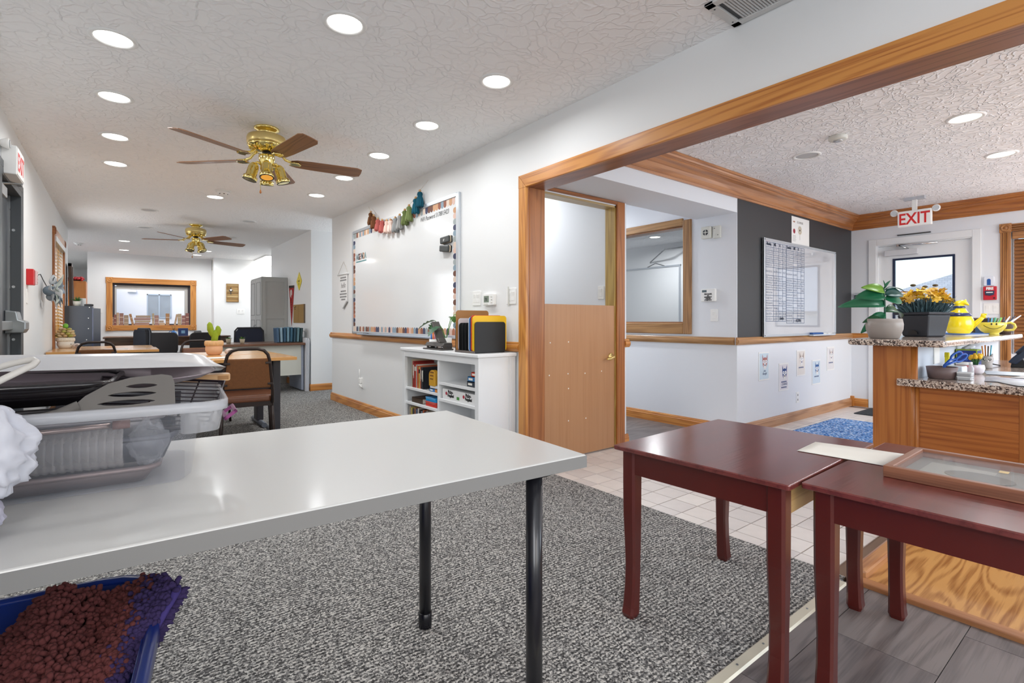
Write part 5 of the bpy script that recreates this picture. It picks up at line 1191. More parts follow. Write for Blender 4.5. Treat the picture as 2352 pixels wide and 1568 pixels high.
t = thing('berry_wreath', 'red berry wreath lying on the oak cabinet', 'wreath', (-.72, 12.4, 1.79)); wm = MB(); rw = random.Random(9)
for k in range(170):
    a = rw.random() * 6.28; rr2 = .17 + rw.gauss(0, .03); wm.ball((rr2 * math.cos(a), rr2 * math.sin(a), .045 + rw.gauss(0, .022)), .016 + rw.random() * .008, 6, 4)
obj('berries', wm, mat('berry_red', (170, 30, 40), .4, var=.3, vscale=30), t, kind='stuff'); obj('wreath_ring', MB().tube([(.17 * math.cos(a), .17 * math.sin(a), .035) for a in [2 * math.pi * q / 24 for q in range(24)]], .03, 8, closed=True), mat('twig_dark', (70, 30, 30), .9), t)
# folded white boards leaning by the cream desk
t = thing('folded_boards', 'stack of folded white display boards leaning by the cream desk', 'boards', (2.285, 7.98, 0))
for k in range(4): obj('board', MB().box(-.050 + k * .013, -.02, 0, -.041 + k * .013, .50, .80 - .02 * (k % 2)).xf(Rm(1 + .5 * k, 'X')), mat('board_%d' % (k % 2), [(232, 234, 238), (206, 210, 216)][k % 2], .6), t)

# =================================================================== CLASSROOM SEEN THROUGH THE CORRIDOR WINDOW
t = thing('classroom_whiteboard', 'plain whiteboard in the classroom beyond the inner window', 'whiteboard', (7.2, 5.62, .95), face='-X')
obj('writing_surface', MB().box(-.80, 0, 0, .80, 1.02, .012), M['whiteboard_gloss'], t); obj('frame', MB().box(-.81, -.01, 0, -.78, 1.03, .022).box(.78, -.01, 0, .81, 1.03, .022).box(-.81, 1.0, 0, .81, 1.03, .022).box(-.81, -.01, 0, .81, .02, .022), fr, t)
obj('hanger_wire', MB().tube([(.15, 1.03, .01), (.32, 1.09, .01), (.5, 1.03, .01)], .006, 6), DARKG, t)
t = thing('wall_wire', 'thin wire running down from the classroom ceiling', 'wire', (7.2, 4.55, 0)); obj('wire', MB().tube([(-.02, .85, 2.06), (-.35, .32, 2.2), (-.02, .06, 2.25), (-.02, -.1, 2.24)], .010, 6), DARKG, t)

# =================================================================== ENTRY: WALL PIECES
t = thing('schedule_whiteboard', 'whiteboard with a handwritten weekly schedule on the black wall', 'whiteboard', (4.954, YK - .012, .903), face='-Y')
bw_, bh_ = 1.75, .970
obj('writing_surface', MB().box(0, 0, 0, bw_, bh_, .012), mat('schedule_board', (200, 202, 208), .05, spec=1.0, coat=1.0), t)
obj('frame', MB().box(0, bh_ - .022, 0, bw_, bh_, .020), fr, t, bevel=.002); obj('frame', MB().box(0, 0, 0, bw_, .022, .020), fr, t, bevel=.002)
obj('frame', MB().box(0, .022, 0, .022, bh_ - .022, .020), fr, t, bevel=.002); obj('frame', MB().box(bw_ - .022, .022, 0, bw_, bh_ - .022, .020), fr, t, bevel=.002)
for u in (.014, bw_ - .014):
    for v in (.014, bh_ - .014): obj('corner_screw', MB().cyl((u, v, .020), (u, v, .022), .006, n=8), DARKG, t)
inkm = mat('marker_blue', (52, 74, 108), .6)
rk = random.Random(21)
def ruled(x0, x1, ztop, zbot, cols, rows, first):
    g = MB(); n_ = len(rows)
    zz = [ztop - (ztop - zbot) * r_ for r_ in rows]
    for z_ in zz: g.box(x0, z_ - .0022, .0122, x1, z_ + .0022, .0128)
    for c in cols: g.box(x0 + c * (x1 - x0) - .0022, zbot, .0122, x0 + c * (x1 - x0) + .0022, ztop, .0128)
    obj('ruled_grid', g, inkm, t)
    s_ = MB()
    for r_ in range(n_ - 1):
        for c in range(len(cols) - 1):
            if r_ > 1 and c and rk.random() < .25: continue
            a, b = x0 + cols[c] * (x1 - x0) + .008, x0 + cols[c + 1] * (x1 - x0) - .008; zc = (zz[r_] + zz[r_ + 1]) / 2; u = a
            while u < b - .01:
                h_ = .014 + rk.random() * .012
                pts = [(u, zc - h_ / 2, .0125), (u + .004, zc + h_ / 2, .0125), (u + .010, zc + (rk.random() - .5) * h_, .0125), (u + .013, zc - h_ / 2, .0125)]
                for p_, q_ in zip(pts, pts[1:]):
                    dx, dz = q_[0] - p_[0], q_[1] - p_[1]; L_ = math.hypot(dx, dz) or 1; nx, nz = -dz / L_ * .0013, dx / L_ * .0013
                    s_.add([(p_[0] - nx, p_[1] - nz, .0126), (p_[0] + nx, p_[1] + nz, .0126), (q_[0] + nx, q_[1] + nz, .0126), (q_[0] - nx, q_[1] - nz, .0126)], [(0, 1, 2, 3)])
                u += .019 + rk.random() * .006
    obj('schedule_handwriting', s_, inkm, t, kind='stuff')
rows_ = [0, .06, .105, .155, .21, .26, .315, .42, .48, .54, .60, .67, .74, .80, .87, .94, 1.0]
ruled(.045, .475, .935, .155, [0, .36, .62, .82, 1.0], rows_, 0); ruled(.485, .905, .935, .135, [0, .36, .60, .80, 1.0], rows_, 1)
for s_, u, z_ in (('Monday', .060, .905), ('MS', .215, .905), ('9', .330, .905), ('Tuesday', .490, .905), ('MS', .650, .905), ('9', .755, .905), ('ALGEBRA', .70, .150), ('Genius', .335, .172)):
    obj('handwriting', text_mb(s_, .040, bold=.0012, sx=.75).xf(Tm(u, z_, .0130)), mat('marker_dark', (34, 46, 66), .6), t)
obj('marker_tray', MB().box(1.02, -.006, .012, 1.62, .010, .060), mat('tray_grey', (196, 204, 214), .35), t, bevel=.002)
obj('blue_eraser', MB().box(1.02, .010, .020, 1.30, .030, .055), mat('eraser_blue', (34, 84, 150), .6), t, bevel=.004)
for k in range(2): obj('marker', MB().cyl((1.32 + k * .13, .016, .04), (1.44 + k * .13, .016, .04), .007, n=8), WHITE, t)
t = thing('flower_drawing', 'paper drawing of a sunflower taped above the schedule board', 'drawing', (5.823, YK - .001, 1.880), face='-Y')
PAP = mat('paper_white', (236, 236, 234), .8)
obj('sheet', MB().box(-.215, 0, 0, .215, .290, .0015), PAP, t)
dk_ = mat('pencil', (110, 104, 100), .8)
for k in range(20):
    a = 2 * math.pi * k / 20; obj('petal_mark', MB().box(.022, -.003, .0016, .048, .003, .0020).xf(Tm(-.02, .155, 0) @ Matrix.Rotation(a, 4, 'Z')), mat('petal_tan', (176, 160, 120), .8), t)
obj('flower_centre', MB().cyl((-.02, .155, .0015), (-.02, .155, .0022), .014, n=14), mat('flower_core', (90, 66, 50), .8), t); obj('flower_stem', MB().box(-.022, .05, .0016, -.018, .105, .002), dk_, t)
obj('red_motif', MB().cyl((-.155, .135, .0015), (-.155, .135, .0022), .026, n=14), mat('motif_red', (150, 44, 60), .8), t); obj('leaf_motif', MB().prism([(-.19, .235), (-.155, .245), (-.13, .235), (-.155, .225)], .0015, .0022), mat('motif_tan', (170, 120, 96), .8), t)
obj('title_lettering', text_mb('ICA AMORE', .034, sx=.8).xf(Tm(-.085, .225, .0016)), dk_, t)
for k in range(5): obj('note_line', MB().box(-.19, .030 + k * .014, .0016, -.12 + .01 * (k % 2), .033 + k * .014, .0019), dk_, t)
cor = [((4.901, .755), (5.107, .478)), ((5.319, .625), (5.528, .342)), ((5.724, .746), (5.928, .469)), ((6.11, .623), (6.333, .347)), ((6.515, .756), (6.722, .483))]
pl = ['watercolour print of a red dog with glasses on the white lower wall', 'print of a navy blue bulldog face, second from the left', 'print of a tan big-eyed dog, middle of the five', 'print of a blue husky with glasses, fourth from the left', 'faint pencil print of a dog, nearest the exit']
pc = [(176, 110, 104), (28, 66, 130), (150, 132, 122), (44, 92, 150), (150, 140, 146)]; pb = [(206, 222, 232), (226, 222, 226), (228, 222, 216), (206, 220, 232), (226, 224, 226)]
for k, ((x0, z1_), (x1, z0_)) in enumerate(cor):
    w2, h2 = (x1 - x0) / 2, z1_ - z0_
    t = thing('dog_print', pl[k], 'print', ((x0 + x1) / 2, YK - .001, z0_), face='-Y', group='dog prints')
    obj('card', MB().box(-w2, 0, 0, w2, h2, .004), WHITE, t); obj('picture_ground', MB().box(-w2 + .010, .012, .004, w2 - .010, h2 - .012, .0046), mat('ground_%d' % k, pb[k], .7, var=.06, vscale=20), t)
    cm = mat('dog_%d' % k, pc[k], .7, var=.3, vscale=40); cx_ = .015
    obj('dog_head', MB().prism([(cx_ + .045 * math.cos(R(a)), h2 * .62 + .055 * math.sin(R(a))) for a in range(0, 360, 24)], .0046, .0052), cm if k in (0, 1, 3) else mat('dog_pale_%d' % k, (214, 204, 198), .7), t)
    for s_ in (-1, 1):
        obj('dog_ear', MB().prism([(cx_ + s_ * .020, h2 * .72), (cx_ + s_ * .050, h2 * .92), (cx_ + s_ * .048, h2 * .66)], .0046, .0053), cm, t)
        obj('glasses_lens', MB().cyl((cx_ + s_ * .022, h2 * .66, .0052), (cx_ + s_ * .022, h2 * .66, .0057), .018, n=14), mat('lens_white', (240, 242, 246), .6), t); obj('pupil', MB().cyl((cx_ + s_ * .020, h2 * .66, .0057), (cx_ + s_ * .020, h2 * .66, .0061), .006, n=8), BLACKP, t)
    obj('muzzle', MB().prism([(cx_ + .028 * math.cos(R(a)), h2 * .50 + .032 * math.sin(R(a))) for a in range(0, 360, 30)], .0053, .0058), mat('muzzle', (232, 230, 230), .7), t); obj('nose', MB().prism([(cx_ + .010 * math.cos(R(a)), h2 * .535 + .009 * math.sin(R(a))) for a in range(0, 360, 45)], .0058, .0063), mat('nose_%d' % (k % 2), [(34, 60, 110), (60, 54, 60)][k % 2], .7), t)
    wd = [['you', 'thought'], ['YOU TO', 'COURAGE', 'MY WORLD'], ['', 'YOU ARE', ''], ['I AM', 'REMEMB', 'CHIP'], ['']][k]
    wd = [['you', 'thought'], ['', 'COURAGE', ''], [''], [''], ['']][k]
    for q, s_ in enumerate(wd):
        z_ = h2 * (.30 - .10 * q)
        if s_: obj('lettering', text_mb(s_, .034, shear=.2, sx=.8, align='CENTER').xf(Tm(.01, z_, .0050)), mat('print_ink', (74, 90, 130), .7), t)
        else:
            for r_ in range(4): obj('lettering_line', MB().box(-.055 + r_ * .030, z_, .0048, -.032 + r_ * .030, z_ + .014, .0052), mat('print_ink', (74, 90, 130), .7), t)
t = thing('wall_outlet', 'white wall outlet below the dog prints', 'outlet', (5.75, YK, .243), face='-Y'); obj('cover_plate', MB().prism(rrect(.072, .115, .005), 0, .005), WHITE, t, bevel=.002)
for v in (-.025, .025): obj('socket', MB().box(-.006, v - .010, .005, .006, v + .010, .006), DARKG, t)
# corridor wall devices
t = thing('alarm_sounder', 'white alarm sounder with round grille on the corridor wall', 'alarm', (XC, 2.712, 1.910), face='-X'); obj('housing', MB().prism(rrect(.10, .115, .012), 0, .042), OFFW, t, bevel=.006); obj('grille', MB().cyl((0, 0, .042), (0, 0, .044), .028, n=20), DARKG, t); obj('grille_cross', MB().box(-.028, -.003, .044, .028, .003, .047).box(-.003, -.028, .044, .003, .028, .047), OFFW, t); obj('grille_hub', MB().cyl((0, 0, .044), (0, 0, .048), .008, n=12), OFFW, t)
t = thing('junction_cover', 'blank beige box cover beside the alarm sounder', 'cover plate', (XC, 2.610, 1.905), face='-X'); obj('cover', MB().prism(rrect(.078, .118, .006), 0, .024), OFFW, t, bevel=.004)
for u, v in ((-.02, .035), (.015, -.03)): obj('screw', MB().cyl((u, v, .024), (u, v, .026), .004, n=8), BLACKP, t)
t = thing('alarm_keypad', 'white alarm keypad with black notice text on the corridor wall', 'keypad', (XC, 2.694, 1.308), face='-X'); obj('housing', MB().prism(rrect(.150, .122, .010), 0, .032), WHITE, t, bevel=.006); obj('screen', MB().box(-.060, .028, .032, -.012, .050, .0328), mat('lcd_dark', (88, 104, 110), .3), t)
for k, s_ in enumerate(('FIRE PANEL', 'IN', 'BASEMENT', 'UNDER', 'STAIRWAY')): obj('notice_text', text_mb(s_, .019, bold=.0009, sx=.85, align='CENTER').xf(Tm(.004, .004 - k * .0145, .0326)), BLACKP, t)
plate('switch_plate', 'white rocker switch plate under the alarm keypad', 'light switch', (XC, 2.645, 1.115), '-X', .075, .118, (0,))
t = plate('switch_plate', 'white switch plate seen over the half door', 'light switch', (3.29, 2.985, 1.305), '-X', .070, .114, (0,))
# entry exit sign, hanging from the ceiling
t = exit_sign((6.60, 1.609, 2.135), '-X', 'white EXIT sign with twin lamps over the entry door', w=.285, h=.165, d=.045); obj('ceiling_canopy', MB().box(-.09, HE - 2.135 - .03, .0, .09, HE - 2.135, .055), mat('canopy_grey', (186, 188, 194), .4), t, bevel=.003)
obj('hanging_stem', MB().box(-.02, .08, .01, .02, HE - 2.135 - .028, .035), WHITE, t)
t = thing('wall_bracket', 'dark grey hook bracket on the wall left of the exit door', 'bracket', (XE, 2.343, 1.352), face='-X'); obj('bracket_plate', MB().prism(rrect(.075, .108, .006), 0, .022), mat('bracket_grey', (70, 76, 88), .4), t, bevel=.004); obj('bracket_cap', MB().box(-.04, .030, .022, .04, .05, .05), mat('bracket_light', (190, 196, 204), .4), t, bevel=.004); obj('bracket_slot', MB().box(-.006, -.035, .022, .0, .015, .024), BLACKP, t)
t = thing('fire_pull_station', 'red FIRE pull station beside the exit door', 'fire alarm', (XE, 1.133, 1.353), face='-X')
obj('housing', MB().prism(rrect(.104, .142, .006), 0, .040), mat('pull_red', (196, 28, 48), .35), t, bevel=.004); obj('white_rim', MB().prism(rrect(.110, .148, .008), 0, .012), mat('rim_white', (226, 222, 226), .5), t)
obj('fire_text', text_mb('FIRE', .036, bold=.0022, sx=.86, align='CENTER').xf(Tm(0, .036, .0402)), WHITE, t); obj('pull_handle', MB().prism([(-.038, .024), (.038, .024), (.034, -.018), (0, -.028), (-.034, -.018)], .040, .052), mat('pull_navy', (40, 54, 84), .4), t, bevel=.003); obj('handle_text', MB().box(-.026, .002, .052, .026, .012, .0528), WHITE, t); obj('key_lock', MB().cyl((.034, -.052, .040), (.034, -.052, .044), .008, n=10), BLACKP, t)
t = thing('doorbell_chime', 'white chime box with a blue stripe above the pull station', 'chime', (XE, 1.142, 1.480), face='-X'); obj('housing', MB().prism(rrect(.082, .100, .012), 0, .026), mat('chime_white', (226, 230, 240), .4), t, bevel=.005); obj('blue_stripe', MB().prism([(-.015, -.042), (.015, -.042), (.015, .010)] + [(.015 * math.cos(R(a)), .010 + .015 * math.sin(R(a))) for a in range(30, 180, 30)] + [(-.015, .010)], .026, .0275), mat('stripe_blue', (26, 84, 160), .4), t)
t = plate('switch_plate', 'white double switch plate below the pull station', 'light switch', (XE, 1.125, 1.19), '-X', .125, .115, (-.03, .03))
# floor mats
RUG = speckle('blue_rug', [(0.30, (36, 92, 164)), (0.46, (70, 134, 208)), (0.58, (130, 178, 230)), (0.70, (206, 222, 240))], 70.0, bump=.8, bdist=.006, mix=.5)
t = thing('blue_rug', 'blue flecked entrance rug on the tiles', 'rug', (5.63, 1.75, 0)); obj('pile', MB().prism(rrect(1.06, .88, .02), 0.0005, .011), RUG, t); obj('rubber_edge', MB().prism(rrect(1.09, .91, .025), .0002, .006), mat('rug_edge', (36, 62, 104), .8), t)
t = thing('door_mat', 'black ribbed mat before the exit door', 'mat', (6.93, 1.75, 0)); obj('mat_base', MB().prism(rrect(.58, .88, .02), .0002, .008), mat('mat_black', (40, 44, 50), .8), t)
for k in range(22): obj('rib', MB().box(-.27, -.41 + k * .038, .008, .27, -.395 + k * .038, .0105), mat('mat_rib', (52, 56, 62), .8), t)

# =================================================================== RECEPTION COUNTER
t = thing('reception_partition', 'oak ended half wall of the reception counter', 'partition', (4.65, .95, 0))
obj('partition_wall', MB().box(-1.14, -.095, 0, 1.15, .098, .92), mat('partition_paint', (206, 214, 226), .6), t)
obj('end_panel', MB().box(-1.165, -.085, 0, -1.14, .100, .92), OAKC_Z, t, bevel=.002); obj('corner_strip', MB().cyl((-1.150, -.090, 0), (-1.150, -.090, .92), .018, n=14), OAKC_Z, t)
t = thing('upper_counter', 'speckled granite upper counter of the reception', 'counter', (4.6, .934, .92))
obj('slab', MB().prism(rrect(2.40, .456, .05, 5), 0, .036), GRANITE, t, bevel=.010, seg=3)
t = thing('reception_cabinet', 'oak end cabinet below the reception writing desk', 'cabinet', (3.6, .64, .0))
obj('side_panel', MB().box(-.115, -.200, .012, -.095, .215, .70), OAKC_Y, t, bevel=.002); obj('front_stile', MB().box(-.118, -.228, .012, -.06, -.200, .70), OAKC_Z, t, bevel=.003); obj('carcass', MB().box(-.095, -.19, .012, .25, .21, .70), mat('carcass_dark', (60, 50, 46), .6), t)
obj('moulding', MB().cyl((-.115, .200, .012), (-.115, .200, .70), .010, n=10), OAKC_Z, t)
t = thing('writing_counter', 'speckled granite writing desk below the upper counter', 'counter', (4.6, .56, .70))
obj('slab', MB().prism([(-1.17, .362), (-1.17, -.36), (1.1, -.36), (1.1, .294), (-1.112, .294), (-1.128, .362)], 0, .040), GRANITE, t, bevel=.006)
ZU, ZL = .956, .740
# grey pot with rubber plant
t = thing('rubber_plant', 'rubber plant with broad leaves in a grey round pot', 'plant', (3.63, 1.035, ZU))
obj('pot', MB().lathe([(.066, 0), (.074, .003), (.092, .055), (.094, .085), (.088, .118), (.083, .118), (.080, .100), (.002, .098)], n=36), mat('pot_taupe', (160, 152, 146), .4), t)
obj('soil', MB().lathe([(.080, .100), (.04, .106), (.002, .106)], n=20), mat('soil', (70, 62, 54), .95), t)
obj('stem', MB().tube([(.012, 0, .10), (.010, 0, .20), (.012, .004, .29), (.012, .004, .31)], [.006, .005, .004, .002], 8), mat('stem_green', (40, 90, 70), .5), t)
VU = Vector((CS, -SN, 0)); VF = Vector((SN, CS, 0))          # leaf spread across the line of sight
def pleaf(h, az, el, L, wd, bend, g, roll=0):
    lf = obj('leaf', leaf_mesh(L, wd, bend, 10, 0, .18), GRN[g], t, solid=.0012); lf.location = (.011, 0, h)
    lf.rotation_euler = (R(roll), R(-el), R(az)); return lf
az0 = math.degrees(math.atan2(-SN, CS))        # "right" in plan
for (h, a, el, L, wd, bd, g, ro) in ((.275, 180, 30, .115, .085, .45, 2, -55), (.250, 178, 14, .135, .105, .50, 4, -60), (.262, -6, 14, .125, .095, .45, 5, 55), (.235, 0, 2, .125, .090, .30, 4, 60), (.195, 178, 30, .165, .125, 1.05, 4, -55), (.160, 4, 22, .20, .085, .95, 3, 50), (.125, 184, 5, .11, .06, .5, 3, -40), (.30, 20, 60, .07, .022, .3, 4, 0), (.30, 170, 85, .05, .016, .1, 4, 0), (.29, 10, 25, .15, .034, .55, 5, 20), (.15, 190, -25, .12, .075, 1.0, 4, -50)):
    pleaf(h, az0 + a, el, L, wd, bd, g, ro)
# black planter with yellow flowers
t = thing('flower_planter', 'black square planter full of yellow flowers', 'plant', (4.24, .99, ZU), R(-22))
PB = mat('planter_black', (44, 48, 56), .5)
lo_, hi_ = .080, .112
def sq(r_): return [(-r_, -r_), (r_, -r_), (r_, r_), (-r_, r_)]
obj('planter_body', MB().hexa(sq(lo_), sq(hi_ - .01), 0, .145), PB, t, bevel=.010); obj('planter_rim', MB().hexa(sq(hi_), sq(hi_ + .004), .145, .162), PB, t, bevel=.004)
obj('drain_arch', MB().prism([(.032 * math.cos(R(a)), .028 * math.sin(R(a))) for a in range(0, 181, 20)], 0, .004).xf(Tm(-lo_ - .012, .0, .016) @ frame('-X').to_4x4()), BLACKP, t)
rf_ = random.Random(17); fol = MB()
for k in range(620):
    a, rr3 = rf_.random() * 6.283, math.sqrt(rf_.random()) * .135; bx_, by_ = rr3 * math.cos(a) * .8, rr3 * math.sin(a) * .8
    tip = Vector((bx_ * 1.45 + rf_.gauss(0, .015), by_ * 1.45 + rf_.gauss(0, .015), .175 + rf_.random() * .10)); b0 = Vector((bx_, by_, .150)); d_ = (tip - b0); sd_ = Vector((d_.y, -d_.x, 0)); sd_ = (sd_.normalized() if sd_.length > 1e-5 else Vector((1, 0, 0))) * .0022
    fol.add([b0 - sd_, b0 + sd_, b0 + d_ * .6 + sd_ * 1.2 + Vector((0, 0, .01)), tip, b0 + d_ * .6 - sd_ * 1.2 + Vector((0, 0, .01))], [(0, 1, 2, 3, 4)])
obj('foliage', fol, mat('foliage_blue_green', (72, 100, 108), .7, var=.35, vscale=40), t, kind='stuff')
pet = MB()
for p_ in range(6):
    a = 2 * math.pi * p_ / 6
    pet.join(MB().add([(0, 0, 0), (.014, -.010, .004), (.030, -.006, .002), (.030, .006, .002), (.014, .010, .004)], [(0, 1, 2, 3, 4)]), Matrix.Rotation(a, 4, 'Z'))
pmes = [pet.mesh('flower', mat('petal_%d' % k, c, .6)) for k, c in enumerate([(222, 176, 40), (206, 162, 66), (232, 192, 60)])]
for k in range(95):
    a, rr3 = rf_.random() * 6.283, math.sqrt(rf_.random()) * .150
    o = obj('flower', pmes[k % 3], None, t); o.location = (rr3 * math.cos(a), rr3 * math.sin(a), .310 - rr3 * rr3 * 3.4 + rf_.gauss(0, .014)); o.rotation_euler = (rf_.gauss(0, .5), rf_.gauss(0, .5), rf_.random() * 6); o.scale = (.95, .95, .95)
for k in range(3): obj('dry_flower', MB().ball(((-.12, .02, .10)[k] , (-.02, -.06, .06)[k], .338), (.016, .016, .009), 8, 5), mat('dry_head', (84, 70, 44), .8), t)
# yellow ceramic pitcher figure on a white tray
t = thing('serving_tray', 'white flat tray under the yellow ceramic figure', 'tray', (5.02, .95, ZU), R(-10)); obj('tray_plate', MB().prism(rrect(.46, .24, .03), 0, .006), WHITE, t, bevel=.002); obj('tray_lip', MB().tube([(x, y, .010) for x, y in rrect(.46, .24, .03)], .005, 6, closed=True), mat('tray_blue', (60, 100, 160), .4), t)
t = thing('yellow_pitcher', 'yellow ceramic figure pitcher with navy bands', 'pitcher', (4.98, .95, ZU + .007), math.atan2(-SN, CS) - R(40))
YC = mat('glaze_yellow', (236, 210, 8), .25, coat=.5); NV = mat('glaze_navy', (26, 40, 90), .3, coat=.4)
obj('body', MB().lathe([(.052, 0), (.060, .004), (.080, .030), (.088, .065), (.084, .105), (.072, .135), (.058, .155), (.046, .172), (.038, .192), (.034, .205), (.030, .216), (.02, .220)], n=36), YC, t)
obj('neck_band', MB().lathe([(.0735, .132), (.075, .138), (.062, .154), (.058, .157)], n=36, caps=False), NV, t, solid=.002); obj('head_band', MB().lathe([(.0385, .192), (.0395, .196), (.036, .208), (.034, .209)], n=36, caps=False), NV, t, solid=.002)
obj('cap', MB().tube([(-.012, 0, .212), (.0, 0, .226), (.022, 0, .236), (.040, 0, .228), (.055, 0, .214)], [.030, .026, .020, .013, .004], 14), YC, t); obj('cap_tip', MB().tube([(.022, 0, .232), (.034, 0, .246), (.040, 0, .258)], [.014, .010, .002], 10), YC, t)
am = obj('arm_spout', MB().tube([(.070, 0, .055), (.098, 0, .085), (.118, 0, .108), (.130, 0, .124)], [.022, .017, .014, .013], 12), YC, t)
obj('hand', MB().ball((.134, 0, .132), (.016, .010, .016), 12, 8), YC, t)
for k in range(4): obj('finger', MB().tube([(.128 + k * .006, 0, .140), (.124 + k * .009, 0, .154 - abs(k - 1.5) * .002)], [.005, .004], 8), YC, am)
obj('handle', MB().tube([(-.084, 0, .10), (-.11, 0, .09), (-.112, 0, .045), (-.085, 0, .035)], .006, 8), YC, t)
# smiley mug with pens
t = thing('smiley_mug', 'yellow smiling face mug holding pens', 'mug', (5.17, .80, ZU), math.atan2(-SN, CS) - R(40))
YM = mat('mug_yellow', (222, 206, 84), .3, coat=.4)
obj('mug_body', MB().lathe([(.040, 0), (.044, .006), (.040, .014), (.062, .030), (.080, .058), (.086, .092), (.083, .094), (.076, .060), (.056, .032), (.002, .028)], n=36), YM, t)
obj('mug_handle', MB().tube([(.080, 0, .086), (.102, 0, .092), (.122, 0, .080), (.128, 0, .060), (.116, 0, .040), (.090, 0, .036), (.066, 0, .038)], .0085, 10), YM, t)
def onmug(u, z):
    r_ = .0865 if z > .085 else (.080 + (z - .058) / .034 * .006 if z > .058 else .062 + (z - .030) / .028 * .018); return (r_ * math.sin(u), -r_ * math.cos(u) - .0012, z)
obj('smile', MB().tube([onmug(u, .046 + .5 * (u - .10) ** 2 * .105) for u in [-.62 + .12 * k for k in range(13)]], .0016, 6), BLACKP, t)
for s_ in (-.06, .26): obj('eye', MB().ball(onmug(s_, .082), (.0045, .002, .008), 10, 6), BLACKP, t)
for k, (u, c) in enumerate([(-.030, (30, 70, 140)), (-.010, (120, 190, 224)), (.008, (70, 150, 120)), (.022, (96, 120, 70)), (.040, (110, 180, 80))]): obj('pen', MB().cyl((u * .6, .01 * (k % 2), .05), (u + .014, .015 - .01 * (k % 3), .130 - .004 * (k % 2)), .0055, n=8), mat('pen_%d' % k, c, .4), t)
# crate, utensil cup and small blue frame behind
t = thing('wooden_crate', 'small grey brown wooden crate at the far end of the counter', 'crate', (5.62, .93, ZU)); cw = wood('crate_wood', (128, 108, 92), (96, 78, 66), 'y')
for nm, b in (('crate_side', (-.05, -.085, 0, .05, -.075, .13)), ('crate_side', (-.05, .075, 0, .05, .085, .13)), ('crate_base', (-.05, -.075, 0, .05, .075, .010)), ('crate_top', (-.05, -.075, .12, .05, .075, .13)), ('crate_back', (.04, -.075, .01, .05, .075, .12))): obj(nm, MB().box(*b), cw, t)
t = thing('utensil_cup', 'dark brown wicker cup with black pens beside the mug', 'cup', (5.50, .775, ZU)); obj('cup', MB().lathe([(.030, 0), (.036, .004), (.046, .085), (.042, .085), (.034, .01), (.002, .008)], n=20), mat('wicker_dark', (74, 58, 50), .8, bump=.8, bscale=120), t)
for k in range(4): obj('pen', MB().tube([(0, 0, .02), (.02 + k * .005, -.015 * k + .01, .10), (.055 + k * .01, -.03 * k + .01, .135 + .004 * k)], [.006, .008, .004], 8), mat('pen_dark_%d' % (k % 2), [(48, 48, 60), (206, 206, 214)][k % 2], .4), t)
t = thing('blue_card_holder', 'small slate blue card holder behind the yellow pitcher', 'card holder', (5.42, .90, ZU), R(-15)); obj('card_face', MB().box(-.006, -.035, 0, .006, .035, .075), mat('holder_blue', (70, 100, 140), .4), t); obj('foot', MB().box(-.03, -.035, 0, .03, .035, .005), mat('holder_blue', (70, 100, 140)), t)
# ---- things on the writing desk
t = thing('desk_bowl', 'brown taupe bowl holding blue scissors on the writing desk', 'bowl', (3.625, .765, ZL)); obj('bowl', MB().lathe([(.052, 0), (.060, .003), (.070, .066), (.066, .066), (.056, .006), (.002, .005)], n=32), mat('bowl_taupe', (112, 94, 92), .5), t)
t = thing('scissors', 'blue handled scissors leaning out of the taupe bowl', 'scissors', (3.63, .765, ZL + .008)); SB = mat('scissor_blue', (24, 84, 176), .35)
for k, (oy_, oz) in enumerate(((0, 0), (-.018, -.012))):
    cen = Vector((.03 + k * .02, -.055 + oy_, .120 + oz)); e1_ = (VU * .9 + Vector((0, 0, .55))).normalized() * .034; e2_ = (VU * -.45 + Vector((0, 0, .75))).normalized() * .015
    lp_ = obj('handle_loop', MB().tube([cen + e1_ * math.cos(a) + e2_ * math.sin(a) for a in [2 * math.pi * q / 16 for q in range(16)]], .0055, 8, closed=True), SB, t)
    obj('shank', MB().tube([cen - e1_ * .95, Vector((.0, -.01 - .005 * k, .066)), Vector((-.01, .008 * k, .01))], [.0065, .006, .003], 8), SB, t)
t = thing('binder_clip_tins', 'two stacked clear silver clip boxes on the writing desk', 'boxes', (3.62, .665, ZL)); 
for k in range(2): b_ = obj('tin', MB().prism(rrect(.05, .062, .006), k * .022 + .0005, k * .022 + .020), mat('tin_silver', (196, 200, 204), .25, metal=.5), t, bevel=.003); obj('tin_lid', MB().prism(rrect(.052, .064, .006), k * .022 + .014, k * .022 + .0215), mat('tin_clear', (226, 230, 232), .2), b_)
t = thing('wipes_packet', 'white and pale blue tissue packet on a black tray', 'packet', (3.83, .755, ZL)); obj('black_tray', MB().box(-.07, -.055, 0, .07, .06, .022), BLACKP, t, bevel=.003); obj('packet', MB().box(-.06, -.05, .022, .06, .055, .060), mat('packet_white', (222, 232, 240), .4), t, bevel=.005); obj('packet_band', MB().prism([(.05, .0), (.0, .034), (-.05, .0)], 0, .001).xf(Tm(-.0605, .0, .024) @ frame('-X').to_4x4()), mat('packet_blue', (110, 170, 200), .4), t)
t = thing('highlighter', 'yellow highlighter standing behind the scissors', 'highlighter', (3.86, .79, ZL + .060)); obj('barrel', MB().box(-.008, -.010, 0, .008, .010, .060), mat('highlight_yellow', (236, 222, 30), .4), t, bevel=.003); obj('cap', MB().box(-.009, -.011, .045, .009, .011, .075), mat('highlight_cap', (222, 208, 20), .4), t, bevel=.003)
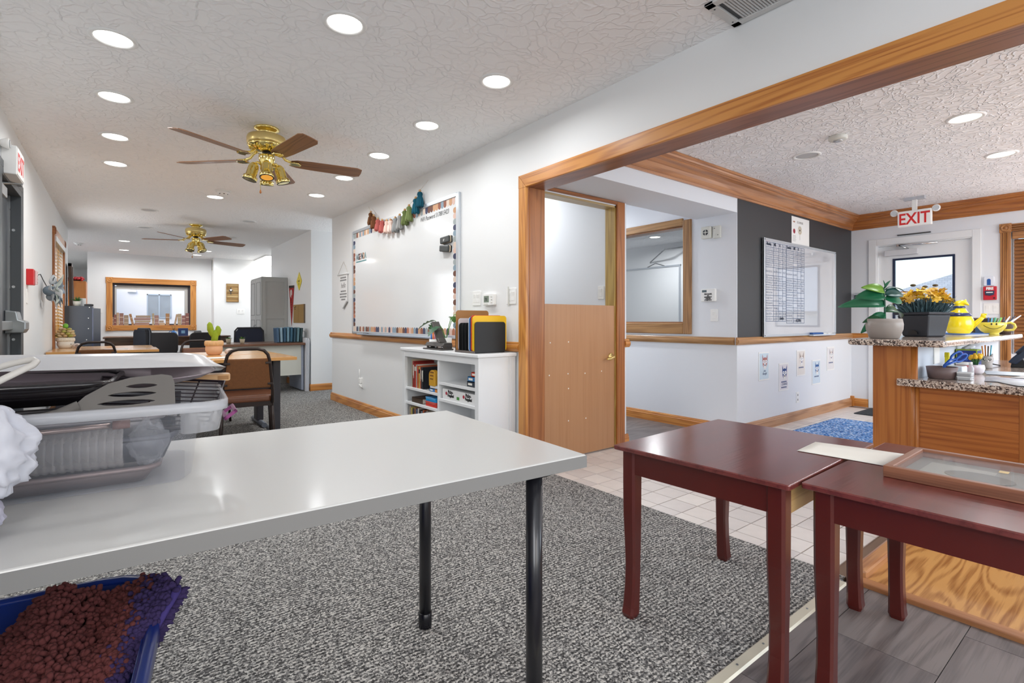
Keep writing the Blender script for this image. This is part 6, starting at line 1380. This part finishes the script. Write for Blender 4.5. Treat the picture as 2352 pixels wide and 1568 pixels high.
t = thing('red_jar', 'small jar of red contents with a white lid', 'jar', (4.02, .745, ZL)); obj('jar_body', MB().lathe([(.026, 0), (.034, .004), (.032, .045), (.036, .056), (.03, .057)], n=24), mat('jar_red', (196, 76, 84), .35), t); obj('jar_lid', MB().lathe([(.038, .056), (.038, .070), (.034, .073), (.002, .073)], n=24), WHITE, t)
t = thing('hand_gel_bottle', 'tiny clear gel bottle beside the red jar', 'bottle', (3.97, .705, ZL)); obj('bottle', MB().lathe([(.014, 0), (.016, .004), (.016, .045), (.008, .055), (.008, .062)], n=16), glassy('gel_clear', (220, 226, 232), .55), t); obj('cap', MB().lathe([(.009, .062), (.009, .078), (.002, .079)], n=12), WHITE, t)
t = thing('tulip_pot', 'white ceramic pot with small yellow tulips', 'plant', (4.10, .705, ZL)); obj('pot', MB().lathe([(.026, 0), (.038, .012), (.044, .035), (.040, .056), (.036, .054), (.030, .02), (.002, .015)], n=20), mat('pot_lilac_white', (226, 222, 230), .4), t)
for k in range(9):
    a = k * 2.4; p_ = Vector((.024 * math.cos(a), .024 * math.sin(a), .095 + .008 * (k % 3))); obj('stem', MB().tube([(0, 0, .03), p_], .003, 6), GRN[3], t); obj('tulip', MB().ball(tuple(p_), (.010, .010, .014), 8, 6), mat('tulip_yellow', (232, 184, 40), .5), t)
    lf = obj('leaf', leaf_mesh(.06, .012, .2, 5), GRN[0], t); lf.location = (0, 0, .045); lf.rotation_euler = (0, R(-65), a + 1)
t = thing('tissue_box', 'tissue box with a deep blue underwater print and lime edges', 'tissue box', (4.42, .795, ZL), R(0)); 
obj('box', MB().box(-.06, -.052, 0, .06, .052, .135), mat('lime_edge', (150, 176, 44), .45), t, bevel=.001); obj('printed_side', MB().box(-.0612, -.046, .008, -.060, .046, .128), mat('under_sea', (26, 50, 130), .4, var=.6, vscale=45), t); obj('printed_side', MB().box(-.054, -.0532, .008, .054, -.052, .128), mat('under_sea', (26, 50, 130)), t)
for k, (v, z_, c) in enumerate(((.02, .11, 0), (-.02, .095, 1), (.03, .05, 2), (-.03, .03, 0), (0, .07, 3), (.035, .085, 2))): obj('printed_shape', MB().cyl((-.0614, v, z_), (-.0618, v, z_), .008 + .002 * (k % 2), n=10), mat('sea_%d' % c, [(150, 60, 150), (90, 150, 200), (40, 130, 110), (70, 110, 190)][c], .5), t)
obj('tissue', MB().grid(lambda u, v: ((u - .5) * .06, (v - .5) * .05 + .01 * math.sin(u * 9), .135 + .035 * (1 - abs(2 * u - 1)) * (1 - .6 * abs(2 * v - 1)) + .005 * math.sin(u * 14 + v * 9)), 10, 8), mat('tissue_white', (226, 232, 240), .8), t, solid=.001)
t = thing('raccoon_pencil_cup', 'grey raccoon shaped cup holding pencils', 'pencil cup', (4.66, .745, ZL), math.atan2(-SN, CS) - R(40)); RG = mat('raccoon_grey', (176, 172, 172), .6)
obj('body', MB().lathe([(.024, 0), (.030, .006), (.028, .030), (.034, .048), (.036, .066), (.030, .082), (.026, .082), (.026, .05), (.002, .045)], n=22), RG, t)
for s_ in (-1, 1): obj('ear', MB().tube([(s_ * .022, 0, .076), (s_ * .030, 0, .098)], [.010, .003], 8), RG, t); obj('eye_patch', MB().ball((s_ * .013, -.031, .062), (.009, .005, .008), 8, 6), BLACKP, t); obj('eye', MB().ball((s_ * .013, -.0355, .063), (.004, .002, .004), 8, 5), WHITE, t)
obj('snout', MB().ball((0, -.034, .050), (.009, .008, .007), 8, 6), mat('snout_pale', (214, 210, 208), .6), t); obj('nose', MB().ball((0, -.042, .052), .003, 6, 4), BLACKP, t)
for k, c in enumerate([(206, 130, 40), (180, 110, 40), (96, 70, 50), (100, 180, 206)]): obj('pencil', MB().cyl((.010 * (k - 1.5), 0, .05), (.016 * (k - 1.5), .004 * k, .150 + .006 * (k % 2)), .0038, n=6), mat('pencil_%d' % k, c, .5), t)
t = thing('desk_phone', 'dark navy desk phone tilted on its stand', 'phone', (4.95, .60, ZL), R(0)); PH = mat('phone_navy', (26, 40, 62), .35, coat=.3)
obj('console', MB().prism([(-.02, .035), (.02, .02), (.13, .155), (.14, .185), (.11, .190), (.0, .065)], -.10, .10).xf(Matrix(((0, 0, 1, 0), (-1, 0, 0, .05), (0, 1, 0, 0), (0, 0, 0, 1)))), PH, t, bevel=.008); obj('stand', MB().prism([(.02, 0), (.09, 0), (.10, .03), (.06, .10), (.03, .06)], -.07, .07).xf(Matrix(((0, 0, 1, 0), (-1, 0, 0, .08), (0, 1, 0, 0), (0, 0, 0, 1)))), BLACKP, t, bevel=.004); obj('handset', MB().tube([(-.085, .02, .095), (-.09, -.03, .16), (-.085, -.075, .205)], [.018, .013, .018], 10), PH, t)
t = thing('phone_cable', 'black cable trailing behind the desk phone', 'cable', (4.9, .72, ZL)); obj('cable', MB().tube(bez((.05, .0, .004), (-.05, .09, .03), (-.15, .06, .045), (-.26, .05, .004), 12), .0035, 6), BLACKP, t)
def sheet(x, y, w, d, z, rz, rgb, label, name='paper_sheet'):
    t = thing(name, label, 'paper', (x, y, z), R(rz)); obj('sheet', MB().grid(lambda u, v: ((u - .5) * w, (v - .5) * d, .0012 + .006 * (u - .5) ** 2), 6, 2), mat('sheet_%d_%d_%d' % rgb, rgb, .7, var=.08, vscale=30), t, solid=.0012); return t
sheet(3.78, .50, .30, .22, ZL + .0005, 8, (196, 196, 204), 'grey printed sheet on the writing desk edge'); sheet(4.05, .40, .30, .22, ZL + .004, -6, (240, 240, 240), 'bright white sheet on the writing desk'); sheet(4.25, .58, .28, .21, ZL + .0005, 12, (206, 214, 222), 'bluish form on the writing desk by the phone'); sheet(3.62, .42, .28, .20, ZL + .0025, 30, (222, 226, 230), 'open pale booklet at the granite edge')
t = plate('outlet_plate', 'white double outlet plate on the reception half wall', 'outlet', (3.92, .855, .86), '-Y', .12, .115, ())
# =================================================================== BROWN TABLES
MAH = wood('mahogany_top', (112, 52, 48), (90, 40, 38), 'x', rough=.22, scale=5, coat=.45, dist=2.5)
MAHD = mat('mahogany', (82, 22, 16), .32, coat=.3, var=.15, vscale=12)
def leg_mb(x, y, sx, sy, h):
    prof = [(h, .031, 0), (h - .10, .031, 0), (h * .62, .029, 0), (h * .45, .026, .003), (h * .30, .023, .004), (h * .18, .023, -.002), (h * .06, .025, -.010), (.012, .027, -.014), (0, .022, -.014)]
    rings = []
    for z_, r_, off in prof:
        cx_, cy_ = x - sx * off, y - sy * off * .4; c_ = r_ * .32
        rings.append([(cx_ + a * r_ - (c_ if abs(a) == 1 and k % 2 else 0) * a, cy_ + b * r_ - (c_ if k % 2 == 0 else 0) * b, z_) for k, (a, b) in enumerate(((-1, -1), (-1, -1), (1, -1), (1, -1), (1, 1), (1, 1), (-1, 1), (-1, 1)))])
    return rings
def brown_table(loc, rz, w, d, label, H=.612):
    t = thing('side_table', label, 'table', loc, rz, 'dark red wooden tables')
    obj('table_top', MB().prism(rrect(w, d, .008, 3), H - .016, H), MAH, t, bevel=.003)
    iw, idd = w / 2 - .048, d / 2 - .048
    ap = MAHD
    obj('apron', MB().box(-iw, -idd - .020, H - .098, iw, -idd - .004, H - .016), ap, t); obj('apron', MB().box(-iw, idd + .004, H - .098, iw, idd + .020, H - .016), ap, t)
    obj('apron', MB().box(-iw - .020, -idd, H - .098, -iw - .004, idd, H - .016), ap, t); obj('apron', MB().box(iw + .004, -idd, H - .098, iw + .020, idd, H - .016), ap, t)
    for sx in (-1, 1):
        for sy in (-1, 1):
            mb = MB(); r_ = .031
            prof = [(H - .016, .0265, 0), (H - .12, .0265, 0), (H * .60, .0258, 0), (H * .44, .0235, .003), (H * .30, .0215, .004), (H * .18, .0218, .001), (H * .06, .0235, -.006), (.014, .025, -.010), (0, .020, -.010)]
            rings = []
            for z_, r_, off in prof:
                cx_, cy_, c_ = sx * (iw - off), sy * idd, r_ * .30
                rings.append([(cx_ + u, cy_ + v, z_) for u, v in ((-r_ + c_, -r_), (r_ - c_, -r_), (r_, -r_ + c_), (r_, r_ - c_), (r_ - c_, r_), (-r_ + c_, r_), (-r_, r_ - c_), (-r_, -r_ + c_))])
            obj('leg', mb.rings(rings, True, False), MAHD, t)
    return t
brown_table((1.805, .942, 0), R(2.2), .752, .602, 'dark red wooden table on the carpet edge, left of the pair')
brown_table((1.875, .318, 0), R(1.2), .745, .622, 'dark red wooden table carrying the empty picture frame')
# raw pine side rail visible under the first table
# shadow box frame lying on the second table
t = thing('picture_frame', 'empty brown shadow box frame lying on the dark red table', 'picture frame', (1.742, .500, .6125), R(.5))
FW = wood('frame_walnut', (140, 92, 68), (104, 64, 46), 'y', rough=.4); FX = wood('frame_walnut_x', (150, 106, 86), (116, 78, 62), 'x', rough=.4)
L1, L2 = .342, .47
obj('frame_side', MB().box(0, -L2, 0, .020, 0, .032), FW, t, bevel=.002); obj('frame_side', MB().box(L1 - .020, -L2, 0, L1, 0, .032), FW, t, bevel=.002); obj('frame_side', MB().box(.020, -.020, 0, L1 - .020, 0, .032), FX, t, bevel=.002); obj('frame_side', MB().box(.020, -L2, 0, L1 - .020, -L2 + .020, .032), FX, t, bevel=.002)
obj('backing', MB().box(.020, -L2 + .02, .002, L1 - .020, -.020, .006), mat('backing_grey', (150, 146, 138), .7), t); obj('mat_card', MB().prism(rrect(.20, .15, .004, cx=.165, cy=-.13), .006, .0075), mat('mat_card_grey', (172, 168, 158), .7), t); obj('mat_oval', MB().prism([(.165 + .055 * math.cos(R(a)), -.18 + .075 * math.sin(R(a))) for a in range(0, 360, 15)], .0076, .0085), mat('oval_grey', (128, 124, 116), .7), t)
obj('glass', MB().box(.018, -L2 + .018, .022, L1 - .018, -.018, .0245), glassy('frame_glass', (226, 232, 238), .12, .03, .8), t); obj('tape_scrap', MB().box(.20, -.235, .0246, .225, -.215, .0252), mat('tape_amber', (206, 176, 110), .4), t)
P1, P2, P3, P4 = [onZ(a, b, .613) for a, b in ((1830.5, 1035), (1873, 1015), (2077, 1043), (2031, 1070))]
t = thing('letter_paper', 'long white paper sheet bridging the two dark red tables', 'paper', tuple(P1))
obj('sheet', MB().grid(lambda u, v: tuple((P1 + (P2 - P1) * v + (P4 - P1) * u * (1 - v) + (P3 - P2) * u * v) - P1 + Vector((0, 0, .0008 + .0006 * math.sin(u * 3)))), 8, 3), mat('letter_white', (240, 236, 226), .7), t, solid=.0006)
# raw pine rail under the first table's right end
t2 = [o for o in bpy.data.objects if o.name == 'side_table'][0]
obj('pine_rail', MB().box(-.32, -.279, .515, .32, -.274, .594), wood('raw_pine', (190, 158, 104), (168, 134, 82), 'x'), t2)
# =================================================================== WHITE TABLE AND WHAT IS ON IT
TA = R(-3.4)
WT = thing('white_table', 'white laminate table with black tube legs in the foreground', 'table', (.916, .880, 0), TA)
LAMW = mat('white_laminate', (208, 208, 205), .32, coat=.15)
obj('table_top', MB().box(-1.50, 0, .6965, 0, .752, .730), LAMW, WT, bevel=.004, seg=2)
obj('edge_band', MB().box(-1.499, -.0012, .6985, .0008, 0, .727), mat('edge_shade_grey', (132, 131, 129), .5), WT)  # shade on the front edge is put into this grey
BLT = mat('leg_black', (20, 20, 26), .3, coat=.3)
for lx, ly in ((-.115, .062), (-.115, .692), (-1.38, .062), (-1.38, .692)):
    lg = obj('leg', MB().cyl((lx, ly, .03), (lx, ly, .6965), .0205, n=24), BLT, WT); obj('leg_flange', MB().lathe([(.045, .6965), (.045, .689), (.0215, .684)], (lx, ly, 0), n=24), BLT, lg); obj('leg_foot', MB().lathe([(.022, 0), (.023, .004), (.023, .05), (.0205, .052)], (lx, ly, 0), n=24), mat('foot_black', (14, 14, 20), .25), lg)

BT = thing('storage_bin', 'clear plastic storage bin full of baking pans on the white table', 'storage bin', (.118, 1.215, .7305), R(-5))
CLR = glassy('bin_plastic', (206, 210, 222), .15, .14, .6); CLR2 = glassy('bin_rim_plastic', (226, 228, 234), .45, .2, .6)
BL, BD, BHH = .62, .36, .162
def rr3d(x0, y0, x1, y1, r, z): return [(x, y, z) for x, y in rrect(x1 - x0, y1 - y0, r, 4, (x0 + x1) / 2, (y0 + y1) / 2)]
obj('bin_body', MB().rings([rr3d(-BL + .03, .03, -.012, BD - .03, .03, .0), rr3d(-BL + .02, .02, 0, BD - .02, .035, .010), rr3d(-BL + .005, .004, .012, BD - .004, .035, .115), rr3d(-BL - .005, -.006, .020, BD + .006, .035, .150)], False, True), CLR, BT)
obj('bin_base', MB().prism([(p[0], p[1]) for p in rr3d(-BL + .03, .03, -.012, BD - .03, .03, 0)], .0, .002), CLR, BT)
obj('bin_shoulder', MB().rings([rr3d(-.02, .010, .016, BD - .01, .02, .098), rr3d(-.02, -.004, .050, BD + .004, .03, .102), rr3d(-.02, -.012, .058, BD + .012, .03, .150)], False, True), glassy('bin_shoulder', (232, 234, 240), .38, .2), BT)
obj('bin_rim', MB().rings([rr3d(-BL - .02, -.014, .058, BD + .014, .04, .146), rr3d(-BL - .028, -.022, .066, BD + .022, .045, .146), rr3d(-BL - .028, -.022, .066, BD + .022, .045, .164), rr3d(-BL - .02, -.014, .058, BD + .014, .04, .166)], False, True, loop=True), CLR2, BT)
lt = obj('latch', MB().box(.068, .12, .090, .076, .22, .098).box(.068, .12, .090, .100, .13, .098).box(.068, .21, .090, .100, .22, .098).box(.092, .12, .090, .100, .22, .098).xf(Tm(.068, 0, .105) @ Rm(-38, 'Y') @ Tm(-.072, 0, -.094)), mat('latch_purple', (140, 60, 120), .3), BT, bevel=.002)
BX = BT.matrix_basis.copy() if False else Matrix.Translation((.118, 1.215, .7305)) @ Matrix.Rotation(R(-5), 4, 'Z')
def inbin(name, label, cat, x, y, z, rz=0):
    p = BX @ Vector((x, y, z)); return thing(name, label, cat, tuple(p), R(-5 + rz))
# pans in the bin
def pan(t, w, d, h, mat_, flare=.02, r=.02, rim=.006):
    lo3, hi3 = rr3d(-w / 2 + flare, -d / 2 + flare, w / 2 - flare, d / 2 - flare, r, .0), rr3d(-w / 2, -d / 2, w / 2, d / 2, r + flare * .6, h)
    obj('pan_body', MB().rings([lo3, hi3], False, True), mat_, t, solid=.0018); obj('pan_floor', MB().prism([(p[0], p[1]) for p in lo3], -.001, .001), mat_, t); obj('pan_rim', MB().tube(rr3d(-w / 2 - .003, -d / 2 - .003, w / 2 + .003, d / 2 + .003, r + flare * .6, h), rim, 6, closed=True), mat_, t)
t = inbin('baking_sheet', 'brownish metal baking sheet at the bottom of the bin', 'baking sheet', -.31, .175, .004); pan(t, .50, .27, .030, mat('sheet_brown', (126, 110, 108), .4, metal=.5))
t = inbin('loaf_pan', 'dark grey roasting pan in the lower right of the bin', 'pan', -.20, .19, .038); pan(t, .34, .24, .050, mat('pan_dark', (70, 72, 82), .4, metal=.4))
t = inbin('cake_pan', 'light grey cake pan stacked inside the bin', 'pan', -.205, .20, .080); pan(t, .30, .22, .046, mat('pan_light', (150, 146, 150), .4, metal=.5))
t = inbin('roasting_pan', 'glossy black roasting pan sticking out of the bin', 'pan', -.36, .19, .166); pan(t, .44, .28, .040, mat('pan_black', (24, 20, 24), .2, coat=.4), flare=.035)
t = inbin('round_tray', 'wide mauve grey metal tray lying on top in the bin', 'tray', -.27, .245, .198); 
obj('tray_dish', MB().lathe([(.002, .0), (.25, .0), (.30, .012), (.318, .022), (.322, .024)], n=48, caps=False).xf(Matrix.Diagonal((1.0, .46, 1, 1))), mat('tray_mauve', (150, 138, 144), .35, metal=.6), t, solid=.002)
t.rotation_euler = (R(7), R(2), R(-5))
t = inbin('bin_lid', 'translucent white lid tilted over the back of the bin', 'lid', -.27, .31, .212, 0); t.rotation_euler = (R(-7), R(1.0), R(-5))
LID = glassy('lid_plastic', (238, 238, 240), .72, .25)
obj('lid_panel', MB().rings([rr3d(-.33, -.10, .30, .17, .05, .030), rr3d(-.31, -.085, .28, .155, .05, .036)], False, True).prism([(p[0], p[1]) for p in rr3d(-.31, -.085, .28, .155, .05, 0)], .034, .036), LID, t)
obj('lid_skirt', MB().rings([rr3d(-.33, -.10, .30, .17, .05, .030), rr3d(-.345, -.115, .325, .185, .06, .010), rr3d(-.355, -.125, .345, .195, .06, .0)], False, True), LID, t); obj('lid_grip', MB().box(.18, .02, .036, .26, .07, .042), LID, t, bevel=.003)
t = inbin('cutting_board', 'end of a light wooden board sticking out behind the bin', 'cutting board', .03, .335, .172); obj('board', MB().prism(rrect(.12, .05, .015), 0, .018), wood('board_wood', (214, 172, 124), (192, 146, 96), 'x'), t, bevel=.003); obj('board_edge', MB().box(.03, -.0255, .004, .055, -.025, .014), mat('board_dark', (170, 124, 78), .7), t)
# slotted turner
t = inbin('slotted_turner', 'grey slotted turner leaning on the rim of the bin', 'turner', -.085, .006, .168); TN = mat('nylon_grey', (104, 100, 96), .55)
m_ = Tm(0, 0, 0) @ Rm(66, 'X') @ Matrix.Diagonal((.84, 1.0, 1, 1))
head = [(-.125, -.002), (-.10, .022), (-.06, .044), (-.02, .054), (.04, .058), (.060, .054), (.066, .040), (.068, -.006), (.06, -.010), (-.09, -.010)]
slots = [((-.028, .036), (.032, .036), .0042), ((-.060, .020), (.030, .020), .0048), ((-.078, .004), (.028, .004), .0050)]
bmh = bmesh.new()
def flat_with_holes(outer, holes, th_):
    """triangulated plate with slot holes"""
    bm = bmesh.new(); ed = []
    for loop in [outer] + holes:
        vs = [bm.verts.new((x, y, 0)) for x, y in loop]; ed += [bm.edges.new((vs[k], vs[(k + 1) % len(vs)])) for k in range(len(vs))]
    bmesh.ops.triangle_fill(bm, use_beauty=True, edges=ed); mb = MB()
    bm.verts.index_update(); vs = [v.co.copy() for v in bm.verts]; fs = [tuple(v.index for v in f.verts) for f in bm.faces]; n_ = len(vs)
    es = [(e.verts[0].index, e.verts[1].index) for e in bm.edges if len(e.link_faces) == 1]; bm.free()
    mb.add([(v.x, v.y, -th_ / 2) for v in vs] + [(v.x, v.y, th_ / 2) for v in vs], [tuple(reversed(f)) for f in fs] + [tuple(i + n_ for i in f) for f in fs] + [(a, b, b + n_, a + n_) for a, b in es]); return mb
bmh.free()
hol = []
for (a, b, r_) in slots:
    L_ = b[0] - a[0]; hol.append([(a[0] + L_ * q / 10, a[1] + r_ * math.sin(math.pi * q / 10) ** .6 + .0003) for q in range(11)] + [(a[0] + L_ * q / 10, a[1] - r_ * math.sin(math.pi * q / 10) ** .6 - .0003) for q in range(10, -1, -1)])
obj('turner_head', flat_with_holes(head, hol, .004).xf(m_), TN, t); obj('turner_handle', MB().tube([m_ @ Vector(p) for p in ((-.11, .004, 0), (-.145, -.008, 0), (-.20, -.022, .004), (-.27, -.040, .01))], [.010, .008, .009, .010], 8), TN, t)
# wire cooling rack
t = inbin('cooling_rack', 'black wire cooling rack standing in the bin', 'rack', -.015, .20, .150); t.rotation_euler = (R(30), R(6), R(-5)); WR = mat('wire_black', (40, 30, 38), .4)
obj('rack_frame', MB().tube([(-.16, -.11, 0), (.05, -.11, 0), (.085, .07, 0), (-.16, .07, 0)], .0035, 6, closed=True), WR, t)
for k in range(12): obj('rack_wire', MB().cyl((-.16, -.10 + k * .0145, 0), (.052 + k * .0026, -.10 + k * .0145, 0), .0016, n=5), WR, t)
for x_ in (-.08, 0.0): obj('cross_wire', MB().cyl((x_, -.11, -.003), (x_ + .03, .07, -.003), .002, n=5), WR, t)
# sleeve of cups, rolling pin
t = inbin('cup_sleeve', 'sleeve of nested clear plastic cups in the bin', 'cups', -.105, .065, .080, 2); CUPS = glassy('cup_clear', (182, 176, 174), .45, .12)
for k in range(20):
    x_ = -.26 + k * .0125; r0 = .034 + .0006 * k * .6
    obj('cup', MB().lathe([(r0, 0), (r0 + .0035, .008), (r0 + .0035, .011), (r0, .0125)], n=24, caps=False).xf(Tm(x_, 0, 0) @ Rm(90, 'Y')), CUPS, t)
rw_ = random.Random(8)
def crumple(c, r, nu, nv, amp, seed):
    q = random.Random(seed); ph = [(q.random() * 6, q.random() * 6, 1 + q.random() * 5, 1 + q.random() * 5) for _ in range(9)]
    def fn(u, v):
        t_, p_ = math.pi * v, 2 * math.pi * u; d = Vector((math.sin(t_) * math.cos(p_), math.sin(t_) * math.sin(p_), math.cos(t_)))
        n_ = sum(abs(math.sin(a + d.x * f * 2 + d.z * g * 1.5)) * abs(math.cos(b + d.y * g * 2 + d.x * f)) for a, b, f, g in ph) / 9
        k_ = 1 + amp * (n_ - .35) * 2.2; return (c[0] + d.x * r[0] * k_, c[1] + d.y * r[1] * k_, c[2] + d.z * r[2] * k_)
    return MB().grid(fn, nu, nv)
obj('film_end', crumple((.03, 0, 0), (.030, .036, .042), 26, 16, .55, 5), glassy('film_clear', (216, 218, 226), .18, .1), t)
t = inbin('rolling_pin', 'thin metal rod with a brown tip lying on the cups', 'rod', -.215, .03, .122, 1); obj('rod', MB().cyl((-.20, 0, 0), (.085, 0, .004), .0055, n=12), mat('rod_metal', (150, 130, 124), .25, metal=.8), t); obj('tip', MB().cyl((.085, 0, .004), (.112, 0, .0045), .0085, n=12), mat('tip_brown', (110, 72, 62), .5), t)
# plastic bag and hanger loop at the left of the bin
t = thing('plastic_bag', 'crumpled white plastic bag hanging at the bin corner', 'plastic bag', (-.150, 1.075, .731))
BAG = glassy('bag_film', (226, 228, 238), .78, .35); obj('bag_upper', crumple((-.028, .02, .130), (.072, .05, .072), 60, 40, .42, 3), BAG, t); obj('bag_lower', crumple((-.040, .0, .040), (.048, .05, .044), 50, 34, .38, 6), glassy('bag_film_low', (214, 212, 230), .62, .3), t)
t = thing('wire_handle', 'white bent wire handle sticking out over the bin', 'handle', tuple(onY(0, 880, 1.19) + Vector((0, 0, -.05))))
a0 = onY(-60, 905, 1.18); loop_ = [onY(-60, 905, 1.18), onY(0, 874, 1.19), onY(50, 850, 1.20), onY(76, 838, 1.205), onY(84, 830, 1.21), onY(76, 826, 1.215), onY(60, 828, 1.22), onY(30, 834, 1.225), onY(0, 843, 1.23), onY(-60, 858, 1.24)]
base_ = Vector(t.location)
obj('wire', MB().tube([p - base_ for p in loop_] , .0055, 10), mat('wire_white', (214, 210, 204), .3), t)
# =================================================================== BLUE TUB WITH CHENILLE MATS
t = thing('blue_tub', 'deep blue plastic tub under the white table edge', 'tub', (-.255, 1.055, 0), R(-8)); TB = mat('tub_blue', (20, 52, 136), .3, coat=.3)
tx0, ty0, tx1, ty1 = -.25, -.42, .288, .40
obj('tub_body', MB().rings([rr3d(tx0 + .10, ty0 + .10, tx1 - .10, ty1 - .10, .08, 0), rr3d(tx0 + .09, ty0 + .09, tx1 - .09, ty1 - .09, .09, .02), rr3d(tx0 + .012, ty0 + .012, tx1 - .012, ty1 - .012, .11, .485)], False, True), TB, t, solid=.004)
obj('tub_floor', MB().prism([(p[0], p[1]) for p in rr3d(tx0 + .10, ty0 + .10, tx1 - .10, ty1 - .10, .08, 0)], .002, .008), TB, t)
obj('tub_rim', MB().rings([rr3d(tx0 + .012, ty0 + .012, tx1 - .012, ty1 - .012, .11, .484), rr3d(tx0 + .004, ty0 + .004, tx1 - .004, ty1 - .004, .12, .494), rr3d(tx0 - .008, ty0 - .008, tx1 + .008, ty1 + .008, .12, .492), rr3d(tx0 - .010, ty0 - .010, tx1 + .010, ty1 + .010, .12, .470)], False, True), TB, t, solid=.003)
t = thing('chenille_mat', 'shaggy maroon and purple chenille mat stuffed in the blue tub', 'mat', (-.2, 1.0, .30))
MO = Vector((-.2, 1.0, .30))
BKC_ = [(-70, 1500, .46), (10, 1470, .47), (70, 1408, .49), (105, 1362, .51), (150, 1340, .52), (205, 1352, .505), (262, 1366, .49), (300, 1342, .51), (345, 1318, .525), (378, 1322, .53), (404, 1340, .53)]
FRC_ = [(-260, 1800, .44), (-140, 1800, .44), (-60, 1790, .44), (0, 1780, .44), (60, 1760, .44), (110, 1740, .44), (160, 1710, .44), (200, 1670, .44), (240, 1620, .445), (280, 1560, .45), (305, 1505, .46)]
def lerp_curve(C_, u):
    k = min(int(u * (len(C_) - 1)), len(C_) - 2); f_ = u * (len(C_) - 1) - k; return [C_[k][i] * (1 - f_) + C_[k + 1][i] * f_ for i in range(3)]
def mats(u, v):
    a, b = lerp_curve(BKC_, u), lerp_curve(FRC_, u); px, py, z_ = [a[i] * (1 - v) + b[i] * v for i in range(3)]
    z_ += .012 * math.sin(u * 7 + v * 3) * math.sin(v * 5 + 1) * (1 - abs(2 * u - 1)) ; return onZ(px, py, z_) - MO
CHM, CHP = mat('chenille_maroon', (104, 52, 50), .95, var=.3, vscale=10), mat('chenille_purple', (58, 44, 90), .95, var=.3, vscale=10)
obj('mat_backing', MB().grid(lambda u, v: mats(u, v) - Vector((0, 0, .010)), 24, 24), mat('backing_maroon', (70, 34, 36), .95), t, solid=.004)
rn = random.Random(2); nd1, nd2 = MB(), MB()
NR = 62
for i in range(NR):
    for j in range(54):
        u, v = (i + .5 + rn.gauss(0, .22)) / NR, (j + .5 + rn.gauss(0, .22)) / 54
        if not (0 <= u <= 1 and 0 <= v <= 1): continue
        p = mats(u, v); e = .01
        du, dv = mats(min(1, u + e), v) - mats(max(0, u - e), v), mats(u, min(1, v + e)) - mats(u, max(0, v - e)); n_ = du.cross(dv); n_.normalize()
        if n_.z < 0: n_ = -n_
        tdir = (n_ * .55 + Vector((rn.gauss(0, .35) - .1, rn.gauss(0, .35) - .45, rn.gauss(0, .2)))).normalized(); L_ = .017 + rn.random() * .007; q0 = p - n_ * .006
        (nd2 if u > .80 + rn.gauss(0, .05) else nd1).tube([q0, q0 + tdir * L_ * .5 + n_ * .003, q0 + tdir * L_ * .9 + n_ * .001, q0 + tdir * L_], [.0046, .0052, .0046, .0016], 6)
obj('chenille_pile', nd1, CHM, t, kind='stuff'); obj('chenille_fringe', nd2, CHP, t, kind='stuff')
obj('mat_hem', MB().tube([mats(1, v) + Vector((.006, 0, -.006)) for v in [k / 14 for k in range(15)]], [.004] + [.009] * 13 + [.008], 8), mat('hem_violet', (72, 58, 128), .8), t)
fg_ = MB()
for k in range(120):
    v = rn.random() * .75; p = mats(1, v) + Vector((.010, 0, -.014)); d_ = Vector((.5 + rn.random() * .5, rn.gauss(0, .4), -.25 + rn.gauss(0, .35))).normalized(); L_ = .010 + rn.random() * .009
    fg_.tube([p, p + d_ * L_ * .5, p + d_ * L_], [.0045, .005, .0018], 6)
obj('edge_fringe', fg_, CHP, t, kind='stuff')

sheet(-.02, 7.36, .22, .16, .7405, 5, (236, 236, 238), 'white paper sheet on the nearer left wall desk')
sheet(.62, 5.05, .28, .20, .7405, -4, (236, 230, 222), 'pale paper sheet on the cactus desk')
